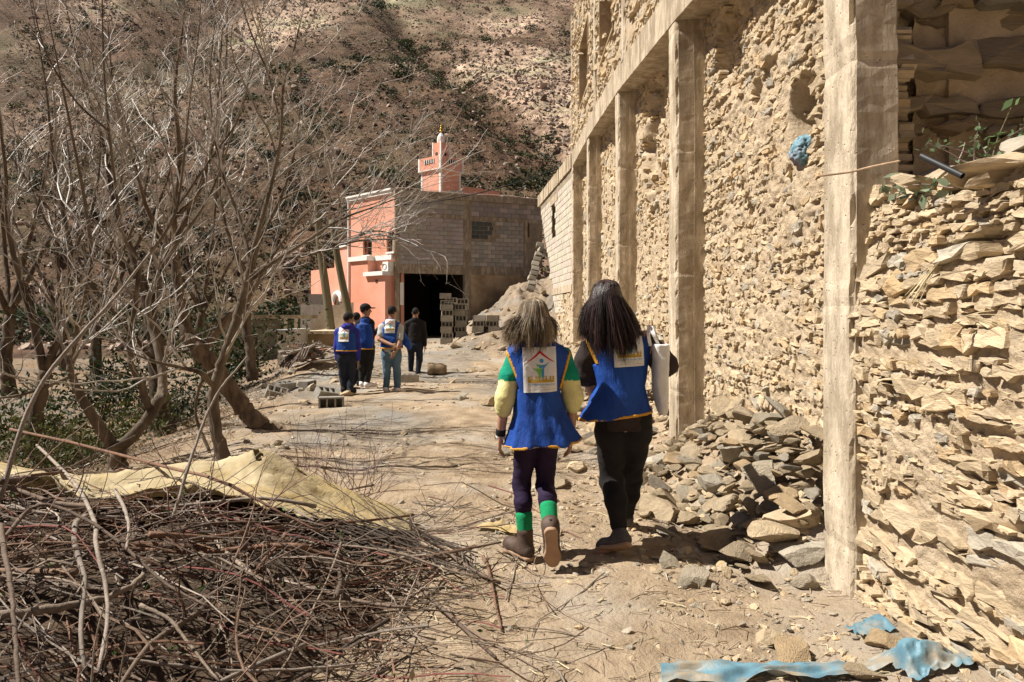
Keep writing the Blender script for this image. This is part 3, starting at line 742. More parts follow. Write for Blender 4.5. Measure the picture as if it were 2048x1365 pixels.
# strip of fallen blockwork leaning against the earth bank
B5 = empty('fallen_blockwork', tuple(P(1072, 575, 25.6)), 'broken strip of cement blocks hanging down the earth bank', 'rubble')
lo, hi = P(1061, 582, 25.3), P(1084, 482, 26.2); ax = hi - lo; Lx = np.linalg.norm(ax); ax /= Lx; sd_ = np.cross(ax, [0, 1, 0]); sd_ /= np.linalg.norm(sd_); R = np.column_stack([sd_, np.cross(ax, sd_), ax])
Vb, f = bevbox((.30, .2, .19), .02); mbk = [mesh('block', Vb, f, M['block'], False, np.array((.30, .265, .215)) * k) for k in (.75, 1, 1.15)]
for i in range(int(Lx / .21)):
    o = ob('block', mbk[i % 3], B5, lo + ax * (.21 * i + .1) + sd_ * .05 * rng.normal()); o.rotation_euler = Matrix((R @ rotm(*(rng.normal(size=3) * .10))).tolist()).to_euler()
    if False:
        o = ob('block', mbk[(i + 1) % 3], B5, lo + ax * (.21 * i + .1) + sd_ * .42 + np.array([0, .1, 0])); o.rotation_euler = Matrix((R @ rotm(*(rng.normal(size=3) * .12))).tolist()).to_euler()

# grey block building with the black garage opening
gf, guv, gL, ge, gn = frame_line((-5.14, 30.0), (1.45, 32.7))
B6 = empty('block_building', (-2, 31, .5), 'grey cement block building with a black garage opening', 'building')
Zat = lambda px, py: guv(px, py)[1]
zr1, zr0 = Zat(792, 379), Zat(792, 392); zm1, zm0 = Zat(800, 424), Zat(800, 432); zl1, zl0 = Zat(800, 528), Zat(800, 546)
uo0, uo1 = guv(799), guv(929); uc0, uc1 = guv(926), guv(942); ur0, ur1 = guv(1049), guv(1055)
uw0, uw1 = guv(943), guv(989); zw1, zw0 = Zat(960, 433.5), Zat(960, 478)
T = (.78, .76, .74)
mb = MB(); panel(mb, gf, -.05, gL + .15, zr0, zr1, -6, .16, T); o = mb.build('roof_slab', M['concrete'], B6)
mb = MB(); panel(mb, gf, 0, gL, zm0, zm1, -.25, .022, T); mb.build('tie_beam', M['concrete'], B6)
mb = MB(); panel(mb, gf, 0, gL - .3, zl0, zl1, -.25, .024, T); mb.build('lintel', M['concrete'], B6)
for (a, b, z0, z1) in ((0, uo0, -.3, zl0), (0, .22, zl1, zm0), (0, .2, zm1, zr0), (uc0, uc1, zl1, zm0), (uc0 + .05, uc1, zm1, zr0), (ur0, ur1, zl1, zm0), (uo1, uo1 + .30, -.3, zl0)):
    mb = MB(); panel(mb, gf, a, b, z0, z1, -.25, .018, T); mb.build('column', M['concrete'], B6)
mb = MB(); panel(mb, gf, 0, gL, zl1, zr0, -.25, -.004); mb.build('joint_mortar', M['joint'], B6)
mb = MB()
for a in np.arange(uo1 + .3, gL, .25): panel(mb, gf, a, a + .25, .2, zl0, -.25, .004 + .006 * rng.normal())
mb.build('plaster_wall', M['plaster'], B6)
def g_keep(u, v):
    if uc0 - .1 < u < uc1 + .1 or u < .3 or u > ur0 - .05: return False
    if uw0 < u < uw1 and v > zw0 - .05: return False
    return True
nrows = int(round((zm0 - zl1) / .2)); bh = (zm0 - zl1) / nrows
blockwork(B6, rng, gf, (.2, uc0), (zl1, zm0 + .01), lambda u, v: True, bh=bh, col=(.36, .34, .315), var=.10)
blockwork(B6, rng, gf, (uc1, ur0), (zl1, zm0 + .01), lambda u, v: not (uw0 < u < uw1 + .1 and v > zw0 - .02), bh=bh, col=(.36, .34, .315), var=.10)
n3 = int(round((zr0 - zm1) / .2)); bh3 = (zr0 - zm1) / n3
blockwork(B6, rng, gf, (.2, uc0 + .05), (zm1, zr0 + .01), lambda u, v: True, bh=bh3, col=(.34, .32, .295), var=.10)
blockwork(B6, rng, gf, (uc1, gL), (zm1, zr0 + .01), lambda u, v: True, bh=bh3, col=(.30, .285, .265), var=.10)
mb = MB(); panel(mb, gf, uw0, uw1, zw0, zm0, -.2, -.012); w = mb.build('walled_up_window', M['joint'], B6)
blockwork(w, rng, gf, (uw0 + .01, uw1), (zw0, zm0), lambda u, v: True, bh=.2, bw=.4, col=(.085, .095, .095), proud=.002, depth=.03)
# garage room behind the opening
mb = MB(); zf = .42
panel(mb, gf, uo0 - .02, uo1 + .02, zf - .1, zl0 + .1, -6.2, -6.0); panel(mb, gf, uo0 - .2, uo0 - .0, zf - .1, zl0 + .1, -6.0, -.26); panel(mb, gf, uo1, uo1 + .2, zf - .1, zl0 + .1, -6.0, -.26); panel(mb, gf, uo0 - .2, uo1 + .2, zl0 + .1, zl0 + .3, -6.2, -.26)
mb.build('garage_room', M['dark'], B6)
mb = MB(); panel(mb, gf, uo0 + .02, uo0 + .18, Zat(800, 610), Zat(800, 565), -.2, .03); mb.build('meter_box', M['white'], B6)
# side return and far pale wall at its right end
mb = MB(); panel(mb, gf, 0, .25, -.3, zr0, -6, -.26); mb.build('side_wall', M['joint'], B6); mb = MB(); panel(mb, gf, ur1 + .3, gL + .4, 2.4, zm0 - .3, -1.6, -1.4, (1, 1, 1)); mb.build('far_wall', M['joint'], B6)
mb = MB(); panel(mb, gf, ur1, ur1 + .08, Zat(1054, 475), zm0, -.1, .03); mb.build('timber_post', M['wood_dark'], B6)
# small things on the flat roof
rt = gf(np.array([guv(1041)]), np.array([zr1]), np.array([-2.2]))[0]
vt = empty('roof_vent', rt, 'short grey metal vent on the flat block roof', 'vent')
mb = MB()
for k in range(4): mb.tube([(rt[0], rt[1], rt[2] + .12 * k), (rt[0], rt[1], rt[2] + .12 * k + .09)], .2 - .02 * (k % 2), 12)
mb.tube([(rt[0], rt[1], rt[2]), (rt[0], rt[1], rt[2] + .5)], .14, 10); ob('vent_rings', mb.mesh('vent_rings', M['metal']), vt)
rl = MB()
for u in np.arange(.2, gL, .62):
    p = gf(np.array([u]), np.array([zr1]), np.array([-.5]))[0]; rl.tube([p, p + [rng.normal() * .05, 0, rng.uniform(.12, .3)]], .012, 4, (.5, .4, .35))
q = gf(np.linspace(.1, gL, 12), np.full(12, zr1 + .16) + .03 * rng.normal(size=12), np.full(12, -.5)); rl.tube(q, .012, 4, (.5, .4, .35))
setp(rl.build('rebar_row', M['twig']), 'row of bent rusty bars along the block roof edge', 'rebar')
p = gf(np.array([guv(921)]), np.array([zr1]), np.array([-1.0]))[0]
tk = empty('roof_crate', p, 'small dark crate lying on the block roof below the tower', 'crate'); mb = MB()
for k in range(5): mb.box((p[0] - .3 + .15 * k, p[1], p[2] + .13), (.09, .4, .2), None, (.6, .6, .6))
mb.box((p[0], p[1], p[2] + .26), (.8, .44, .06), None, (1, 1, 1)); mb.box((p[0], p[1], p[2] + .02), (.8, .44, .04)); ob('crate_slats', mb.mesh('crate_slats', M['metal']), tk)

# salmon mosque
mf, muv, mL, me_, mn = frame_line((-7.72, 32.45), (-5.24, 30.16))
MO = empty('mosque', (-6.4, 31.3, 0), 'salmon painted mosque wall with white trim and arched windows', 'building')
def mz(px, py): return muv(px, py)
mtop = 6.93
wins = [(muv(735), 4.86, .36), (muv(783), 4.90, .36)]
# wall with arched openings: columns of quads
us = sorted(set(list(np.linspace(0, mL, 40)) + [w[0] + s * w[2] * c for w in wins for s in (-1, 1) for c in (1, .92, .7, .4, .01)]))
mb = MB()
for a, b in zip(us[:-1], us[1:]):
    m_ = (a + b) / 2; hit = None
    for (uc, zc, hw) in wins:
        if abs(m_ - uc) < hw: hit = (uc, zc, hw)
    if hit:
        uc, zc, hw = hit; za = zc + math.sqrt(max(hw ** 2 - (a - uc) ** 2, 0)); zb = zc + math.sqrt(max(hw ** 2 - (b - uc) ** 2, 0)); z0 = zc - .55
        mb.add(mf(np.array([a, b, b, a]), np.array([-1, -1, z0, z0]), np.zeros(4)), [np.array([[0, 1, 2, 3]])])
        mb.add(mf(np.array([a, b, b, a]), np.array([za, zb, mtop, mtop]), np.zeros(4)), [np.array([[0, 1, 2, 3]])])
        mb.add(mf(np.array([a, b, b, a]), np.array([za, zb, zb, za]), np.array([0, 0, -.3, -.3])), [np.array([[0, 1, 2, 3]])])
    else: mb.add(mf(np.array([a, b, b, a]), np.array([-1, -1, mtop, mtop]), np.zeros(4)), [np.array([[0, 1, 2, 3]])])
for (uc, zc, hw) in wins:
    for s in (-1, 1): mb.add(mf(np.full(4, uc + s * hw), np.array([zc - .55, zc - .55, zc, zc]), np.array([0, -.3, -.3, 0])), [np.array([[0, 1, 2, 3]])])
panel(mb, mf, .01, mL - .01, -1, mtop, -.6, -.42)
mb.build('wall', M['pink'], MO)
for (uc, zc, hw) in wins:
    mb = MB(); panel(mb, mf, uc - hw - .05, uc + hw + .05, zc - .6, zc + hw + .05, -.36, -.30); w = mb.build('arched_window', M['wood_dark'], MO)
    fm = MB(); th = np.linspace(0, np.pi, 10); arc = np.vstack([[uc + hw * .9, zc - .55], np.column_stack([uc + hw * .9 * np.cos(th), zc + hw * .9 * np.sin(th)]), [uc - hw * .9, zc - .55]])
    fm.tube(mf(arc[:, 0], arc[:, 1], np.full(len(arc), -.12)), .06, 6, (1, 1, 1)); ob('window_frame', fm.mesh('window_frame', M['wood_dark']), w)
    gm = MB(); panel(gm, mf, uc - .02, uc + .22, zc - .5, zc + .1, -.28, -.26); ob('window_pane', gm.mesh('window_pane', M['white']), w)
    sm = MB(); panel(sm, mf, uc - .3, uc + .3, zc - .64, zc - .56, -.1, .12); ob('window_sill', sm.mesh('window_sill', M['white']), w)
    lm = MB(); 
mb = MB(); panel(mb, mf, -.1, mL + .0, mtop, mtop + .14, -.6, .10); panel(mb, mf, -.1, mL, mtop + .14, mtop + .22, -.6, .16); mb.build('cornice', M['white'], MO)
mb = MB(); mb.tube(mf(np.array([-.02, -.02]), np.array([.5, mtop]), np.array([.05, .05])), .05, 8); mb.build('downpipe', M['white'], MO)
# projecting porch with white slabs and a recess
ua, ub, uc_ = muv(718), muv(752), mL
def mzz(px, py): return muv(px, py)[1]
zb1, zb0 = mzz(740, 514), mzz(740, 523); zs1, zs0 = mzz(760, 545), mzz(760, 553)
mb = MB(); panel(mb, mf, ua, ub, -1, zb0, 0, .45); panel(mb, mf, ub, uc_, -1, zs0, 0, .45); mb.build('porch', M['pink'], MO)
mb = MB(); panel(mb, mf, ua - .06, ub + .06, zb0, zb1, 0, .55); panel(mb, mf, ub + .06, uc_, zb0, zb1, -.0, .12); mb.build('porch_slab', M['white'], MO)
mb = MB(); panel(mb, mf, ub - .15, uc_, zs0, zs1, .0, .60); mb.build('porch_sill', M['white'], MO)
mb = MB(); panel(mb, mf, muv(768), muv(772), mzz(770, 566), mzz(770, 560), .45, .47); mb.build('wall_vent', M['wood_dark'], MO)
ac = empty('air_conditioner', mf(np.array([muv(783)]), np.array([zs1]), np.array([.2]))[0], 'boxy white air conditioner on the salmon wall by the block corner', 'air conditioner')
mb = MB(); panel(mb, mf, muv(778), muv(789), zs1, zs1 + .42, .05, .35); ob('casing', mb.mesh('casing', M['white']), ac)
mb = MB(); c = mf(np.array([muv(781)]), np.array([zs1 + .21]), np.array([.36]))[0]; th = np.linspace(0, 6.28, 14)
mb.tube(mf(muv(782) + .13 * np.cos(th), zs1 + .21 + .13 * np.sin(th), np.full(14, .36)), .02, 5, (.8, .8, .8)); ob('fan_guard', mb.mesh('fan_guard', M['metal']), ac)
# lower wing to the left with an arched doorway
wf, wuv, wL, _, _ = frame_line((-10.6, 36.0), (-7.75, 32.6)); 
mb = MB(); zt = CAMH + (HZ - 536) * 34 / F_
panel(mb, wf, 0, wL, -1, zt, -3, 0); panel(mb, wf, wL * .62, wL, zt, zt + .95, -3, -.02); mb.build('side_wing', M['pink'], MO)
mb = MB(); panel(mb, wf, wL * .6, wL, zt + .95, zt + 1.03, -3, .06); mb.build('wing_coping', M['white'], MO)
th = np.linspace(0, np.pi, 12); ucw = wL * .72; zcw = 2.2
mb = MB(); mb.tube(wf(ucw + .42 * np.cos(th), zcw + .42 * np.sin(th), np.full(12, .02)), .13, 8); mb.build('door_arch', M['white'], MO)
mb = MB(); panel(mb, wf, ucw - .36, ucw + .36, -.5, zcw + .1, -.01, .015); mb.build('door', M['wood_dark'], MO)
# roof strip of the prayer hall seen over the block roof
mb = MB(); a = P(925, 372, 42); b = P(1000, 384, 46)
mb.add(np.array([a, b, b + [0, 6, 0], a + [0, 6, 0], a - [0, 0, 2], b - [0, 0, 2], b + [0, 6, -2], a + [0, 6, -2]]), [np.array([[0, 1, 2, 3], [0, 4, 5, 1], [1, 5, 6, 2], [2, 6, 7, 3], [3, 7, 4, 0]])]); mb.build('hall_roof', M['pink'], MO)

# minaret
MC = P(882, 400, 37.5); th0 = math.radians(-47)
MN = empty('minaret', (MC[0], MC[1], 3), 'salmon minaret with white corners, white dome and gilded finial', 'tower')
Rz = rotm(0, 0, math.radians(50)); mpx = 37.5 / F_
zof = lambda py: CAMH + (HZ - py) * mpx
def sq(mb, w, z0, z1, tint=(1, 1, 1), cx=0, cy=0, wy=None):
    c = Rz @ np.array([cx, cy, 0]); mb.box((MC[0] + c[0], MC[1] + c[1], (z0 + z1) / 2), (w, wy or w, z1 - z0), Rz, tint)
wS, wG, wL_ = 1.52, 1.74, .66
def corners(w, z0, z1, t=.12):
    for sx in (-1, 1):
        for sy in (-1, 1): mb = MB(); sq(mb, t, z0, z1, (1, 1, 1), sx * (w / 2 - t / 2 + .012), sy * (w / 2 - t / 2 + .012)); mb.build('corner_trim', M['white'], MN)
mb = MB(); sq(mb, wS, 3.0, zof(345)); mb.build('shaft', M['pink'], MN); corners(wS, 3.0, zof(347))
mb = MB(); sq(mb, wG, zof(345), zof(320)); gal = mb.build('gallery', M['pink'], MN); corners(wG, zof(346.5), zof(319))
mb = MB(); sq(mb, wG + .03, zof(346), zof(344.5)); mb.build('gallery_band', M['white'], MN)
mb = MB(); sq(mb, wL_, zof(320), zof(288)); lan = mb.build('lantern', M['pink'], MN); corners(wL_, zof(319), zof(286), .08)
for ax_, sg in ((0, -1), (1, -1), (0, 1), (1, 1)):
    mb = MB()
    c = [0, 0]; c[ax_] = sg * (wG / 2 + .004); w = (.02, .78) if ax_ == 0 else (.78, .02)
    sq(mb, w[0], zof(333), zof(325), (1, 1, 1), c[0], c[1], w[1]); o = mb.build('gallery_opening', M['dark'], MN)
    mb = MB()
    for t in (-.34, -.17, 0, .17, .34):
        cc = list(c); cc[ax_] += sg * .012; cc[1 - ax_] = t; sq(mb, .05, zof(333), zof(325), (1, 1, 1), cc[0], cc[1])
    ob('baluster', mb.mesh('baluster', M['white']), o)
    mb = MB(); c[ax_] = sg * (wL_ / 2 + .006); w = (.02, .16) if ax_ == 0 else (.16, .02)
    sq(mb, w[0], zof(314), zof(307), (1, 1, 1), c[0], c[1], w[1]); mb.build('lantern_window', M['dark'], MN)
def lathe(prof, c, n=14):
    p = np.array(prof, float); th = np.linspace(0, 2 * np.pi, n, endpoint=False)
    V = np.stack([c[0] + p[:, :1] * np.cos(th), c[1] + p[:, :1] * np.sin(th), np.repeat(p[:, 1:], n, 1)], -1).reshape(-1, 3)
    i = np.arange(len(p) - 1)[:, None] * n; j = np.arange(n)[None, :]; k = (j + 1) % n
    return V, [np.stack([i + j, i + k, i + n + k, i + n + j], -1).reshape(-1, 4)]
V, f = lathe([(.20, zof(288)), (.22, zof(280)), (.20, zof(274)), (.10, zof(268)), (.02, zof(265))], MC, 8); ob('dome', mesh('dome', V, f, M['white'], False), MN)
prof = [(.01, zof(266))]
for k, (py, r) in enumerate(((262.5, .085), (257, .065), (252, .045))):
    for a in np.linspace(-1, 1, 5): prof.append((r * math.sqrt(max(1 - a * a, .05)), zof(py) + r * a))
prof += [(.012, zof(249)), (.004, zof(243))]
V, f = lathe(prof, MC, 10); ob('finial', mesh('finial', V, f, M['gold'], True), MN)

# overhead cable to the block wall
a, b = P(700, 408, 33), P(1135, 330, 24); t = np.linspace(0, 1, 30)[:, None]; pts = a * (1 - t) + b * t; pts[:, 2] -= .9 * 4 * (t * (1 - t))[:, 0] * .6
mb = MB(); mb.tube(pts, .022, 5); setp(mb.build('power_cable', M['cable']), 'black cable sagging across in front of the block building', 'cable')
# two leaning timber poles
for nm, pts, r, lab in (('utility_pole', [(634, 400, 25), (641, 500, 25), (652, 580, 25), (666, 690, 25)], .165, 'leaning greenish timber pole standing left of the men'), ('utility_pole', [(664, 440, 26), (676, 520, 26), (690, 590, 26), (706, 665, 26)], .15, 'dark leaning timber pole against the salmon wall')):
    q = cat([P(*p) for p in pts], 16); mb = MB(); mb.tube(q, np.linspace(r * .8, r, 16), 10); setp(mb.build(nm, M['pole'], smooth=True), lab, 'pole')

# low walls and terrace on the left of the poles
def slab(mb, px0, px1, py0, py1, Y, dep, tint=(1, 1, 1)):
    a, b = P(px0, py1, Y), P(px1, py0, Y); mb.add(np.array([[x, y, z] for x in (a[0], b[0]) for y in (Y, Y + dep) for z in (a[2], b[2])]), [BOXF], tint)
mb = MB(); 
for k in range(7): slab(mb, 618 + k * 6, 626 + k * 6 if k < 6 else 690, 652 - 6 * k - 6, 668, 27 + .002 * k, .2, (.62, .54, .45))
mb.add  # stepped parapet
setp(mb.build('stepped_wall', M['block']), 'brown cement block wall stepping up towards the mosque', 'wall')
mb = MB(); slab(mb, 680, 705, 605, 668, 27.02, .2, (.62, .54, .45)); setp(mb.build('garden_wall', M['block']), 'short shaded block wall piece behind the dark pole', 'wall')
mb = MB(); slab(mb, 601, 660, 609, 668, 28.2, .2, (.62, .60, .57)); setp(mb.build('pale_wall', M['block']), 'pale grey block wall behind the stepped wall', 'wall')
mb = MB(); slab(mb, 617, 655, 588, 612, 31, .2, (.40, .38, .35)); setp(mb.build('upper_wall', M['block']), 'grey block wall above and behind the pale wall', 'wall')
TR = empty('terrace', tuple(P(630, 690, 23)), 'concrete terrace slab over an earth face left of the men', 'terrace')
mb = MB(); slab(mb, 588, 676, 662, 668, 22.5, 4.5, (1.35, 1.3, 1.2)); mb.build('slab', M['concrete'], TR)
mb = MB(); slab(mb, 590, 674, 668, 712, 22.7, 3.5); mb.build('earth_face', M['plaster'], TR)
HU = empty('block_hut', tuple(P(575, 715, 21.5)), 'small pale block hut with a slit window by the timber scraps', 'hut')
mb = MB(); slab(mb, 555, 574, 663, 730, 21.5, 2.2, (.52, .51, .48)); slab(mb, 574.2, 594, 658, 730, 21.52, 1.4, (.50, .48, .44)); mb.build('wall', M['block'], HU)
mb = MB(); slab(mb, 561.5, 565.5, 669, 686, 21.46, .05); mb.build('slit_window', M['dark'], HU)
mb = MB(); slab(mb, 536, 578, 660, 664, 21.3, 2.0, (.7, .7, .7)); mb.build('roof_sheet', M['metal'], HU)
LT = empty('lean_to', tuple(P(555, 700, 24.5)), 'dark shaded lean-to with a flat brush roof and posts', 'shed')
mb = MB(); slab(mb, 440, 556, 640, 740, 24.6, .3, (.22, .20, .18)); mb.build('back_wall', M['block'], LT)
mb = MB(); slab(mb, 440, 602, 630, 637, 23.6, 2.0, (.8, .75, .65)); mb.build('roof', M['concrete'], LT)
for px in (571, 592):
    mb = MB(); slab(mb, px - 3.5, px + 2, 637, 662, 23.0, .12, (1, .9, .8)); mb.build('post', M['concrete'], LT)
# heap of broken timber and corrugated sheet
rng = np.random.default_rng(91)
SH = empty('corrugated_sheet', tuple(P(585, 725, 17.5)), 'crumpled rusty corrugated sheet lying in the timber scraps', 'metal sheet')
u = np.linspace(0, 1, 60); w = np.linspace(0, 1, 12); A, Bv = np.meshgrid(u, w, indexing='ij')
a, b, c = P(557, 734, 17.5), P(608, 722, 17.2), P(592, 690, 18.6)
G = a + (b - a) * A[..., None] + (c - a) * Bv[..., None]; G[..., 2] += .035 * np.sin(A * 60) + .10 * fbm(A * 3, Bv * 3, 1, 2); G = G.reshape(-1, 3)
i, j = np.meshgrid(np.arange(59), np.arange(11), indexing='ij'); aa = (i * 12 + j).ravel()
ob('sheet', mesh('sheet', G, [np.stack([aa, aa + 12, aa + 13, aa + 1], -1)], mat('rusty_sheet', (.12, .085, .065), (.24, .19, .155), 4, .7, .3, 12), True), SH)
for k in range(30):
    c = P(rng.uniform(575, 662), rng.uniform(692, 722), 18.3 + rng.uniform(-.6, .9)); c[2] = max(c[2], (GHS(c[0], c[1])) + .03)
    L = rng.uniform(.4, 1.0); Vb, f = bevbox((L, rng.uniform(.08, .16), rng.uniform(.03, .07)), .008)
    Vb = Vb @ rotm(0, rng.normal() * .25, rng.uniform(-.8, 1.2)).T
    k_ = rng.random(); tn = np.array((.40, .36, .31)) * rng.uniform(.5, 1.1) if k_ < .7 else np.array((.33, .15, .10))
    setp(ob('scrap_board', mesh('scrap_board', Vb, f, M['block'], False, tn), None, c), 'weathered board in the scrap heap by the block hut', 'board', 'boards in the scrap heap')
# ------------------------------------------------------------------ cement blocks
def hollow_block():
    mb = MB(); L, Wd, H, t = .40, .20, .195, .028
    mb.box((0, 0, t / 2), (L, Wd, t))
    for s in (-1, 1): mb.box((0, s * (Wd / 2 - t / 2), t + (H - t) / 2), (L, t, H - t))
    for x in (-L / 2 + t / 2, -.066, .066, L / 2 - t / 2): mb.box((x, 0, t + (H - t) / 2), (t, Wd - 2 * t - .001, H - t))
    return np.concatenate(mb.v) - [0, 0, H / 2], mb.f
HV, HF = hollow_block(); rng = np.random.default_rng(101)
HBM = [mesh('cement_block', HV, HF, M['block'], False, np.array((.30, .285, .255)) * k) for k in (.85, .95, 1.05, 1.15)]
def blk(c, rot, label, group=None): return setp(ob('cement_block', HBM[rng.integers(4)], None, c, rot), label, 'cement block', group)
def stack(px0, px1, Y, rows, cols, lab, grp, deep=1, yaw=.06):
    x0 = (px0 - 1024) / F_ * Y; x1 = (px1 - 1024) / F_ * Y; w = (x1 - x0) / cols
    for r in range(rows):
        z = (GHS((x0 + x1) / 2, Y)) + .02 + .2 * r + .1
        for dpt in range(deep):
            for c in range(cols):
                jx = rng.normal() * .025; flip = (r + c // 2) % 2
                blk((x0 + w * (c + .5) + jx, Y + .22 * dpt + rng.normal() * .02, z), (math.pi / 2 if flip else 0, 0, yaw + rng.normal() * .05), lab, grp)
stack(878, 908, 24.3, 7, 1, 'grey hollow cement block in the tall stack before the garage', 'blocks in the tall stack', 2, .10)
stack(908, 936, 24.6, 7, 1, 'grey hollow cement block in the tall stack before the garage', 'blocks in the tall stack', 2, -.05)
for (px, py, ry) in ((893, 606, 0), (903, 601, 0), (891, 592, 0), (925, 603, .1)):
    blk(P(px, py, 24.4), (math.pi / 2 if py > 600 else 0, 0, ry), 'grey hollow cement block topping the tall stack', 'blocks topping the tall stack')
stack(944, 999, 24.0, 3, 2, 'grey hollow cement block in the low stack by the bank', 'blocks in the low stack', 2, -.03)
def drop(px, py):
    """point on the ground seen at a pixel"""
    for Y in np.arange(2.0, 34, .02):
        q = P(px, py, Y)
        if q[2] <= (GHS(q[0], q[1])): return q
    return P(px, py, 30)
for px, py, r, lab in ((663, 814, (math.pi / 2, 0, .2), 'hollow cement block on its side, nearest on the left verge'), (652, 795, (.5, .2, .8), 'tilted cement block behind the nearest one on the verge'), (615, 778, (math.pi / 2, 0, 1.4), 'cement block lying on the verge left of the men'), (570, 780, (.2, 0, 1.0), 'cement block beside the leaning trunk on the verge'), (553, 793, (0.6, .3, .4), 'tan dusty cement block nearest the leaning trunk'), (820, 764, (0, 0, .1), 'cement block lying flat behind the man in jeans')):
    q = drop(px, py); blk(q + [0, 0, .07], r, lab)
q = drop(873, 750); V, f = tube(cat([q + [-.22, 0, .13], q + [0, .02, .14], q + [.24, .05, .12]], 8), [.15, .165, .15, .14, .145, .15, .14, .12], 12)
V = V + (.015 * fbm(V[:, 0] * 9, V[:, 1] * 9, V[:, 2] * 9, 2))[:, None]
setp(ob('log', mesh('log', V, f, M['bark'], True, (1.5, 1.4, 1.2))), 'short thick log lying on the track right of the man in black', 'log')

# ------------------------------------------------------------------ loose stones
rng = np.random.default_rng(111)
RK = []
for i in range(26):
    V, T = rock(rng, 2, rng.integers(14, 26), rng.choice([.22, .30, .38, .52]), .025)
    for k in range(3):
        RK.append(mesh('loose_stone', V * [1.15, .85, 1], [T], M['rock'], False, tanc(rng) * .98))
RG = [mesh('grey_stone', rock(rng, 2, 18, .6, .025)[0], [ICO2[1]], M['rock'], False, np.array((.43, .38, .305)) * rng.uniform(.8, 1.15)) for i in range(8)]
def stone_at(c, s, tilt, label, group, grey=False, cat_='stone', ms=None, name='loose_stone'):
    me = RG[rng.integers(len(RG))] if grey else RK[rng.integers(len(RK))]
    return setp(ob(name, me, None, c, (rng.normal() * tilt, rng.normal() * tilt, rng.uniform(0, 6.3)), (s, s, s)), label, cat_, group)
# heap between the two nearest pillars, and a second one beyond
def heap(n, ylo, yhi, hmax, smin, smax, lab, grp, x0=1.02, x1=2.0):
    pts = []
    for k in range(n):
        for _ in range(60):
            y = rng.uniform(ylo, yhi); t = rng.random(); x = x0 + (x1 - x0) * t ** .8
            s = smin + (smax - smin) * rng.random() ** 1.6
            top = (GHS(x, y)) + hmax * np.clip((x - x0) / (x1 - x0), 0, 1) ** 1.2 * float(sst(ylo - .5, ylo + .02, y) * sst(yhi + .5, yhi - .9, y))
            z = (GHS(x, y)) + .25 * s + rng.random() * max(0, top - (GHS(x, y)))
            if x + s * .8 > FX and any(p - s * .7 < y < p + .35 + s * .7 for p in PIL): continue
            if all((x - a) ** 2 + (y - b) ** 2 + (z - c) ** 2 * 2.2 > (.62 * (s + r)) ** 2 for a, b, c, r in pts): break
        pts.append((x, y, z, s)); g_ = rng.random() < .06; big = 'large' if s > smin + .6 * (smax - smin) else ('middling' if s > smin + .25 * (smax - smin) else 'small')
        wh = ('at the track side' if t < .4 else ('up against the wall' if t > .75 else 'halfway up')) + (', nearer end' if y < (ylo + yhi) / 2 else ', farther end')
        stone_at((x, y, z), s, .32, '%s %s, %s' % (big, lab.replace('tan', 'grey') if g_ else lab, wh), grp, g_, name='heap_stone')
heap(105, 3.98, 5.5, .36, .06, .22, 'tan slab in the heap beside the nearest pillar', 'stones heaped beside the nearest pillar', 1.28)
heap(75, 5.3, 7.15, .24, .06, .20, 'tan slab in the heap before the second pillar', 'stones heaped before the second pillar', 1.1)
heap(50, 7.7, 11.2, .2, .08, .22, 'tan stone heaped beyond the second pillar', 'stones heaped beyond the second pillar', .9)
heap(45, 11.7, 20.5, .3, .1, .3, 'tan stone in the far heap', 'stones along the far building foot', .5)
heap(50, 21.5, 29.0, .05, .06, .26, 'stone on the earth bank beside the block building', 'stones on the earth bank', -1.9, 1.3)
BIG = [(1612, 1112, .24, .3, 'broad flat slab at the bottom of the heap by the nearest pillar'), (1600, 1062, .22, .5, 'blocky stone above the broad slab by the nearest pillar'), (1335, 1040, .19, .6, 'large pale grey stone at the track side of the heap'), (1320, 938, .20, .6, 'wedge shaped stone leaning at the second pillar foot'), (1155, 940, .14, .5, 'flat white stone on the track between the two women'), (1120, 975, .12, .7, 'rounded grey stone beside the shorter woman'), (1540, 1300, .085, .8, 'brown knobbly stone on the near ground'), (975, 812, .15, .7, 'dark grey broken stone left of the shorter woman'), (1000, 815, .16, .6, 'brown faced stone beside the dark grey one'), (945, 745, .22, .35, 'flat grey slab on the track side before the low stack'), (865, 890, .05, .5, 'small flat stone alone in the middle of the track')]
for px, py, s, fl, lab in BIG:
    q = drop(px, py); V, T = rock(rng, 3, 20, fl, .025)
    setp(ob('large_stone', mesh('large_stone', V * s * [1.1, .9, 1], [T], M['rock'], False, tanc(rng) * (1 if 'grey' not in lab else .85)), None, q + [0, .05, s * fl * .45], (rng.normal() * .15, rng.normal() * .15, rng.uniform(0, 6))), lab, 'stone')
rb_ = MB(); pr = [rock(rng, 1, 12, .4) for _ in range(12)]; n = 800
Y_ = rng.uniform(3.95, 11.5, n); X_ = 1.0 + 1.05 * rng.random(n) ** .7; sz = rng.uniform(.015, .05, n)
scatter(rb_, pr, np.column_stack([X_, Y_, gh(X_, Y_) + .2 * sz + .16 * rng.random(n) * np.maximum(0, X_ - 1.1) * (Y_ < 7.3)]), sz, np.array([tanc(rng) for _ in range(n)]), rng)
setp(rb_.build('small_rubble', M['rock']), 'small broken stones filling the heaps along the building', 'rubble', None, 'stuff')
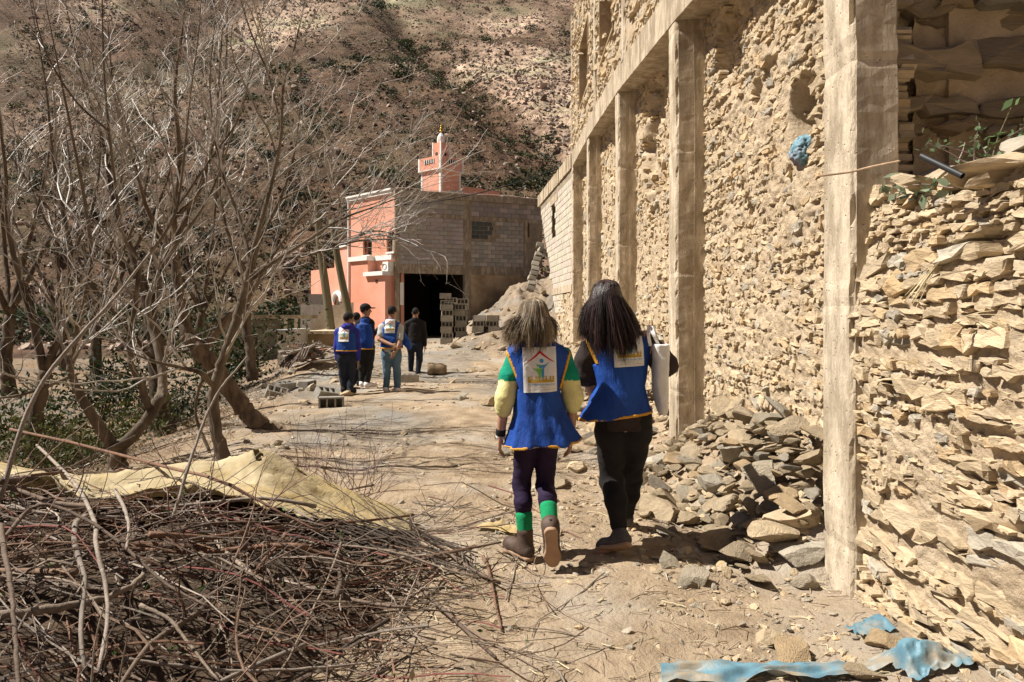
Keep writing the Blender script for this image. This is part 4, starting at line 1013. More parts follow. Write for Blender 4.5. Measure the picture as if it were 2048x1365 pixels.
# scattered single stones on the right and left edges of the track
for k in range(150):
    Y = 2.6 + 20 * rng.random() ** 1.3; side = rng.random()
    if side < .62: x = rng.uniform(.1, 1.5) if Y > 6 else rng.uniform(.9, 1.7)
    elif side < .9: x = float(edgeX(Y)) + rng.normal() * .6
    else: x = rng.uniform(-1.5, .8)
    if Y < 5.4 and x < .4: continue
    s = rng.uniform(.035, .12) * (1 + .05 * Y)
    lab, grp = (('loose stone on the right side of the track', 'stones on the right of the track') if x > .0 else ('loose stone on the left verge of the track', 'stones on the left verge'))
    g_ = rng.random() < .4; lab = ('large ' if s > .13 else ('small ' if s < .07 else '')) + ('grey ' if g_ else 'tan ') + lab + (', near the camera' if Y < 6 else (', by the men' if Y > 12 else ', beyond the women'))
    stone_at((x, Y, (GHS(x, Y)) + .2 * s), s, .25, lab, grp, g_)
# gravel, crumbs and straw: stuff
gv = MB(); pr = [rock(rng, 0, 5, .55) for _ in range(12)] + [rock(rng, 1, 9, .5) for _ in range(3)]
n = 22000; Y_ = 2.0 + 24 * rng.random(n) ** 1.5; t = rng.random(n); ex = edgeX(Y_)
X_ = np.where(t < .5, rng.uniform(-.2, 1.8, n), np.where(t < .7, ex + rng.normal(size=n), ex + (1.6 - ex) * rng.random(n)))
ok = rng.random(n) < (.15 + .85 * sst(0, .6, fbm(X_ * 1.3, Y_ * .9, 3., 2))) * np.where((X_ < .7) & (X_ > ex + .8), .65, 1); X_, Y_ = X_[ok], Y_[ok]; n = len(X_)
sz = (.004 + .019 * rng.random(n) ** 2.6) * (1 + .07 * Y_)
tn = np.array([tanc(rng) if rng.random() < .6 else np.array((.40, .355, .295)) * rng.uniform(.7, 1.2) for _ in range(n)])
scatter(gv, pr, np.column_stack([X_, Y_, gh(X_, Y_) + .15 * sz]), sz, tn, rng, .3)
setp(gv.build('gravel', M['rock']), 'small stones and grit strewn over the dirt track', 'gravel', None, 'stuff')
st = MB()
for k in range(1500):
    Y = rng.uniform(1.9, 5.2) if k < 1100 else rng.uniform(5, 9); x = rng.uniform(-.9, 1.9) if k < 1100 else rng.uniform(-2.6, 1.6)
    L = rng.uniform(.03, .14) * (1 + .6 * (rng.random() < .1)); a = rng.uniform(0, 6.3); d = np.array([math.cos(a), math.sin(a), 0]); z = (GHS(x, Y)) + .008
    b = np.array([-d[1], d[0], 0]) * rng.normal() * .15 * L
    p = np.array([[x, Y, z] - d * L / 2, [x, Y, z + .006] + b, [x, Y, z] + d * L / 2])
    c = [(.50, .42, .26), (.30, .22, .14), (.17, .12, .09), (.44, .38, .28)][rng.integers(4)]
    st.tube(p, rng.uniform(.0012, .003), 3, c)
setp(st.build('straw_litter', M['straw']), 'straw and twig crumbs scattered on the near dirt', 'litter', None, 'stuff')

# ------------------------------------------------------------------ trees
def grow(mb, rng, path, rad, level, spec, tint, keepout=None):
    """recursive side shoots along a path"""
    n, lmin, lmax, ang, up, segs = spec[level]
    m = len(path)
    for k in range(n):
        t = rng.uniform(.18 if level else .30, 1.0); i = min(int(t * (m - 1)), m - 2); f = t * (m - 1) - i
        p = path[i] * (1 - f) + path[i + 1] * f; d = path[i + 1] - path[i]; d = d / (np.linalg.norm(d) + 1e-9)
        r0 = np.interp(t, np.linspace(0, 1, m), rad)
        s = rng.normal(size=3); s -= d * (s @ d); s /= np.linalg.norm(s) + 1e-9
        a = rng.uniform(*ang); v = d * math.cos(a) + s * math.sin(a); v[2] += up * rng.uniform(.3, 1.2); v /= np.linalg.norm(v)
        L = rng.uniform(lmin, lmax) * (1.15 - .45 * t); q = [p]; w = v.copy()
        for j in range(segs):
            w = w + rng.normal(size=3) * .17; w[2] += .06 * up; w /= np.linalg.norm(w); q.append(q[-1] + w * L / segs)
        q = np.array(q); ra = min(r0 * .62, (.013, .0068, .0042)[min(level, 2)] * rng.uniform(.7, 1.35)); rr = np.linspace(ra, ra * .38, len(q))
        tn = np.array(tint) * rng.uniform(.42, 1.25) * (1 + .14 * level)
        mb.tube(q, rr, 5 if level == 0 else 3, tn, cap=False)
        if level + 1 < len(spec): grow(mb, rng, q, rr, level + 1, spec, tint)
SPEC = [(10, .7, 1.9, (.4, 1.0), .45, 8), (5, .3, .9, (.4, 1.0), .4, 5), (3, .12, .40, (.4, 1.1), .3, 4)]
def tree(seed, label, limbs, spec=SPEC, bark='bark', tint=(.36, .325, .285), group=None, leafy=None, btint=(1, 1, 1)):
    """limbs: list of ([(px, py, Y, radius) ...], grow?)"""
    rng = np.random.default_rng(seed); q0 = limbs[0][0][0]; base = P(*q0[:3])
    root = empty('bare_tree', base, label, 'tree', group)
    tb = MB(); cr = MB()
    for pts, g in limbs:
        p = np.array([P(a, b, c) for a, b, c, r in pts]); r = np.array([x[3] for x in pts]) * .72; n = 6 * len(pts)
        q = cat(p, n); rr = np.interp(np.linspace(0, 1, n), np.linspace(0, 1, len(r)), r)
        q[1:-1] += rng.normal(size=(n - 2, 3)) * rr[1:-1, None] * .09
        rr = rr * (1 + .03 * rng.normal(size=n))
        V, f = tube(q, rr, 10 if r[0] > .04 else 7)
        V += (.10 * np.repeat(rr, 10 if r[0] > .04 else 7) * fbm(V[:, 0] * 14, V[:, 1] * 14, V[:, 2] * 6, 2))[:, None] * (V - np.repeat(q, 10 if r[0] > .04 else 7, 0)) / (np.repeat(rr, 10 if r[0] > .04 else 7)[:, None] + 1e-6)
        tb.add(V, f, btint)
        if g: grow(cr, rng, q, rr, 0, [(max(2, int(spec[0][0] * g)),) + spec[0][1:]] + spec[1:], tint)
    ob('trunk', tb.mesh('trunk', M[bark], True), root); ob('crown', cr.mesh('crown', M['twig']), root)
    return root
tree(201, 'nearest bare walnut tree with a low forked trunk behind the tarp', [
    ([(240, 965, 7.6, .15), (236, 920, 7.6, .13), (233, 888, 7.6, .14)], 0),
    ([(228, 895, 7.6, .09), (190, 840, 7.5, .075), (160, 790, 7.4, .062), (143, 750, 7.3, .05), (141, 730, 7.3, .046), (150, 680, 7.3, .042), (172, 590, 7.2, .036), (182, 500, 7.2, .03), (160, 350, 7.1, .022), (120, 150, 7.0, .014), (90, 0, 7, .008)], 1.2),
    ([(240, 895, 7.6, .10), (285, 850, 7.6, .085), (318, 800, 7.7, .085), (326, 770, 7.8, .07), (318, 710, 7.9, .055), (302, 650, 8.0, .045), (300, 590, 8.0, .04), (345, 500, 8.0, .03), (420, 390, 8.0, .022), (470, 250, 7.9, .014), (510, 130, 7.8, .008)], 1.2),
    ([(296, 815, 7.6, .06), (284, 775, 7.5, .05), (264, 730, 7.4, .044), (260, 690, 7.4, .042), (270, 620, 7.3, .038), (277, 560, 7.2, .034), (281, 522, 7.2, .038)], .5),
    ([(281, 524, 7.2, .03), (250, 480, 7.2, .026), (232, 380, 7.1, .022), (216, 240, 7.0, .018), (207, 120, 7.0, .014), (204, -30, 7, .008)], 1.1),
    ([(281, 524, 7.2, .03), (320, 480, 7.2, .026), (352, 420, 7.2, .022), (366, 330, 7.2, .018), (380, 200, 7.1, .013), (398, 60, 7.1, .008), (404, -40, 7, .005)], 1.1),
    ([(354, 415, 7.2, .02), (420, 320, 7.2, .016), (480, 230, 7.2, .012), (505, 110, 7.2, .008), (530, 0, 7.2, .004)], .8),
    ([(143, 752, 7.3, .03), (100, 770, 7.1, .026), (40, 790, 6.9, .02), (-40, 800, 6.8, .012)], .6),
    ([(215, 260, 7.0, .017), (150, 200, 6.9, .013), (90, 100, 6.8, .01), (60, -20, 6.8, .006)], .7)])
tree(202, 'slim bare tree leaning right at the edge of the track', [
    ([(450, 925, 6.8, .10), (428, 840, 6.8, .075), (430, 775, 6.8, .07), (440, 735, 6.8, .068), (455, 690, 6.8, .062), (474, 636, 6.8, .058), (490, 575, 6.8, .05), (500, 535, 6.8, .05)], .3),
    ([(498, 545, 6.8, .042), (515, 470, 6.8, .036), (545, 360, 6.9, .03), (562, 270, 6.9, .024), (566, 180, 6.9, .02), (590, 90, 6.9, .013), (615, -20, 6.9, .006)], 1.3),
    ([(490, 570, 6.8, .034), (545, 525, 6.7, .028), (600, 490, 6.6, .022), (680, 440, 6.5, .017), (745, 415, 6.5, .011), (800, 395, 6.5, .006)], 1.0),
    ([(562, 262, 6.9, .02), (540, 160, 6.9, .016), (500, 60, 6.9, .011), (470, -40, 6.9, .006)], .9),
    ([(500, 530, 6.8, .03), (480, 440, 7.0, .024), (440, 330, 7.1, .018), (420, 180, 7.2, .012), (430, 40, 7.2, .006)], 1.0),
    ([(430, 775, 6.8, .04), (400, 745, 6.6, .034), (360, 735, 6.5, .028), (300, 720, 6.3, .016), (250, 700, 6.2, .008)], .5),
    ([(440, 735, 6.8, .025), (405, 760, 7.0, .022), (392, 830, 7.1, .022), (420, 905, 7.0, .025)], 0)])
tree(203, 'thick leaning trunk with furrowed dark bark beside the track', [
    ([(552, 868, 9.2, .20), (520, 850, 9.2, .17), (485, 815, 9.2, .16), (445, 755, 9.1, .155), (405, 705, 9.0, .155), (372, 668, 9.0, .15)], 0),
    ([(378, 672, 9.0, .12), (362, 620, 9.0, .10), (352, 540, 9.0, .085), (345, 450, 9.0, .07), (360, 330, 9.0, .05), (350, 180, 9.0, .032), (365, 60, 9.0, .018), (372, -40, 9, .01)], 1.6),
    ([(404, 700, 9.0, .09), (430, 668, 9.0, .08), (462, 630, 9.1, .07), (500, 590, 9.2, .045), (540, 520, 9.3, .03), (600, 440, 9.4, .02), (680, 360, 9.5, .01)], 1.2),
    ([(350, 500, 9.0, .05), (300, 430, 8.9, .04), (270, 330, 8.8, .03), (230, 200, 8.8, .02), (215, 40, 8.8, .01)], 1.2),
    ([(345, 440, 9.0, .045), (400, 380, 9.1, .035), (430, 260, 9.1, .025), (440, 120, 9.2, .015), (450, 0, 9.2, .008)], 1.2)], bark='barkrough', btint=(1.15, 1.1, 1.05))
tree(204, 'bare tree standing farther along the left verge by the hut', [
    ([(506, 760, 16.5, .19), (500, 700, 16.5, .16), (493, 650, 16.5, .15), (492, 600, 16.5, .14), (500, 550, 16.5, .13)], 0),
    ([(500, 555, 16.5, .10), (520, 480, 16.5, .08), (560, 400, 16.6, .06), (590, 300, 16.7, .035), (600, 210, 16.7, .02)], 1.6),
    ([(500, 550, 16.5, .09), (560, 520, 16.2, .075), (630, 505, 15.8, .06), (700, 480, 15.5, .045), (745, 462, 15.3, .03), (800, 470, 15.0, .015)], 1.5),
    ([(640, 482, 15.8, .06), (680, 486, 15.5, .05), (730, 480, 15.2, .035), (790, 478, 15, .02)], .9),
    ([(500, 560, 16.5, .08), (460, 480, 16.6, .06), (440, 380, 16.7, .04), (450, 280, 16.8, .025), (470, 180, 16.8, .015)], 1.5),
    ([(560, 400, 16.6, .05), (640, 360, 16.4, .035), (720, 320, 16.2, .022), (800, 290, 16, .012), (840, 230, 16, .008)], 1.4),
    ([(590, 470, 16.2, .04), (660, 430, 16.0, .03), (740, 410, 15.8, .02), (815, 380, 15.6, .01)], 1.2)],
    spec=[(9, 1.0, 2.3, (.4, 1.0), .35, 7), (5, .5, 1.2, (.5, 1.1), .3, 5), (3, .2, .55, (.5, 1.2), .2, 4)], bark='barkrough')
tree(205, 'stout dark trunk rising behind the nearest forked tree', [
    ([(330, 880, 11.5, .30), (325, 840, 11.5, .24), (318, 780, 11.5, .20), (312, 700, 11.5, .17), (300, 620, 11.5, .15)], 0),
    ([(300, 625, 11.5, .12), (270, 520, 11.5, .09), (230, 420, 11.5, .065), (210, 300, 11.5, .045), (160, 140, 11.5, .025), (130, 0, 11.5, .012)], 1.6),
    ([(302, 620, 11.5, .11), (330, 520, 11.6, .085), (380, 420, 11.8, .06), (420, 300, 12, .04), (450, 140, 12, .02), (455, 0, 12, .01)], 1.6),
    ([(280, 560, 11.5, .07), (210, 500, 11.3, .05), (120, 440, 11.2, .035), (40, 340, 11, .02), (-20, 240, 11, .01)], 1.4),
    ([(318, 760, 11.5, .06), (290, 700, 11.3, .05), (240, 640, 11.1, .04), (180, 560, 11, .03), (130, 460, 11, .018)], 1.2)],
    spec=[(8, .9, 2.0, (.4, 1.0), .4, 7), (4, .45, 1.0, (.5, 1.1), .3, 5), (3, .18, .5, (.5, 1.2), .2, 4)], bark='barkrough', btint=(.75, .72, .7))
tree(206, 'many stemmed bare tree at the far left edge', [
    ([(60, 900, 9.5, .14), (75, 820, 9.5, .12), (90, 740, 9.5, .11)], 0),
    ([(90, 745, 9.5, .08), (60, 620, 9.4, .06), (20, 480, 9.3, .045), (10, 330, 9.2, .03), (-10, 150, 9.2, .016)], 1.4),
    ([(90, 740, 9.5, .08), (130, 640, 9.5, .06), (140, 500, 9.5, .045), (110, 340, 9.5, .03), (90, 160, 9.5, .018), (60, 0, 9.5, .01)], 1.4),
    ([(92, 740, 9.5, .06), (170, 660, 9.6, .045), (230, 540, 9.7, .033), (290, 380, 9.8, .022), (310, 200, 9.8, .012)], 1.3),
    ([(140, 520, 9.5, .03), (190, 400, 9.5, .022), (200, 250, 9.5, .015), (180, 80, 9.5, .008)], 1.0)],
    spec=[(8, .8, 1.9, (.4, 1.0), .4, 7), (4, .4, .9, (.5, 1.1), .3, 5), (3, .15, .42, (.5, 1.2), .2, 4)], btint=(.85, .82, .8))
far_specs = [(6, 1.1, 2.6, (.4, 1.0), .35, 6), (4, .5, 1.3, (.5, 1.1), .3, 4), (2, .2, .6, (.5, 1.2), .2, 3)]
for i, (bx, by, Y, lab) in enumerate(((200, 790, 16, 'bare tree in the grove behind the forked tree'), (400, 745, 20, 'bare tree in the grove left of the hut'), (20, 790, 15, 'bare tree in the grove at the left picture edge'), (130, 740, 21, 'farthest bare tree in the left grove'))):
    r_ = np.random.default_rng(300 + i); s = 16 / Y
    L0 = [([(bx, by, Y, .2), (bx - 8, by - 70 * s, Y, .17), (bx + r_.normal() * 12, by - 150 * s, Y, .14)], 0)]
    j = L0[0][0][-1]
    for k in range(4):
        dx = (-130, -45, 50, 140)[k] * s + r_.normal() * 15
        L0.append(([(j[0], j[1], Y, .09), (j[0] + dx * .4, j[1] - 110 * s, Y + r_.normal() * .3, .065), (j[0] + dx * .9, j[1] - 250 * s, Y + r_.normal() * .6, .04), (j[0] + dx * 1.2, j[1] - 400 * s, Y + r_.normal() * .8, .018)], 1.3))
    tree(310 + i, lab, L0, spec=far_specs, bark='barkrough', btint=(.8, .78, .75), tint=(.32, .285, .25))

# green undergrowth among the trees
def leaf_shrub(seed, px, py, Y, w, h, n, col, label, leaf=.05):
    r = np.random.default_rng(seed); c = P(px, py, Y); c[2] = (GHS(c[0], c[1])) - .05
    root = empty('leafy_shrub', c, label, 'shrub')
    sm = MB(); cl = []
    for k in range(16):
        e = c + np.array([r.normal() * w * .4, r.normal() * w * .35, h * r.uniform(.4, 1.0)]); q = cat([c + r.normal(size=3) * [.1, .1, 0], (c + e) / 2 + r.normal(size=3) * .08, e], 7); sm.tube(q, np.linspace(.014, .004, 7), 4, (.2, .15, .10)); cl.append(q)
    ob('stem', sm.mesh('stem', M['twig']), root)
    k = r.integers(16, size=n); t = r.integers(2, 7, size=n); ctr = np.array([cl[a][b] for a, b in zip(k, t)]) + r.normal(size=(n, 3)) * [w * .13, w * .13, h * .10]
    ctr[:, 2] = np.maximum(ctr[:, 2], c[2] + .03)
    a = r.normal(size=(n, 3)); a /= np.linalg.norm(a, axis=1)[:, None]; b = np.cross(a, r.normal(size=(n, 3))); b /= np.linalg.norm(b, axis=1)[:, None]; s = r.uniform(.5, 1.2, (n, 1)) * leaf
    V = np.stack([ctr - a * s, ctr + b * s * .45, ctr + a * s, ctr - b * s * .45], 1).reshape(-1, 3)
    tn = np.repeat(np.array(col) * r.uniform(.6, 1.35, (n, 1)) * np.where(r.random((n, 1)) < .08, np.array([[1.7, 1.35, .7]]), 1.0), 4, 0)
    ob('foliage', mesh('foliage', V, [np.arange(4 * n).reshape(n, 4)], M['leaf'], False, tn), root)
G1, G2 = (.034, .050, .016), (.020, .032, .013)
leaf_shrub(401, 40, 800, 10.5, 1.5, 1.3, 1500, G1, 'green leafy shrub at the left picture edge')
leaf_shrub(402, 190, 850, 10.0, 1.5, .9, 1700, (.060, .068, .02), 'yellowish green shrub left of the forked tree')
leaf_shrub(403, 345, 800, 12.5, 1.3, 1.2, 1300, G2, 'dark green shrub behind the forked tree')
leaf_shrub(404, 450, 740, 17.5, 2.0, 2.0, 2600, G1, 'green shrub between the leaning trunk and the hut', .07)
leaf_shrub(405, 230, 760, 14.5, 2.2, 1.6, 1800, G2, 'dark green bush deep in the grove', .07)
leaf_shrub(406, 90, 870, 8.6, 1.2, .8, 1800, (.060, .066, .02), 'low pale green plant at the foot of the left trees', .035)
leaf_shrub(407, 620, 655, 30, 2.0, 1.7, 1200, G1, 'green bush behind the pale block wall', .10)
# dry weeds under the trees
rng = np.random.default_rng(410); dw = MB()
for k in range(2600):
    Y = rng.uniform(6.0, 15); x = float(edgeX(Y)) - rng.uniform(.0, 7) ** 1; z = (GHS(x, Y))
    L = rng.uniform(.06, .45); d = rng.normal(size=3); d[2] = abs(d[2]) * .7 + .1; d /= np.linalg.norm(d)
    q = np.array([[x, Y, z], [x, Y, z] + d * L * .5 + rng.normal(size=3) * .03, [x, Y, z] + d * L])
    dw.tube(q, np.linspace(.004, .0015, 3), 3, np.array([(.24, .17, .11), (.34, .26, .17), (.14, .10, .075)][rng.integers(3)]), False)
setp(dw.build('dry_weeds', M['straw']), 'dry weeds and fallen twigs under the bare trees', 'weeds', None, 'stuff')

# ------------------------------------------------------------------ cut brushwood heap and canvas
rng = np.random.default_rng(501)
axp = np.arange(-6, .25, .06); ayp = np.arange(.6, 6.05, .06)
V, Q = sheet(axp, ayp, lambda x, y: gh(x, y) - .07 + pile(x, y) * .80 + .03 * fbm(x * 6, y * 6, 1, 3) * sst(0, .1, pile(x, y)))
setp(ob('brush_litter_shade', mesh('brush_litter_shade', V, [Q], mat('brush_litter_shade', (.045, .03, .02), (.13, .09, .06), 14, 1.0, 1.0, 50), True)), 'dark leaf litter and fine twigs inside the brushwood heap', 'litter', None, 'stuff')  # dark litter underlay, its tone carries the shade deep in the heap
def stick(rng, p0, d, L, wob=.10, n=9, follow=True, off=.0):
    q = [np.array(p0, float)]; w = np.array(d, float); w /= np.linalg.norm(w)
    for j in range(n - 1):
        w = w + rng.normal(size=3) * [wob, wob, wob * .6]; w /= np.linalg.norm(w); q.append(q[-1] + w * L / (n - 1))
    return np.array(q)
BC = [(.19, .125, .085), (.155, .115, .088), (.25, .20, .155), (.10, .075, .058), (.30, .255, .215), (.20, .115, .078)]
fine = MB(); fine_red = 0; nobj = 0; bigs = []
for k in range(2600):
    y = rng.uniform(1.3, 5.4); x = rng.uniform(-4.6, .25)
    h = (PLS(x, y)); 
    if h < .03 and rng.random() < .8: continue
    big = k % 14 == 0
    L = rng.uniform(.7, 2.0) if big else rng.uniform(.18, 1.1)
    a = rng.normal() * .65 + (0 if rng.random() < .75 else 1.4); d = np.array([math.cos(a), math.sin(a), rng.normal() * (.10 if big else .22)])
    if rng.random() < .5: d = -d
    z = (GHS(x, y)) + h * rng.uniform(.80, 1.08) + rng.uniform(0, .07)
    q = stick(rng, np.array([x, y, z]) - d * L / 2, d, L, .12 if not big else .07)
    fl = np.array([(GHS(p[0], p[1])) + .8 * (PLS(p[0], p[1])) + .012 for p in q]); cap_ = fl + .18
    q[:, 2] = np.clip(q[:, 2], fl, cap_)
    if q[:, 1].min() < 1.15: continue
    if y > 3.95 and x < -.75 and rng.random() < .86: continue
    r = rng.uniform(.008, .017) if big else rng.uniform(.0018, .0065)
    c = np.array(BC[rng.integers(6)]) * rng.uniform(.7, 1.3)
    if not big and rng.random() < .05: c = np.array((.20, .07, .06))
    rr = np.linspace(r, r * .45, len(q))
    if big and q[:, 0].max() > .0: continue
    if big: bigs.append((q, rr, c))
    else: fine.tube(q, rr, 4 if r > .004 else 3, c, False)
    if rng.random() < (.9 if big else .25):      # side shoots
        for s in range(rng.integers(1, 4)):
            i = rng.integers(2, len(q) - 1); dd = (q[i] - q[i - 1]); dd = dd / np.linalg.norm(dd) + rng.normal(size=3) * .5; Ls = rng.uniform(.12, .5)
            qs = stick(rng, q[i], dd, Ls, .15, 6); fine.tube(qs, np.linspace(rr[i] * .6, .0012, 6), 3, c * 1.1, False)
def nrm3(v): return v / (np.linalg.norm(v) + 1e-9)
def ray_pile(px, py, off):
    for Y in np.arange(1.25, 9, .02):
        q = P(px, py, Y)
        if q[2] <= (GHS(q[0], q[1])) + (PLS(q[0], q[1])) + off: return q
    return P(px, py, 6)
EXPL = [([(20, 858), (163, 890), (333, 934), (425, 956), (500, 992), (570, 1030), (640, 1062)], .20, .012, 5, 'long reddish branch arching over the canvas edge'),
        ([(74, 890), (148, 964), (189, 1045), (192, 1090), (211, 1175), (215, 1240), (196, 1345)], .16, .0115, 4, 'pale grey bent branch rising at the near left of the heap'),
        ([(0, 1000), (45, 850), (95, 750), (170, 660), (235, 590), (300, 505)], None, .012, 4, 'tall straight stick standing up out of the heap at left'),
        ([(0, 1050), (18, 1150), (30, 1260), (38, 1380)], .2, .010, 1, 'grey stick at the left picture edge of the heap'),
        ([(-10, 1232), (120, 1215), (215, 1195), (270, 1165), (300, 1130)], .10, .017, 2, 'thick smooth brown branch lying across the near heap'),
        ([(300, 1068), (420, 1075), (500, 1062), (580, 1052), (700, 1045), (826, 1030)], .10, .014, 5, 'forked reddish branch pointing right below the canvas'),
        ([(575, 1058), (560, 1085), (520, 1130), (505, 1160)], .09, .010, 5, 'side fork of reddish branch hanging down the heap'),
        ([(540, 1078), (620, 1100), (700, 1122), (760, 1142)], .06, .013, 5, 'short thick brown branch below the forked one'),
        ([(820, 1050), (880, 1090), (930, 1130), (1000, 1168)], .04, .013, 1, 'brown branch end reaching the track at right'),
        ([(495, 712), (430, 795), (395, 880), (372, 950), (345, 1040)], None, .010, 4, 'thin stick slanting up before the leaning trunk'),
        ([(682, 1086), (655, 1160), (620, 1230), (575, 1322)], .10, .006, 2, 'thin pale stick crossing the heap downwards'),
        ([(835, 1150), (800, 1230), (775, 1290), (750, 1350)], .10, .004, 4, 'very thin pale twig at the right of the heap'),
        ([(245, 1318), (340, 1330), (480, 1342), (640, 1335), (760, 1322)], .10, .008, 4, 'pale grey stick lying along the bottom of the heap'),
        ([(280, 1210), (340, 1240), (380, 1290), (440, 1365)], .12, .008, 2, 'grey brown stick bending down to the bottom edge'),
        ([(0, 965), (100, 950), (180, 915), (270, 872)], .14, .015, 3, 'dark branch with a pale cut end above the canvas'),
        ([(835, 1060), (900, 1090), (955, 1140), (1000, 1165)], .05, .009, 3, 'dark brown branch beside the right end of the heap'),
        ([(650, 1245), (760, 1225), (860, 1220), (970, 1235)], .05, .006, 3, 'long dark twig lying right over the near dirt'),
        ([(0, 1085), (80, 1010), (200, 1055), (330, 1165), (420, 1215)], .15, .009, 1, 'grey brown branch curving through the left of the heap'),
        ([(230, 980), (250, 1020), (258, 1060), (253, 1100)], .16, .009, 4, 'peeled pale stick standing in the heap by the canvas'),
        ([(1000, 1250), (1120, 1262), (1180, 1285), (1230, 1300)], .01, .005, 2, 'thin twig lying on the dirt in front of the women')]
for pts, off, r, ci, lab in EXPL:
    if off is None:
        b = ray_pile(*pts[-1], .05) if pts[-1][1] > pts[0][1] else ray_pile(*pts[0], .05); n_ = len(pts)
        seq = pts if pts[-1][1] < pts[0][1] else pts[::-1]
        q = np.array([P(a, c, b[1] + .12 * i) for i, (a, c) in enumerate(seq)])
    else: q = np.array([ray_pile(a, c, off) for a, c in pts])
    q[1:-1, 1] = (q[:-2, 1] + 2 * q[1:-1, 1] + q[2:, 1]) / 4
    q = np.array([P(a, c, y) for (a, c), y in zip((pts if off is not None or pts[-1][1] < pts[0][1] else pts[::-1]), q[:, 1])])
    q = cat(q, 22); q += rng.normal(size=q.shape) * r * .12
    o = q.mean(0); mb = MB(); mb.tube(q, np.linspace(r, r * .55, 22) * (1 + .06 * rng.normal(size=22)), 8, np.array(BC[ci]) * 1.0)
    setp(ob('branch', mb.mesh('branch', M['brush'], True, origin=o), None, o), lab, 'branch')
for q, rr, c in bigs[:170]:
    o = q.mean(0); mb = MB(); mb.tube(cat(q, 14), np.interp(np.linspace(0, 1, 14), np.linspace(0, 1, len(rr)), rr), 6, c)
    tone = 'pale grey' if c.sum() > .62 else ('dark brown' if c.sum() < .33 else 'brown'); thick = 'thick' if rr[0] > .013 else 'slim'
    setp(ob('branch', mb.mesh('branch', M['brush'], True, origin=o), None, o), '%s %s cut branch %s of the brushwood heap, %s side' % (thick, tone, 'at the front' if o[1] < 2.4 else ('in the middle' if o[1] < 3.4 else 'at the back'), 'track' if o[0] > -1.2 else 'left'), 'branch', 'branches in the brushwood heap')
for k in range(150):                                  # loose twigs standing up out of the left of the heap
    x = -1.0 - 2.6 * rng.random(); y = rng.uniform(1.5, 3.9); p = np.array([x, y, GHS(x, y) + PLS(x, y) * .9]); el = rng.uniform(.35, 1.25); a = rng.uniform(-1.2, 1.2) + (math.pi if rng.random() < .4 else 0)
    d = np.array([math.cos(a) * math.cos(el), math.sin(a) * math.cos(el) * .6, math.sin(el)]); q = stick(rng, p, d, rng.uniform(.2, .75), .13, 9); r = rng.uniform(.0018, .006)
    if q[:, 1].min() < 1.2: continue
    c = np.array([(.26, .17, .13), (.24, .20, .17), (.17, .11, .085)][rng.integers(3)]) * rng.uniform(.7, 1.3); fine.tube(q, np.linspace(r, r * .35, 9), 4, c, False)
    if rng.random() < .6: i = rng.integers(3, 8); fine.tube(stick(rng, q[i], nrm3(d + rng.normal(size=3) * .6), rng.uniform(.1, .3), .15, 6), np.linspace(r * .6, .001, 6), 3, c, False)
# thin dark spray of twigs fanning right from the heap
for k in range(60):
    p = P(rng.uniform(740, 960), rng.uniform(1060, 1165), rng.uniform(3.8, 4.3)); p[2] = (GHS(p[0], p[1])) + (PLS(p[0], p[1])) + rng.uniform(.01, .10)
    d = np.array([-1, rng.normal() * .25 + .2, .28 + rng.normal() * .1]); q = stick(rng, p, d, rng.uniform(.4, 1.0), .09, 9); q[:, 2] = np.maximum(q[:, 2], [(GHS(a, b)) + .01 for a, b, c in q])
    fine.tube(q, np.linspace(.005, .0015, 9), 4, np.array((.09, .07, .056)) * rng.uniform(.7, 1.4), False)
for k in range(70):                                   # fine upright spray by the canvas tip
    p = P(rng.uniform(560, 760), rng.uniform(940, 1010), rng.uniform(4.7, 5.2)); d = np.array([rng.normal() * .6 + .5, rng.normal() * .4, .5 + rng.random() * .5])
    fine.tube(stick(rng, p, d, rng.uniform(.25, .7), .12, 8), np.linspace(.0035, .001, 8), 3, np.array((.17, .12, .11)) * rng.uniform(.7, 1.5), False)
setp(fine.build('fine_twigs', M['brush']), 'tangle of thin twigs filling the brushwood heap', 'twigs', None, 'stuff')
lf = MB()
for k in range(420):
    x = rng.uniform(-3.6, .1); y = rng.uniform(1.6, 4.2); z = (GHS(x, y)) + (PLS(x, y)) * 1.0 + rng.uniform(-.02, .06)
    if rng.random() < .5 and abs(fbm(np.array([x * 2]), np.array([y * 2]), np.array([0.]), 2)[0]) < .2: continue
    a = rng.normal(size=3); a /= np.linalg.norm(a); b = np.cross(a, rng.normal(size=3)); b /= np.linalg.norm(b); s = rng.uniform(.008, .026); c = np.array([x, y, z])
    lf.add(np.array([c - a * s, c + b * s * .5, c + a * s, c - b * s * .5]), [np.array([[0, 1, 2, 3]])], (np.array((.10, .16, .055)) if rng.random() < .6 else np.array((.30, .24, .14))) * rng.uniform(.6, 1.4))
setp(lf.build('wilted_leaves', M['leaf']), 'wilted green leaves caught in the brushwood heap', 'leaves', None, 'stuff')
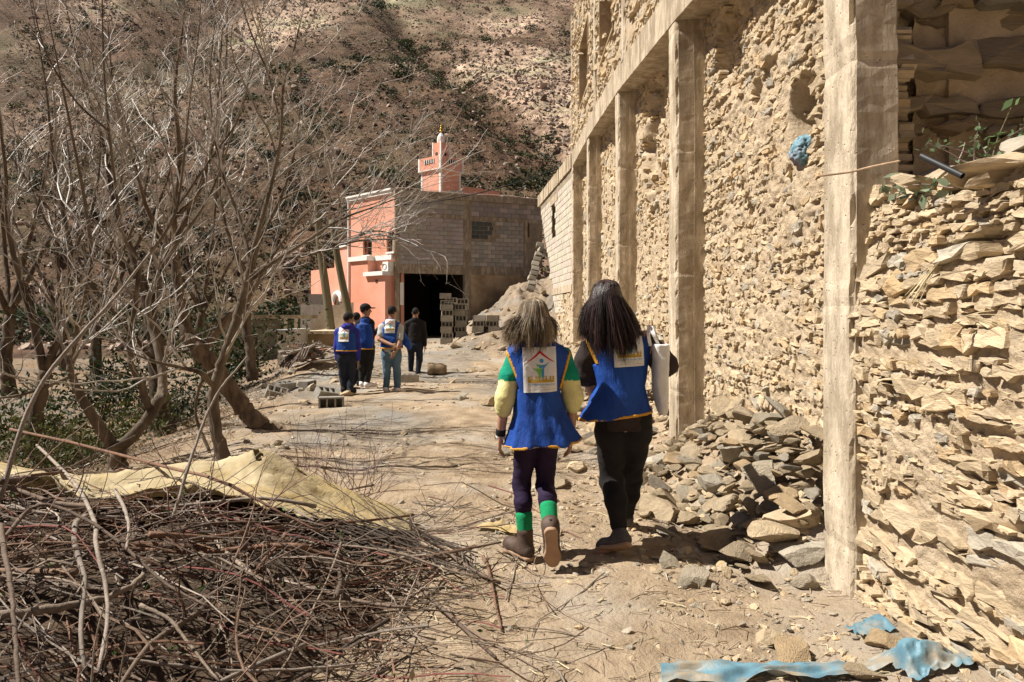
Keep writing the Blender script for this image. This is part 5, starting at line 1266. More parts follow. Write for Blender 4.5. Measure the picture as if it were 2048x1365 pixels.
# canvas sheet thrown over the back of the heap
fr_px = [(-260, 1030, 4.0), (40, 1032, 3.9), (200, 1035, 3.9), (400, 1000, 3.95), (560, 1018, 4.0), (700, 1040, 4.2), (835, 1034, 4.6)]
rg_px = [(-260, 890, 4.6), (0, 915, 4.6), (180, 945, 4.6), (300, 936, 4.6), (440, 917, 4.6), (522, 905, 4.6), (650, 962, 4.7), (840, 1031, 4.72)]
Fp = cat([P(*p) for p in fr_px], 110); Rp = cat([P(*p) for p in rg_px], 110)
Fp[:, 1] += .05 * fbm(np.arange(110) * .22, 3.0, 1.0, 2); Fp[:, 2] = gh(Fp[:, 0], Fp[:, 1]) + pile(Fp[:, 0], Fp[:, 1]) + .035
tl = sst(108, 78, np.arange(110)); Bp = Rp + [0.05, 0, 0]; Bp[:, 1] += .02 + .73 * tl; Bp[:, 2] = np.minimum(Rp[:, 2], gh(Bp[:, 0], Bp[:, 1]) + .04)
b1 = np.linspace(0, 1, 26)[None, :, None]; G1_ = Fp[:, None] * (1 - b1) + Rp[:, None] * b1; G1_[..., 2] -= .05 * np.sin(np.pi * b1[..., 0])
b2 = np.linspace(0, 1, 12)[None, 1:, None]; G2_ = Rp[:, None] * (1 - b2) + Bp[:, None] * b2
G = np.concatenate([G1_, G2_], 1); na, nb_ = G.shape[:2]
ai, bi = np.meshgrid(np.arange(na), np.arange(nb_), indexing='ij'); tp_ = sst(1.0, .75, ai / na)
G[..., 2] += tp_ * (.034 * np.sin(bi * .85 + .9 * np.sin(ai * .08) + ai * .05) * sst(.85, .2, ai / na) + .030 * fbm(ai * .09, bi * .3, 2, 4) - .02 * np.abs(fbm(ai * .2, bi * .12, 5, 3)))
G[..., 1] += tp_ * .03 * fbm(ai * .05, bi * .1, 6, 2)
aa = (ai[:-1, :-1] * nb_ + bi[:-1, :-1]).ravel(); Q = np.stack([aa, aa + nb_, aa + nb_ + 1, aa + 1], -1)
kp = (fbm((Q[:, 0] // nb_) * .16, (Q[:, 0] % nb_) * .22, 9, 2) < .75) | ((Q[:, 0] // nb_) < 70)
Q = Q[kp & ((Q[:, 0] // nb_) < 108)]
cv = ob('canvas_sheet', mesh('canvas_sheet', G.reshape(-1, 3), [Q], M['tarp'], True)); setp(cv, 'dusty yellow canvas sheet draped over the brushwood heap', 'tarp')
md = cv.modifiers.new('thick', 'SOLIDIFY'); md.thickness = .0015
q = drop(990, 1062); u = np.linspace(0, 1, 24); A, Bv = np.meshgrid(u, np.linspace(0, 1, 12), indexing='ij')
G = np.stack([q[0] - .14 + .34 * A + .05 * Bv, q[1] - .06 + .16 * Bv + .03 * np.sin(A * 5), .0 * A], -1); G[..., 2] = gh(G[..., 0], G[..., 1]) + .02 + .03 * np.abs(fbm(A * 5, Bv * 3, 2, 3)) * np.sin(np.pi * A) * np.sin(np.pi * Bv) * 2
aa = (np.arange(23)[:, None] * 12 + np.arange(11)[None, :]).ravel()
setp(ob('canvas_scrap', mesh('canvas_scrap', G.reshape(-1, 3), [np.stack([aa, aa + 12, aa + 13, aa + 1], -1)], M['tarp'], True)), 'crumpled scrap of pale canvas beside the brown boot', 'scrap')

# ------------------------------------------------------------------ blue plastic, wall plants, pipe
rng = np.random.default_rng(601)
def crumple(name, c, ux, uy, nu, nv, amp, mat_, lab, cat_, seed, lift=None, follow=True):
    A, Bv = np.meshgrid(np.linspace(0, 1, nu), np.linspace(0, 1, nv), indexing='ij')
    Bw = .5 + (Bv - .5) * (.55 + .65 * np.abs(fbm(A * 3.3, 0 * A, seed + 4, 3))); G = np.array(c) + A[..., None] * np.array(ux) + Bw[..., None] * np.array(uy)
    G[..., :2] += .18 * np.linalg.norm(uy) * np.stack([fbm(A * 3, Bv * 2, seed, 2), fbm(A * 3, Bv * 2, seed + 9, 2)], -1) * .5
    n = (1.1 - np.abs(fbm(A * 6 + seed, Bv * 3.0, seed, 2)) - .15 * np.abs(fbm(A * 15, Bv * 8, seed, 2))) * amp * .8
    if follow: G[..., 2] = gh(G[..., 0], G[..., 1]) + .012 + n
    else: G = G + n[..., None] * np.array([-.7, -.4, .2])
    if lift is not None: G[..., 2] += lift(A, Bv)
    aa = (np.arange(nu - 1)[:, None] * nv + np.arange(nv - 1)[None, :]).ravel()
    o = ob(name, mesh(name, G.reshape(-1, 3), [np.stack([aa, aa + nv, aa + nv + 1, aa + 1], -1)], mat_, True)); return setp(o, lab, cat_)
crumple('plastic_sheet', (.62, 2.80, 0), (1.05, -.02, 0), (.02, .15, 0), 70, 20, .04, M['bluetarp'], 'dusty blue plastic sheet lying along the bottom edge', 'plastic sheet', 3.1)
crumple('plastic_sheet', (1.58, 2.66, 0), (.26, .03, 0), (-.02, .13, 0), 40, 24, .04, M['bluetarp'], 'crumpled blue plastic standing against the broken wall foot', 'plastic sheet', 7.7, lambda A, B: .09 * sst(.0, .1, A) * sst(1, .3, A) * sst(.1, .9, B))
q = drop(1758, 1275); crumple('plastic_scrap', q - [.10, .02, 0], (.17, .0, 0), (0, .14, 0), 18, 12, .03, M['bluetarp'], 'small blue plastic scrap half buried near the wall', 'scrap', 5.2)
# blue cloth bag stuffed into the hole of the infill
c = np.array([INF + .01, 4.86, 2.68]); V, T = ico(4); Vb = V * [.085, .15, .115]; Vb = Vb * (1 + .16 * fbm(V[:, 0] * 2, V[:, 1] * 2, V[:, 2] * 2, 2) - .20 * np.abs(fbm(V[:, 0] * 3.1, V[:, 1] * 3.1, V[:, 2] * 5 + 4, 3)))[:, None]
setp(ob('cloth_bundle', mesh('cloth_bundle', Vb, [T], mat('blue_rag', (.10, .20, .25), (.28, .46, .55), 9, .85, .5, 14, c3=(.20, .13, .16), s2=7), True), None, c), 'blue patterned rag stuffed in the stone infill', 'rag')
# plants, pipe and grass on the broken wall top
wt = lambda u, d: np.array([float(near_frame(np.array([u]), np.array([float(topz(u))]), np.array([0.]))[0, 0]) + d, u, float(topz(u)) + .03 + .1 * float(sst(0, .5, d))])
pl = empty('wall_plant', wt(2.85, .15), 'straggly green plant lying on top of the broken wall', 'plant'); sm = MB(); lm = MB()
def leafquad(mb, c, s, col, asp=.45):
    a = rng.normal(size=3); a /= np.linalg.norm(a); b = np.cross(a, rng.normal(size=3)); b /= np.linalg.norm(b)
    mb.add(np.array([c - a * s, c + b * s * asp - a * s * .2, c + a * s, c - b * s * asp - a * s * .2]), [np.array([[0, 1, 2, 3]])], np.array(col) * rng.uniform(.7, 1.3))
for k in range(26):
    b = wt(rng.uniform(2.35, 3.0), rng.uniform(.05, .35)); d = np.array([rng.normal() * .5, rng.normal() * .7, rng.uniform(.1, .7)]); q = stick(rng, b, d, rng.uniform(.15, .36), .2, 8)
    sm.tube(q, np.linspace(.004, .0015, 8), 4, (.30, .22, .20))
    for j in range(22): leafquad(lm, q[rng.integers(2, 8)] + rng.normal(size=3) * .02, rng.uniform(.008, .02), (.13, .19, .10))
q = cat([wt(2.75, .1), wt(2.75, .1) + [0, 0, .14], wt(2.7, .1) + [.02, -.02, .30]], 8); sm.tube(q, np.linspace(.004, .002, 8), 4, (.2, .2, .12))
for j in range(14): leafquad(lm, q[rng.integers(2, 8)] + rng.normal(size=3) * .02, rng.uniform(.015, .03), (.14, .22, .09))
for j in range(26): leafquad(lm, wt(rng.uniform(2.9, 3.4), rng.uniform(-.03, .03)) + rng.normal(size=3) * [.02, .05, .03], rng.uniform(.02, .04), (.24, .29, .19), .7)
ob('stem', sm.mesh('stem', M['twig']), pl); ob('foliage', lm.mesh('foliage', M['leaf']), pl)
a = P(1842, 312, 2.75); b = P(1925, 352, 2.6); V, f = tube(np.array([a, b]), .012, 12, False); V2, f2 = tube(np.array([a, b]), .0095, 12, False)
mb = MB(); mb.add(V, f); mb.add(V2, f2); setp(mb.build('plastic_pipe', M['pipe']), 'short black plastic pipe lying on the broken wall top', 'pipe')
mb = MB(); mb.tube(cat([P(1640, 352, 3.46), P(1700, 344, 3.42), P(1745, 333, 3.3), P(1800, 322, 3.1)], 14), .0055, 6, (.42, .30, .20)); setp(mb.build('root_stick', M['brush']), 'thin peeled root sticking out across the nearest pillar', 'stick')
for nm, pts, lab in (('straw_wisp', [(1930, 525, 2.6), (1905, 560, 2.58), (1880, 600, 2.56)], 'wisp of dry grass hanging in the broken wall'), ('straw_wisp', [(1990, 632, 2.3), (2030, 640, 2.28), (2075, 652, 2.25)], 'bundle of straw sticking out at the right edge')):
    mb = MB()
    for k in range(12):
        q = cat([P(*p) for p in pts], 8) + np.linspace(0, 1, 8)[:, None] * rng.normal(size=3) * .02; q[:, 0] -= .10; mb.tube(q, .0012, 3, np.array((.62, .52, .32)) * rng.uniform(.7, 1.2))
    setp(mb.build(nm, M['straw']), lab, 'straw')
# two embedded large stones that stand out of the near wall
for (px, py, sx, sz, lab) in ((1818, 552, .15, .12, 'rounded'), (1868, 800, .13, .10, 'oval')):
    k = (px - 1024) / F_; Y = (FX + .12) / k; z = CAMH - (py - HZ) / F_ * Y
    V, T = rock(rng, 3, 10, 1.0, .05); V = V * [.10, sx, sz]
    ob('boulder', mesh('boulder', V, [T], M['stone'], False, (.50, .37, .22)), B2, (FX + .13, Y, z))
# ------------------------------------------------------------------ people
class Field:
    """signed distance grid; shapes are blended in and the surface drawn as one skin"""
    def __init__(s, lo, hi, h):
        s.lo = np.array(lo, float); s.h = h
        s.ax = [np.arange(lo[i], hi[i] + h, h) for i in range(3)]
        s.F = np.full([len(a) for a in s.ax], .25, np.float32)
    def _sl(s, lo, hi):
        out = []
        for i in range(3):
            a = int(max(0, math.floor((lo[i] - s.lo[i]) / s.h))); b = int(min(len(s.ax[i]), math.ceil((hi[i] - s.lo[i]) / s.h) + 1)); out.append(slice(a, max(a, b)))
        return tuple(out)
    def _xyz(s, sl): return s.ax[0][sl[0]][:, None, None], s.ax[1][sl[1]][None, :, None], s.ax[2][sl[2]][None, None, :]
    def _mix(s, sl, D, k):
        A = s.F[sl]
        if k > 0:
            h = np.clip(.5 + .5 * (A - D) / k, 0, 1); s.F[sl] = A * (1 - h) + D * h - k * h * (1 - h)
        else: s.F[sl] = np.minimum(A, D)
    def cap(s, a, b, ra, rb=None, k=.02):
        rb = ra if rb is None else rb; a = np.asarray(a, float); b = np.asarray(b, float); p = max(ra, rb) + .07
        sl = s._sl(np.minimum(a, b) - p, np.maximum(a, b) + p); X, Y, Z = s._xyz(sl); d = b - a; L2 = d @ d + 1e-9
        t = np.clip(((X - a[0]) * d[0] + (Y - a[1]) * d[1] + (Z - a[2]) * d[2]) / L2, 0, 1)
        D = np.sqrt((X - a[0] - t * d[0]) ** 2 + (Y - a[1] - t * d[1]) ** 2 + (Z - a[2] - t * d[2]) ** 2) - (ra + (rb - ra) * t)
        s._mix(sl, D.astype(np.float32), k); return s
    def chain(s, pts, rs, k=.02):
        for i in range(len(pts) - 1): s.cap(pts[i], pts[i + 1], rs[i], rs[i + 1], k)
        return s
    def ell(s, c, r, k=.02, R=None):
        c = np.asarray(c, float); r = np.asarray(r, float); p = r.max() + .07; sl = s._sl(c - p, c + p); X, Y, Z = s._xyz(sl)
        x, y, z = X - c[0], Y - c[1], Z - c[2]
        if R is not None: x, y, z = [R[0, i] * x + R[1, i] * y + R[2, i] * z for i in range(3)]
        q = np.sqrt((x / r[0]) ** 2 + (y / r[1]) ** 2 + (z / r[2]) ** 2); D = (q - 1) * r.min()
        s._mix(sl, np.broadcast_to(D, s.F[sl].shape).astype(np.float32), k); return s
    def loft(s, zs, cx, cy, a, b, k=.02, fold=None, sq=2.0):
        """stack of (super)ellipses along z; fold(theta, z) scales the radius"""
        sl = s._sl((-9, -9, min(zs)), (9, 9, max(zs))); X, Y, Z = s._xyz(sl); z = Z[0, 0]; o = np.argsort(zs); zs_ = np.array(zs)[o]
        I = lambda v: np.interp(z, zs_, np.array(v, float)[o])[None, None, :]
        x = (X - I(cx)) / I(a); y = (Y - I(cy)) / I(b)
        q = (np.abs(x) ** sq + np.abs(y) ** sq) ** (1 / sq)
        if fold is not None: q = q / fold(np.arctan2(y, x), Z)
        D = np.maximum((q - 1) * np.minimum(I(a), I(b)), np.maximum(min(zs) - Z, Z - max(zs)))
        s._mix(sl, np.broadcast_to(D, s.F[sl].shape).astype(np.float32), k); return s
    def clip(s, n, p):
        X, Y, Z = s._xyz((slice(None),) * 3); n = np.asarray(n, float); n = n / np.linalg.norm(n)
        s.F = np.maximum(s.F, (n[0] * (X - p[0]) + n[1] * (Y - p[1]) + n[2] * (Z - p[2])).astype(np.float32)); return s
    def mesh(s, name, mat_, disp=None, mats=None, pick=None):
        F = np.pad(s.F, 1, constant_values=.2); lo = s.lo - s.h; h = s.h; S = F < 0
        C = [S[dx:S.shape[0] - 1 + dx, dy:S.shape[1] - 1 + dy, dz:S.shape[2] - 1 + dz] for dx in (0, 1) for dy in (0, 1) for dz in (0, 1)]
        cnt = sum(c.astype(np.int8) for c in C); act = (cnt > 0) & (cnt < 8); I = np.argwhere(act); n = len(I)
        cor = np.array([[dx, dy, dz] for dx in (0, 1) for dy in (0, 1) for dz in (0, 1)])
        val = np.stack([F[I[:, 0] + c[0], I[:, 1] + c[1], I[:, 2] + c[2]] for c in cor], 1).astype(float)
        acc = np.zeros((n, 3)); num = np.zeros(n)
        for a in range(8):
            for b in range(a + 1, 8):
                if np.abs(cor[a] - cor[b]).sum() != 1: continue
                m = (val[:, a] < 0) != (val[:, b] < 0); t = np.where(m, val[:, a] / (val[:, a] - val[:, b] + 1e-20), 0)[:, None]
                acc += np.where(m[:, None], cor[a] + t * (cor[b] - cor[a]), 0); num += m
        V = lo + h * (I + acc / np.maximum(num, 1)[:, None]); idm = np.full(act.shape, -1, np.int32); idm[act] = np.arange(n); Qs = []
        for ax in range(3):
            o = [i for i in range(3) if i != ax]; A = np.take(S, range(S.shape[ax] - 1), ax); B_ = np.take(S, range(1, S.shape[ax]), ax); E = np.argwhere(A != B_)
            E = E[(E[:, o[0]] > 0) & (E[:, o[1]] > 0) & (E[:, o[0]] < S.shape[o[0]] - 1) & (E[:, o[1]] < S.shape[o[1]] - 1)]
            q = []
            for da, db in ((1, 1), (0, 1), (0, 0), (1, 0)):
                e = E.copy(); e[:, o[0]] -= da; e[:, o[1]] -= db; q.append(idm[e[:, 0], e[:, 1], e[:, 2]])
            q = np.stack(q, 1); fl = A[E[:, 0], E[:, 1], E[:, 2]]
            if ax == 1: fl = ~fl
            q[~fl] = q[~fl][:, ::-1]; Qs.append(q)
        Q = np.concatenate(Qs); Q = Q[(Q >= 0).all(1)]
        if disp is not None:
            me0 = mesh('tmp', V, [Q], mat_, True); nr = np.empty(len(V) * 3, np.float32); me0.vertices.foreach_get('normal', nr); V = V + disp(V)[:, None] * nr.reshape(-1, 3); bpy.data.meshes.remove(me0)
        mi = None
        if pick is not None: mi = pick(V[Q].mean(1)); 
        return mesh(name, V, [Q], mats or mat_, True, None, mi)
def wr(amp, fx=6, fz=14, seed=0.): return lambda V: amp * (fbm(V[:, 0] * fx + seed, V[:, 1] * fx, V[:, 2] * fz, 3))
def nrm(v): v = np.asarray(v, float); return v / (np.linalg.norm(v) + 1e-9)
def hand(F, wrist, d, palm, thumb, s=1.0, curl=.5, k=.006):
    """palm and five bent fingers; d points along the hand, palm is the palm's facing, thumb the side of the thumb"""
    d = nrm(d); th = nrm(thumb - d * (np.asarray(thumb) @ d)); pn = nrm(palm - d * (np.asarray(palm) @ d))
    w = np.asarray(wrist, float)
    for t in (-.026, -.009, .009, .026): F.cap(w + d * .012 * s + th * t * .7 * s, w + d * .085 * s + th * t * s, .0145 * s, .0125 * s, .012)
    for t, L in zip((.030, .011, -.009, -.028), (.068, .078, .072, .054)):
        b = w + d * .088 * s + th * t * s; d1 = nrm(d + pn * curl * .5); m = b + d1 * L * .55 * s; d2 = nrm(d + pn * curl * 1.7); F.cap(b, m, .0092 * s, .0085 * s, k); F.cap(m, m + d2 * L * .5 * s, .0085 * s, .0068 * s, k)
    b = w + d * .03 * s + th * .026 * s; m = b + nrm(d + th * .75 + pn * .3) * .045 * s; F.cap(b, m, .0125 * s, .0105 * s, k); F.cap(m, m + nrm(d + th * .2 + pn * .4) * .034 * s, .0105 * s, .008 * s, k)
def head(F, c, yaw, s=1.0, tilt=0.0):
    """skull, jaw, nose, ears, brow, lips around the head centre; yaw 0 looks along +y"""
    R = rotm(-tilt, 0, yaw); g = lambda x, y, z: np.asarray(c) + R @ (np.array([x, y, z]) * s)
    F.ell(g(0, -.012, .022), np.array([.074, .094, .090]) * s, .01, R); F.ell(g(0, .022, -.028), np.array([.060, .072, .085]) * s, .03, R)
    F.cap(g(-.018, .062, -.088), g(.018, .062, -.088), .018 * s, .018 * s, .02)
    F.cap(g(0, .090, .012), g(0, .108, -.028), .009 * s, .014 * s, .008); F.cap(g(-.045, .078, .022), g(.045, .078, .022), .010 * s, .010 * s, .012)
    F.cap(g(-.02, .088, -.056), g(.02, .088, -.056), .0075 * s, .0075 * s, .006)
    for sx in (-1, 1): F.ell(g(sx * .076, -.004, -.012), np.array([.010, .020, .031]) * s, .006, R)
    return g
def logo(root, part, vest_o, cx, cz, w, tilt=0., simple=False, off0=.006):
    """white print on the back of a vest: red roof, blue and green figures, FAPE tiles, small lines"""
    dg = vest_o.data; bv = BVHTree.FromPolygons([v.co for v in dg.vertices], [p.vertices for p in dg.polygons]); H = w * 1.34
    ct, st_ = math.cos(tilt), math.sin(tilt)
    def proj(uv, off):
        out = []
        for u, v in uv:
            u_, v_ = u * w, v * w; x = cx + u_ * ct - v_ * st_; z = cz + u_ * st_ + v_ * ct
            h = bv.ray_cast(Vector((x, -2, z)), Vector((0, 1, 0))); y = h[0][1] if h[0] is not None else 0
            out.append((x, y - off, z))
        return np.array(out)
    def poly(name, uvs, faces, m, off, par):
        V = proj(uvs, off); me = mesh(name, V, faces, m, True); o = bpy.data.objects.new(name, me); COL.objects.link(o); o.parent = par; o.location = (0, 0, 0); return o
    def gridp(name, u0, u1, v0, v1, nu, nv, m, off, par):
        A, B_ = np.meshgrid(np.linspace(u0, u1, nu), np.linspace(v0, v1, nv), indexing='ij'); aa = (np.arange(nu - 1)[:, None] * nv + np.arange(nv - 1)[None, :]).ravel()
        return poly(name, np.column_stack([A.ravel(), B_.ravel()]), [np.stack([aa, aa + nv, aa + nv + 1, aa + 1], -1)], m, off, par)
    lb = gridp('back_print', -.5, .5, -.67, .67, 22, 28, M['print'], off0, part)
    o1 = off0 + .0018
    def stroke(name, top, bot, m, off=o1):
        n = len(top); return poly(name, np.vstack([top, bot]), [np.array([[i, i + 1, n + i + 1, n + i] for i in range(n - 1)])], m, off, lb)
    t = np.linspace(-1, 1, 25); ro = .58 - .40 * np.abs(t) ** .9 + .04 * np.abs(t) ** 3; th = .006 + .085 * (1 - np.abs(t)) ** .8
    stroke('red_roof', np.column_stack([t * .43 + .02, ro]), np.column_stack([t * .43 + .02, ro - th]), M['p_red'])
    a = np.linspace(0, 2 * np.pi, 15)[:-1]
    def disc(name, u, v, r, m): poly(name, np.vstack([[u, v], np.column_stack([u + r * np.cos(a), v + r * np.sin(a)])]), [np.array([[0, i + 1, (i + 1) % 14 + 1] for i in range(14)])], m, o1 + .0006, lb)
    disc('blue_head', .06, .26, .062, M['p_blue']); disc('green_head', -.05, .12, .042, M['p_green'])
    stroke('blue_body', np.array([[-.13, .185], [-.05, .15], [.05, .135], [.15, .14], [.22, .17], [.29, .23]]), np.array([[-.10, .15], [-.02, .07], [.03, .02], [.12, .03], [.19, .10], [.28, .21]]), M['p_blue'])
    stroke('blue_leg', np.array([[.03, .05], [.13, .05]]), np.array([[.06, -.24], [.12, -.24]]), M['p_blue'], o1 + .0003)
    stroke('green_body', np.array([[-.20, .05], [-.12, .035], [-.02, .03], [.06, .05], [.10, .09]]), np.array([[-.19, .03], [-.09, -.06], [.0, -.08], [.05, -.02], [.09, .05]]), M['p_green'], o1 + .0006)
    stroke('green_leg', np.array([[-.09, -.03], [.04, -.03]]), np.array([[.0, -.24], [.04, -.24]]), M['p_green'], o1 + .0008)
    gridp('gold_band', -.36, .42, -.38, -.30, 12, 3, M['p_gold'], o1, lb)
    for i, ch in enumerate('FAPE'):
        u = -.36 + i * .2133; gridp('gold_tile', u, u + .14, -.302, -.20, 4, 4, M['p_gold'], o1, lb)
        if simple: continue
        cu = bpy.data.curves.new('t', 'FONT'); cu.body = ch; cu.size = .13; cu.align_x = 'CENTER'; to = bpy.data.objects.new('t', cu); me = bpy.data.meshes.new_from_object(to)
        uv = np.array([v.co[:2] for v in me.vertices]) + [u + .07, -.30]; fs = [np.array([list(p.vertices)]) for p in me.polygons]
        poly('letter', uv, fs, M['print'], o1 + .0012, lb); bpy.data.objects.remove(to); bpy.data.curves.remove(cu); bpy.data.meshes.remove(me)
    if not simple:
        r = np.random.default_rng(7)
        for v, hgt, m, u0, u1 in ((-.455, .028, 'p_blue', -.35, .44), (-.535, .018, 'p_grey', -.12, .22), (-.60, .018, 'p_grey', -.34, .43)):
            u = u0; V = []; Fc = []
            while u < u1:
                l = r.uniform(.008, .026); hh = hgt * r.uniform(.5, 1.2); n0 = len(V); V += [(u, v), (u + l, v), (u + l, v + hh), (u, v + hh)]; Fc.append([n0, n0 + 1, n0 + 2, n0 + 3]); u += l + r.uniform(.004, .02)
            poly('print_line', np.array(V), [np.array(Fc)], M[m], o1 + .0004, lb)
        gridp('print_rule', -.36, .44, -.487, -.482, 10, 2, M['p_grey'], o1, lb)
class Person:
    def __init__(s, label, px, py, Y, hgt=.0085):
        s.Y = Y; s.o = np.array([(px - 1024) / F_ * Y, Y, 0.]); s.o[2] = GHS(s.o[0], Y); s.h = hgt
        s.root = empty('person', s.o, label, 'person')
    def p(s, px, py, dy=0.): return P(px, py, s.Y + dy) - s.o
    def add(s, name, field, m, parent=None, disp=None, mats=None, pick=None):
        o = bpy.data.objects.new(name, field.mesh(name, m, disp, mats, pick)); COL.objects.link(o); o.parent = parent or s.root; return o
    def raw(s, name, mb, m, parent=None, smooth=True):
        o = bpy.data.objects.new(name, mb.mesh(name, m, smooth)); COL.objects.link(o); o.parent = parent or s.root; return o
def bb(pts, pad): pts = np.array(pts); return pts.min(0) - pad, pts.max(0) + pad
def limb_field(pts, rs, h, pad=.08, k=.02):
    lo, hi = bb(pts, max(rs) + pad * .5); return Field(lo, hi, h).chain(pts, rs, k)
def strands(rng, hc, N, th, en, r, col, seg=11, flick=.012, ncl=70):
    """fine locks, gathered in clumps, from a parting over the skull to their ends"""
    mb = MB(); cid = rng.integers(ncl, size=N)
    for k in range(N):
        c = cid[k]; a = th[c] + rng.normal() * .07; o, b = math.sin(a), -math.cos(a); y0 = -.075 + .13 * rng.random(); kk = rng.uniform(.985, 1.035)
        e = en[c] + rng.normal(size=3) * [.010, .009, .026]
        root = hc + np.array([o * .012, y0 * .8, .124 - 1.4 * y0 * y0]); m0 = hc + np.array([o * .070, -.012 + b * .066 + y0 * .25, .099]) * [kk, kk, 1]
        m1 = hc + np.array([o * .096, -.016 + b * .110, .02]) * [kk, kk, 1]; m2 = m1 * .45 + e * .55 + np.array([o, b, 0]) * .012
        q = cat([root, m0, m1, m2, e], seg) + np.linspace(0, 1, seg)[:, None] ** 2 * rng.normal(size=3) * flick
        mb.tube(q, np.concatenate([np.full(seg // 2, r), np.linspace(r, r * .3, seg - seg // 2)]) * rng.uniform(.7, 1.3), 3, col[c] * rng.uniform(.75, 1.3), False)
    return mb

# ---- shorter woman with the brown bob
rng = np.random.default_rng(701)
w = Person('woman with short brown hair in blue vest, yellow sleeves and purple leggings', 1075, 1110, 4.28, .0085); p = w.p; h = w.h
hc = p(1066, 636, .0); nk = p(1072, 690, -.01)
shL, shR = p(1030, 706, 0), p(1127, 706, 0); elL, elR = p(1010, 800, -.03), p(1146, 792, .02); wrL, wrR = p(1001, 868, .03), p(1141, 868, .06)
hpL, hpR = p(1053, 862, 0), p(1094, 862, 0); knL, knR = p(1043, 968, .05), p(1090, 972, .04); anL, anR = p(1050, 1066, .0), p(1100, 1050, -.22)
B = Field((-.42, -.36, -.02), (.42, .36, 1.72), h)
head(B, hc, .05, .98); B.chain([hc - [0, .01, .07], nk], [.050, .055], .03)
B.chain([shL - [0, 0, .02], nk - [0, 0, .06], shR - [0, 0, .02]], [.042, .06, .042], .03); B.ell((hpL + hpR) / 2 + [0, 0, .36], (.145, .095, .22), .06); B.ell((hpL + hpR) / 2 + [0, 0, .05], (.150, .105, .13), .06)
for a, b, c, dv in ((shL, elL, wrL, -1), (shR, elR, wrR, 1)): B.chain([a - [0, 0, .025], b, c], [.040, .038, .027], .02); hand(B, c, nrm(c - b) + [0, .05, -.6], (-dv, .0, .0), (0, 1, 0), .98, .55)
for a, b, c in ((hpL, knL, anL), (hpR, knR, anR)): B.chain([a, b, (b + c) / 2 + [0, -.02, .05], c], [.070, .048, .038, .028], .03)
gl = 0.012
hL = p(1056, 1108, -.02); hL[2] = gl + .012; tL = hL + [-.135, .19, 0.0]
hR = p(1102, 1068, -.30); tR = hR + nrm(p(1106, 1134, -.20) - hR) * .22
B.chain([anL, hL + [-.02, .03, .045], tL + [.03, -.05, .035]], [.034, .030, .024], .02); B.chain([anR, hR + [0, .05, 0], tR + [0, .04, .05]], [.034, .030, .024], .02)
w.add('body', B, M['skin'])
Lg = Field((-.25, -.32, .15), (.25, .25, .95), h)
for a, b, c in ((hpL, knL, anL), (hpR, knR, anR)): Lg.chain([a + [0, 0, .06], a - [0, 0, .04], b, (b + c) / 2 + [0, -.02, .05], c + nrm(b - c) * .09], [.078, .077, .056, .055, .051], .025)
w.add('leggings', Lg, M['purple'], None, wr(.0035, 8, 45))
for a, k_ in ((anL, knL), (anR, knR)):
    ax_ = nrm((k_ + a) / 2 + [0, -.02, .05] - a); w.add('sock', limb_field([a - ax_ * .02, a + ax_ * .112], [.045, .0535], h * .8), M['sock'])
def boot(per, name, heel, toe, up, ank, w_, upm, solem, shaft=True, h=.0075, hr=.036):
    """upper and sole of a boot from heel to toe; up is away from the sole"""
    heel, toe, up = map(np.asarray, (heel, toe, up)); d = nrm(toe - heel); L = np.linalg.norm(toe - heel); up = nrm(up - d * (up @ d))
    pts = [heel + up * .045, heel + d * L * .4 + up * .045, heel + d * L * .78 + up * .038, toe + up * .032 - d * .02]
    lo, hi = bb(pts + [ank], .09); F = Field(lo, hi, h); F.chain(pts, [w_ * 1.0, w_ * .98, w_ * 1.08, w_ * .92], .02)
    if shaft: F.chain([heel + d * .03 + up * .05, (heel + d * .03 + up * .05) * .5 + ank * .5, ank], [hr * 1.2, hr * 1.2, hr * 1.46], .03)
    F.clip(-up, heel + up * .012); o = per.add(name, F, upm)
    sl = Field(lo, hi, h); sl.chain([heel + up * .006 - d * .006, heel + d * L * .4 + up * .006, heel + d * L * .78 + up * .006, toe + up * .006 - d * .012], [w_ * .88, w_ * .74, w_ * 1.08, w_ * .86], .015)
    sl.clip(-up, heel - up * .012).clip(up, heel + up * .014); per.add('sole', sl, solem, o); return o, d, up
ob_, d_, u_ = boot(w, 'boot', hL, tL, (0, 0, 1), anL + [0, 0, .008], .043, M['boot'], M['sole'])
boot(w, 'boot', hR, tR, (.02, 1, .45), anR + [0, -.01, .012], .047, M['boot'], M['sole'])
tb = MB(); q = anR + [0, -.05, .0]; tb.tube([q + [0, 0, -.02], q + [0, -.004, .05]], .007, 6); w.raw('pull_tab', tb, M['black'])
# sweater sleeves: green above, yellow below
for a, b, c in ((shL, elL, wrL), (shR, elR, wrR)):
    d1 = nrm(b - a); e = b + nrm(c - b) * .06; F = limb_field([a + [0, 0, -.012], (a + b) / 2, b, e], [.050, .064, .064, .052], h, .1); cutz = P(0, 748, 4.28)[2]
    o = w.add('sleeve', F, M['yellow'], None, wr(.005, 12, 22, 3.), [M['yellow'], M['green']], lambda C: (C[:, 2] > cutz).astype(int))
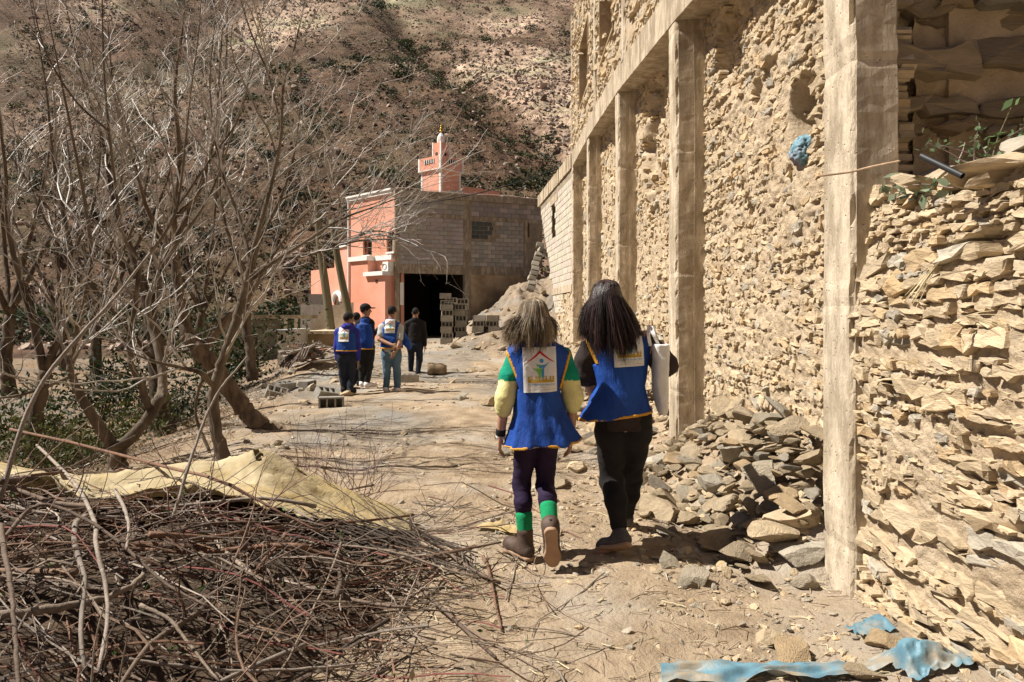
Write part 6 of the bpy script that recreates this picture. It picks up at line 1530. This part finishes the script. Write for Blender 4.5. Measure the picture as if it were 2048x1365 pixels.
# vest
zs = [p(0, 676)[2], p(0, 690)[2], p(0, 706)[2], p(0, 730)[2], p(0, 780)[2], p(0, 830)[2], p(0, 868)[2], p(0, 892)[2]]
c0 = p(1075, 700)[0]; hemL = p(1010, 0)[0]; hemR = p(1166, 0)[0]
cxs = [p(1072, 0)[0], p(1074, 0)[0], c0 + .004, c0 + .002, c0 + .002, p(1081, 0)[0], p(1087, 0)[0], p(1090, 0)[0]]
aw = [.085, .165, .207, .190, .138, .165, .215, .250]; bw_ = [.065, .095, .11, .122, .132, .150, .172, .185]
fold = lambda t, Z: 1 + np.clip((zs[3] - Z) / .45, 0, 1) * (.045 * np.sin(6 * t + 2.2 * Z + 1) + .030 * np.sin(13 * t + 3 * Z)) + .006 * np.sin(9 * t + 14 * Z)
def lines(F, LL, LR):
    """armhole lines in the back view: keep what lies between them"""
    X, Y_, Z = F._xyz((slice(None),) * 3); out = None
    for (a, b), sg in ((LL, 1), (LR, -1)):
        ex, ez = b[0] - a[0], b[2] - a[2]; L = math.hypot(ex, ez); nx, nz = -ez / L, ex / L
        if nx * sg < 0: nx, nz = -nx, -nz
        d = -(nx * (X - a[0]) + nz * (Z - a[2])) + 0 * Y_
        d = np.where(Z < b[2], -.2, d); out = d if out is None else np.maximum(out, d)
    return out
def vestF(extra=0.0):
    F = Field((-.32, -.30, .55), (.36, .30, 1.42), h * .9); F.loft(zs, cxs, [-.01] * 3 + [-.005] * 5, [x + extra for x in aw], [x + extra for x in bw_], 0, fold, 2.3)
    X, Y_, Z = F._xyz((slice(None),) * 3); hem = zs[7] + .012 + .016 * np.sin(X * 14 + 1) + .06 * np.clip((X - .10) / .2, 0, 1); return F, hem
F, hem = vestF(); AR = lines(F, (p(1010, 700), p(1041, 776)), (p(1142, 700), p(1122, 776))); _, _, Z = F._xyz((slice(None),) * 3)
F.F = np.maximum(F.F, (hem - Z).astype(np.float32)); F.F = np.maximum(F.F, AR.astype(np.float32)); v_o = w.add('vest', F, M['vest'], None, lambda V: .0075 * fbm(V[:, 0] * 13, V[:, 1] * 9, V[:, 2] * 2.6, 3) + .004 * np.abs(fbm(V[:, 0] * 9 + V[:, 2] * 6, V[:, 1] * 9, V[:, 2] * 9, 2)))
F2, hem = vestF(.004); tr = np.maximum(F2.F, np.abs(hem + .006 - Z) - .0095); ah = np.maximum(F2.F, np.abs(AR + .008) - .0095); nkz = np.maximum(F2.F - .004, np.abs(Z - zs[0] + .008) - .007)
def trims(F2, parts):
    for nm, f in parts: F2.F = (f + 0 * F2.F).astype(np.float32); w.add(nm, F2, M['trim'], v_o)
X2 = F2._xyz((slice(None),) * 3)[0]; trims(F2, (('hem_trim', tr), ('armhole_trim', np.maximum(ah, X2 - c0)), ('armhole_trim', np.maximum(ah, c0 - X2)), ('neck_trim', nkz)))
lc = p(1078, 736); logo(w.root, v_o, v_o, lc[0], lc[2], .205, .03)
# hair: cap and strands
F = Field(hc - .22, hc + .22, .008); F.ell(hc + [0, -.012, .022], (.090, .106, .100), .01); F.ell(hc + [0, -.045, -.05], (.098, .075, .10), .05); F.clip((0, .85, -.5), hc + [0, .055, -.01])
w.add('hair', F, mat('brown_hair_cap', (.050, .032, .020), (.16, .11, .068), 26, .5, .6, 60, stretch=(1, 1, .12)))
N = 900; th = rng.uniform(-2.3, 2.3, N); outx, backy = np.sin(th), -np.cos(th)
en = hc + np.stack([outx * rng.uniform(.095, .150, N) - .012 - .05 * (outx < -.3) * rng.random(N) + .012 * rng.normal(size=N), -.03 + backy * rng.uniform(.085, .130, N), -.135 - rng.uniform(-.035, .045, N) + .03 * np.abs(outx)], 1)
col = [np.array((.12, .085, .055)) * rng.uniform(.5, 1.2) if rng.random() < .5 else np.array((.36, .28, .185)) * rng.uniform(.6, 1.15) for _ in range(N)]
w.raw('hair_strands', strands(rng, hc, 3400, th, en, .0019, col, 10, .004, 110), M['hair_brown'])
# wrist band
F = Field(wrL - .06, wrL + .06, .006); ax_ = nrm(elL - wrL); F.cap(wrL + ax_ * .004, wrL + ax_ * .022, .0325, .0325, 0); w.add('watch', F, M['black']); F = Field(wrL - .06, wrL + .06, .006); F.cap(wrL - ax_ * .014, wrL - ax_ * .008, .0305, .0305, 0); w.add('bracelet', F, M['print'])

# ---- taller woman with long dark hair
rng = np.random.default_rng(702)
w = Person('woman with long dark hair in black clothes, blue vest and white tote bag', 1235, 1120, 4.45, .0085); p = w.p; h = w.h
hc = p(1212, 597, .0); nk = p(1222, 664, -.01)
shL, shR = p(1178, 682, 0), p(1290, 676, 0); elL, elR = p(1172, 752, .06), p(1332, 735, .02); wrL, wrR = p(1190, 800, .24), p(1330, 715, .22)
hpL, hpR = p(1224, 850, 0), p(1270, 850, .0); knL, knR = p(1222, 962, .07), p(1262, 960, .22); anL, anR = p(1240, 1068, -.16), p(1252, 1036, .38)
B = Field((-.36, -.40, -.06), (.42, .62, 1.84), h)
head(B, hc, -.05, 1.0); B.chain([hc - [0, .01, .07], nk], [.050, .056], .03)
B.chain([shL - [0, 0, .02], nk - [0, 0, .06], shR - [0, 0, .02]], [.044, .06, .044], .03); B.ell((hpL + hpR) / 2 + [0, 0, .36], (.155, .10, .24), .06); B.ell((hpL + hpR) / 2 + [0, 0, .05], (.165, .115, .14), .06)
for a, b, c, dv in ((shL, elL, wrL, -1), (shR, elR, wrR, 1)): B.chain([a, b, c], [.050, .041, .029], .02); hand(B, c, nrm(c - b), (0, .3, -1), (-dv, 0, .3), 1.0, .7)
for a, b, c in ((hpL, knL, anL), (hpR, knR, anR)): B.chain([a, b, (b + c) / 2 + [0, -.02, .05], c], [.088, .056, .048, .034], .03)
hL = p(1252, 1092, -.24); tL = p(1196, 1130, -.16); tL[2] = .03
B.chain([anL, hL + [0, .04, .02], tL], [.036, .034, .028], .02); B.chain([anR, anR + [0, .02, -.06], anR + [0, .15, -.075]], [.035, .034, .028], .02)
w.add('body', B, M['skin'])
Lg = Field((-.30, -.38, .0), (.30, .60, .98), h)
for a, b, c in ((hpL, knL, anL), (hpR, knR, anR)): d = nrm(b - c); Lg.chain([a + [0, 0, .07], a - [0, 0, .05], b, (b + c) / 2 + [0, -.02, .05], c + d * .055], [.108, .106, .074, .070, .052], .03)
for c, b in ((anL, knL), (anR, knR)): Lg.chain([c + nrm(b - c) * .06, c + nrm(b - c) * .045], [.055, .047], .01)
w.add('trousers', Lg, M['black'], None, wr(.007, 6, 12))
def shoe_clip(): pass
boot(w, 'shoe', hL, tL, (.45, .55, .75), anL + [0, 0, .0], .037, M['greyshoe'], M['sole'], True, .0075, .034)
hR = anR + [0, -.03, -.085]; hR[2] = max(hR[2], .02); boot(w, 'shoe', hR, hR + [-.01, .23, 0], (0, 0, 1), anR, .037, M['greyshoe'], M['sole'], True, .0085, .034)
T_ = Field((-.36, -.30, .70), (.42, .36, 1.45), h)
for a, b, k_ in ((shL, elL, .075), (shR, elR, .075)): T_.chain([a + [0, 0, -.01], (a + b) / 2, a + (b - a) * .93], [.058, k_, k_ + .012], .03)
T_.loft([p(0, 858)[2], p(0, 800)[2], p(0, 700)[2]], [p(1245, 0)[0]] * 2 + [p(1232, 0)[0]], [0] * 3, [.175, .165, .15], [.135, .13, .10], .03)
w.add('t_shirt', T_, M['brownblack'], None, wr(.007, 9, 9, 5.))
zs = [p(0, 662)[2], p(0, 672)[2], p(0, 690)[2], p(0, 720)[2], p(0, 770)[2], p(0, 812)[2], p(0, 842)[2]]
cxs = [p(1226, 0)[0], p(1230, 0)[0], p(1236, 0)[0], p(1238, 0)[0], p(1240, 0)[0], p(1236, 0)[0], p(1232, 0)[0]]
aw = [.085, .185, .222, .190, .158, .205, .252]; bw_ = [.07, .105, .120, .130, .142, .155, .165]
fold = lambda t, Z: 1 + np.clip((zs[3] - Z) / .4, 0, 1) * (.016 * np.sin(4 * t + 2.2 * Z + 2) + .030 * np.exp(-((t + 2.75) / .3) ** 2)) + .006 * np.sin(7 * t + 12 * Z)
def vestF(extra=0.0):
    F = Field((-.34, -.30, .72), (.34, .30, 1.50), h * .9); F.loft(zs, cxs, [-.01] * 7, [x + extra for x in aw], [x + extra for x in bw_], 0, fold, 2.3)
    X, Y_, Z = F._xyz((slice(None),) * 3); return F, zs[6] + .012 + .055 * np.clip((X + .24) / .48, 0, 1) + 0 * Y_
F, hem = vestF(); AR = lines(F, (p(1162, 664), p(1190, 728)), (p(1304, 660), p(1300, 730))); _, _, Z = F._xyz((slice(None),) * 3)
F.F = np.maximum(F.F, (hem - Z).astype(np.float32)); F.F = np.maximum(F.F, AR.astype(np.float32)); v_o = w.add('vest', F, M['vest'], None, lambda V: .0060 * fbm(V[:, 0] * 11 + 4, V[:, 1] * 9, V[:, 2] * 2.6, 3) + .005 * np.abs(fbm(V[:, 0] * 9 + V[:, 2] * 7 + 3, V[:, 1] * 9, V[:, 2] * 8, 2)))
F2, hem = vestF(.004); tr = np.maximum(F2.F, np.abs(hem + .006 - Z) - .0095); ah = np.maximum(F2.F, np.abs(AR + .008) - .0095)
X2 = F2._xyz((slice(None),) * 3)[0]; trims(F2, (('hem_trim', tr), ('armhole_trim', np.maximum(ah, X2 - cxs[2])), ('armhole_trim', np.maximum(ah, cxs[2] - X2))))
lc = p(1250, 690); logo(w.root, v_o, v_o, lc[0], lc[2], .195, .05)
F = Field(hc - [.22, .24, .30], hc + [.22, .2, .2], .009); F.ell(hc + [0, -.012, .024], (.092, .108, .100), .01); F.ell(hc + [-.005, -.05, -.07], (.115, .085, .14), .05); F.clip((0, .85, -.5), hc + [0, .055, -.01])
w.add('hair', F, mat('dark_hair_cap', (.010, .006, .006), (.030, .018, .017), 26, .38, .6, 60, stretch=(1, 1, .12), spec=.5))
N = 1100; th = rng.uniform(-2.3, 2.3, N); outx, backy = np.sin(th), -np.cos(th)
en = hc + np.stack([outx * .135 + .045 + rng.normal(size=N) * .025, -.065 + backy * rng.uniform(.09, .14, N), -.27 - .05 * np.cos(th * 1.5) + rng.uniform(-.03, .09, N)], 1)
lf_ = np.clip(-outx, 0, 1) ** 1.3; en += np.stack([-.06 * lf_, 0 * lf_, .025 * lf_], 1); en[:, 2] -= .03
col = [np.array((.026, .015, .014)) * rng.uniform(.4, 1.9) if rng.random() < .85 else np.array((.075, .040, .036)) for _ in range(N)]
w.raw('hair_strands', strands(rng, hc, 3800, th, en, .0021, col, 11, .006, 130), M['hair_dark'])
bgp = [p(1316, 690, -.07), p(1316, 760, -.075), p(1322, 812, -.07)]
F = Field(p(1280, 840, -.3), p(1360, 670, .15), .008); F.loft([p(0, 826)[2], p(0, 812)[2], p(0, 780)[2], p(0, 720)[2], p(0, 688)[2]], [p(1323, 0)[0], p(1321, 0)[0], p(1318, 0)[0], p(1316, 0)[0], p(1316, 0)[0]], [-.04] * 5, [.018, .030, .044, .048, .052], [.05, .08, .10, .11, .11], 0, None, 4.0)
bag = setp(empty('tote_bag', w.o + p(1318, 826, -.04), 'white canvas tote bag hanging from the taller woman\'s shoulder', 'bag'), None)
def hang(name, me, par):
    o = bpy.data.objects.new(name, me); COL.objects.link(o); o.parent = par; o.location = Vector(w.o) - Vector(par.location); return o
hang('pouch', F.mesh('pouch', M['whitecloth'], wr(.006, 9, 9, 2.)), bag)
for px0, px1, dy in ((1301, 1298, -.10), (1318, 1302, -.10), (1320, 1306, .03)):
    q = cat([p(px0, 692, dy), p((px0 + px1) / 2 - 3, 668, dy - .01), p(px1, 652, -.02 if dy < 0 else .0)], 10); V = np.concatenate([q - [.011, 0, 0], q + [.011, 0, 0]]); n_ = len(q)
    hang('strap', mesh('strap', V, [np.array([[i, i + 1, n_ + i + 1, n_ + i] for i in range(n_ - 1)])], M['whitecloth'], True), bag)

# ---- the men farther along the track
def man(label, px, Y, top, foot, look, J, top_m, leg_m, shoe_m, vest=False, hood=False, sleeve='long', seed=0, cap=False, bald=False, skin='skin_dark', hair=True, scale=1.0, logo_px=None):
    w = Person(label, px, foot, Y, .016); p = w.p; h = w.h; rg = np.random.default_rng(seed)
    hc = p(*J['head']); nk = hc + [0, -.02, -.14]; skm = M[skin]
    shL, shR, elL, elR, wrL, wrR = [p(*J[k]) for k in ('shL', 'shR', 'elL', 'elR', 'wrL', 'wrR')]
    hpL, hpR, knL, knR, anL, anR = [p(*J[k]) for k in ('hpL', 'hpR', 'knL', 'knR', 'anL', 'anR')]
    mid = (hpL + hpR) / 2; sh = (shL + shR) / 2
    B = Field((-.62, -.5, -.15), (.62, .5, 1.95), h); g = head(B, hc, look, 1.08); B.chain([hc - [0, .015, .07], nk, sh], [.056, .062, .07], .03)
    B.chain([shL, sh, shR], [.06, .08, .06], .03); B.ell(mid + [0, 0, .34], (.165, .115, .25), .06); B.ell(mid + [0, 0, .03], (.165, .12, .14), .06)
    for a, b, c, dv in ((shL, elL, wrL, -1), (shR, elR, wrR, 1)): B.chain([a, b, c], [.052, .044, .032], .02); hand(B, c, nrm(c - b), J.get('palm', (-dv, 0, 0)), (0, 1, .1) if 'palm' not in J else (0, 0, 1), 1.12, .4, .004)
    for a, b, c in ((hpL, knL, anL), (hpR, knR, anR)): B.chain([a, b, c, c + [0, .0, -.04], c + [.0, .07, -.045]], [.09, .06, .040, .028, .020], .03)
    w.add('body', B, skm)
    Lg = Field((-.4, -.4, -.02), (.4, .4, 1.05), h)
    for a, b, c in ((hpL, knL, anL), (hpR, knR, anR)): Lg.chain([a + [0, 0, .05], a - [0, 0, .06], b, c + [0, 0, -.015]], [.105, .108, .076, .062], .03)
    Lg.ell(mid + [0, -.015, .02], (.165, .125, .12), .04); w.add('trousers', Lg, leg_m, None, wr(.008, 7, 12, seed))
    for c, sd__ in ((anL, -1), (anR, 1)): hl = c + [0, -.05, 0]; hl[2] = c[2] - .085; boot(w, 'shoe', hl, hl + np.array([.05 * sd__ + J.get('toe', 0.), .26, 0]), (0, 0, 1), c, .044, shoe_m, M['sneaker'] if shoe_m is M['sneaker'] else M['black'], True, .014, .04)
    T_ = Field((-.62, -.5, .6), (.62, .5, 1.75), h); sl = 1.0 if sleeve == 'long' else .0
    for a, b, c in ((shL, elL, wrL), (shR, elR, wrR)):
        if sl: T_.chain([a, b, b + (c - b) * .88], [.07, .058, .045], .03)
        else: T_.chain([a, a + (b - a) * .62], [.07, .068], .03)
    zw = mid[2] + .02; T_.loft([zw - .05, zw + .15, sh[2] - .12, sh[2], sh[2] + .05], [mid[0], mid[0], sh[0], sh[0], sh[0]], [mid[1], mid[1], sh[1], sh[1] - .01, sh[1] - .01], [.185, .180, .195, .17, .08], [.13, .135, .13, .11, .08], .05)
    T_.chain([shL, nk - [0, 0, .05], shR], [.075, .082, .075], .03)
    if hood: T_.ell(nk + [0, -.06, -.02], (.11, .075, .07), .04); T_.cap(nk + [-.06, .02, .0], nk + [.06, .02, .0], .06, .06, .04)
    w.add('jacket' if sl else 't_shirt', T_, top_m, None, wr(.007, 8, 10, seed + 2))
    if vest:
        V_ = Field((-.5, -.4, .55), (.5, .4, 1.75), .014); hz = vest; zz = [hz, hz + .2, sh[2] - .16, sh[2] - .02, sh[2] + .04]
        pr_ = J.get('prof', 1.0); A1 = [x * pr_ for x in (.222, .212, .218, .205, .09)]; B1_ = [.175, .165, .155, .13, .09]; cx_ = [mid[0], mid[0], sh[0], sh[0], sh[0]]; cy_ = [mid[1], mid[1], sh[1], sh[1] - .01, sh[1] - .01]
        fo = lambda t, Z: 1 + .025 * np.sin(5 * t + 3 * Z + seed) * np.clip((sh[2] - Z) / .5, 0, 1); V_.loft(zz, cx_, cy_, A1, B1_, 0, fo, 2.3); V_.chain([shL + [.01, 0, 0], nk - [0, 0, .065], shR - [.01, 0, 0]], [.082, .092, .082], .03)
        X, Y_, Z = V_._xyz((slice(None),) * 3); G = Field((-.5, -.4, .55), (.5, .4, 1.75), .014)
        for a, b, c in ((shL, elL, wrL), (shR, elR, wrR)): G.chain([a, b, c], [.075, .066, .05], .03)
        V_.F = np.maximum(V_.F, -(G.F - .004))
        if 'flap' in J: V_.chain([p(*q) for q in J['flap']], [.05, .075, .055], .03)
        vo = w.add('vest', V_, M['vest'], None, wr(.006, 6, 8, seed))
        F2 = Field((-.5, -.4, .55), (.5, .4, 1.75), .014); F2.loft(zz, cx_, cy_, [x + .006 for x in A1], [x + .006 for x in B1_], 0, fo, 2.3); _, _, Z = F2._xyz((slice(None),) * 3); F2.F = np.maximum(np.maximum(F2.F, np.abs(Z - hz - .014) - .014), -(G.F - .004)).astype(np.float32); w.add('trim', F2, M['trim'], vo)
        if logo_px: lc = p(*logo_px[:2]); logo(w.root, vo, vo, lc[0], lc[2], logo_px[2], 0., True, .010)
    if hair:
        F = Field(hc - .2, hc + .2, .012); R = rotm(0, 0, look); F.ell(hc + [0, -.012, .026], (.084, .106, .100), .01, R); F.clip(R @ np.array([0, .80, -.62]), hc + R @ np.array([0, .045, -.004]))
        w.add('hair', F, M['hair_black'])
    if cap:
        F = Field(hc - .26, hc + .26, .012); R = rotm(0, 0, look); F.ell(hc + [0, -.01, .04], (.094, .112, .098), .01, R); F.clip((0, 0, -1), hc + [0, 0, .035]); F.ell(hc + R @ np.array([0, .13, .042]), (.075, .085, .014), .008, R); w.add('cap', F, M['black'])
    for sx in (-1, 1):
        E = Field(hc - .16, hc + .16, .008); E.ell(g(sx * .031, .086, .004), (.011, .009, .007), 0); w.add('eye', E, M['black'])
    return w
base = lambda cx, kn=0: None
man('man with receding hair in blue hoodie and blue vest, leftmost of the group', 692, 13.2, 622, 788, -.95, dict(head=(697, 637), shL=(677, 664), shR=(711, 664), elL=(673, 696, -.03), elR=(716, 694, .0), wrL=(676, 722, .02), wrR=(716, 722, .05), hpL=(685, 712), hpR=(703, 712), knL=(686, 748, .03), knR=(702, 748, .03), anL=(688, 776), anR=(700, 778, -.05)), M['hoodie'], M['navy'], M['black'], vest=.84, hood=True, seed=1, logo_px=(691, 669, .20))
man('person in red jacket half hidden behind the men in vests', 712, 14.4, 622, 770, -.3, dict(head=(713, 636), shL=(699, 660), shR=(727, 660), elL=(696, 686), elR=(730, 686), wrL=(698, 708, .05), wrR=(728, 708, .05), hpL=(705, 703), hpR=(721, 703), knL=(706, 735), knR=(720, 735), anL=(707, 762), anR=(718, 762)), M['red'], M['charcoal'], M['black'], seed=2)
man('man in black cap and black sleeves, hand raised, blue vest', 731, 13.7, 607, 775, -1.25, dict(head=(731, 620), shL=(719, 648), shR=(741, 646), elL=(716, 676, .05), elR=(741, 674, .10), wrL=(724, 694, .2), wrR=(760, 655, .22), hpL=(723, 698), hpR=(739, 698), knL=(724, 735), knR=(739, 735), anL=(724, 764), anR=(733, 766, -.03), toe=.10, prof=.82), M['black'], M['charcoal'], M['sneaker'], vest=.86, seed=3, hair=True, cap=True)
man('man in jeans and blue vest clasping his hands behind his back', 782, 13.4, 612, 785, -.55, dict(head=(784, 624), shL=(764, 655), shR=(800, 655), elL=(759, 679, -.12), elR=(799, 688, -.14), wrL=(784, 690, -.26), wrR=(790, 704, -.24), hpL=(774, 706), hpR=(792, 706), knL=(774, 744), knR=(794, 744), anL=(772, 775), anR=(795, 776), palm=(0, -1, 0), flap=[(806, 668, .1), (814, 685, .12), (818, 694, .14)]), M['greytee'], M['jeans'], M['sneaker'], vest=.84, sleeve='short', seed=4, logo_px=(782, 652, .20))
man('man in black jacket and dark trousers walking towards the garage', 830, 17.2, 614, 750, .1, dict(head=(831, 625), shL=(815, 648), shR=(846, 648), elL=(811, 672), elR=(850, 672), wrL=(814, 692, .05), wrR=(850, 692, -.02), hpL=(823, 690), hpR=(838, 690), knL=(822, 718, .08), knR=(839, 720, -.02), anL=(822, 742, .15), anR=(836, 744, -.10)), M['black'], M['navy'], M['black'], seed=5)
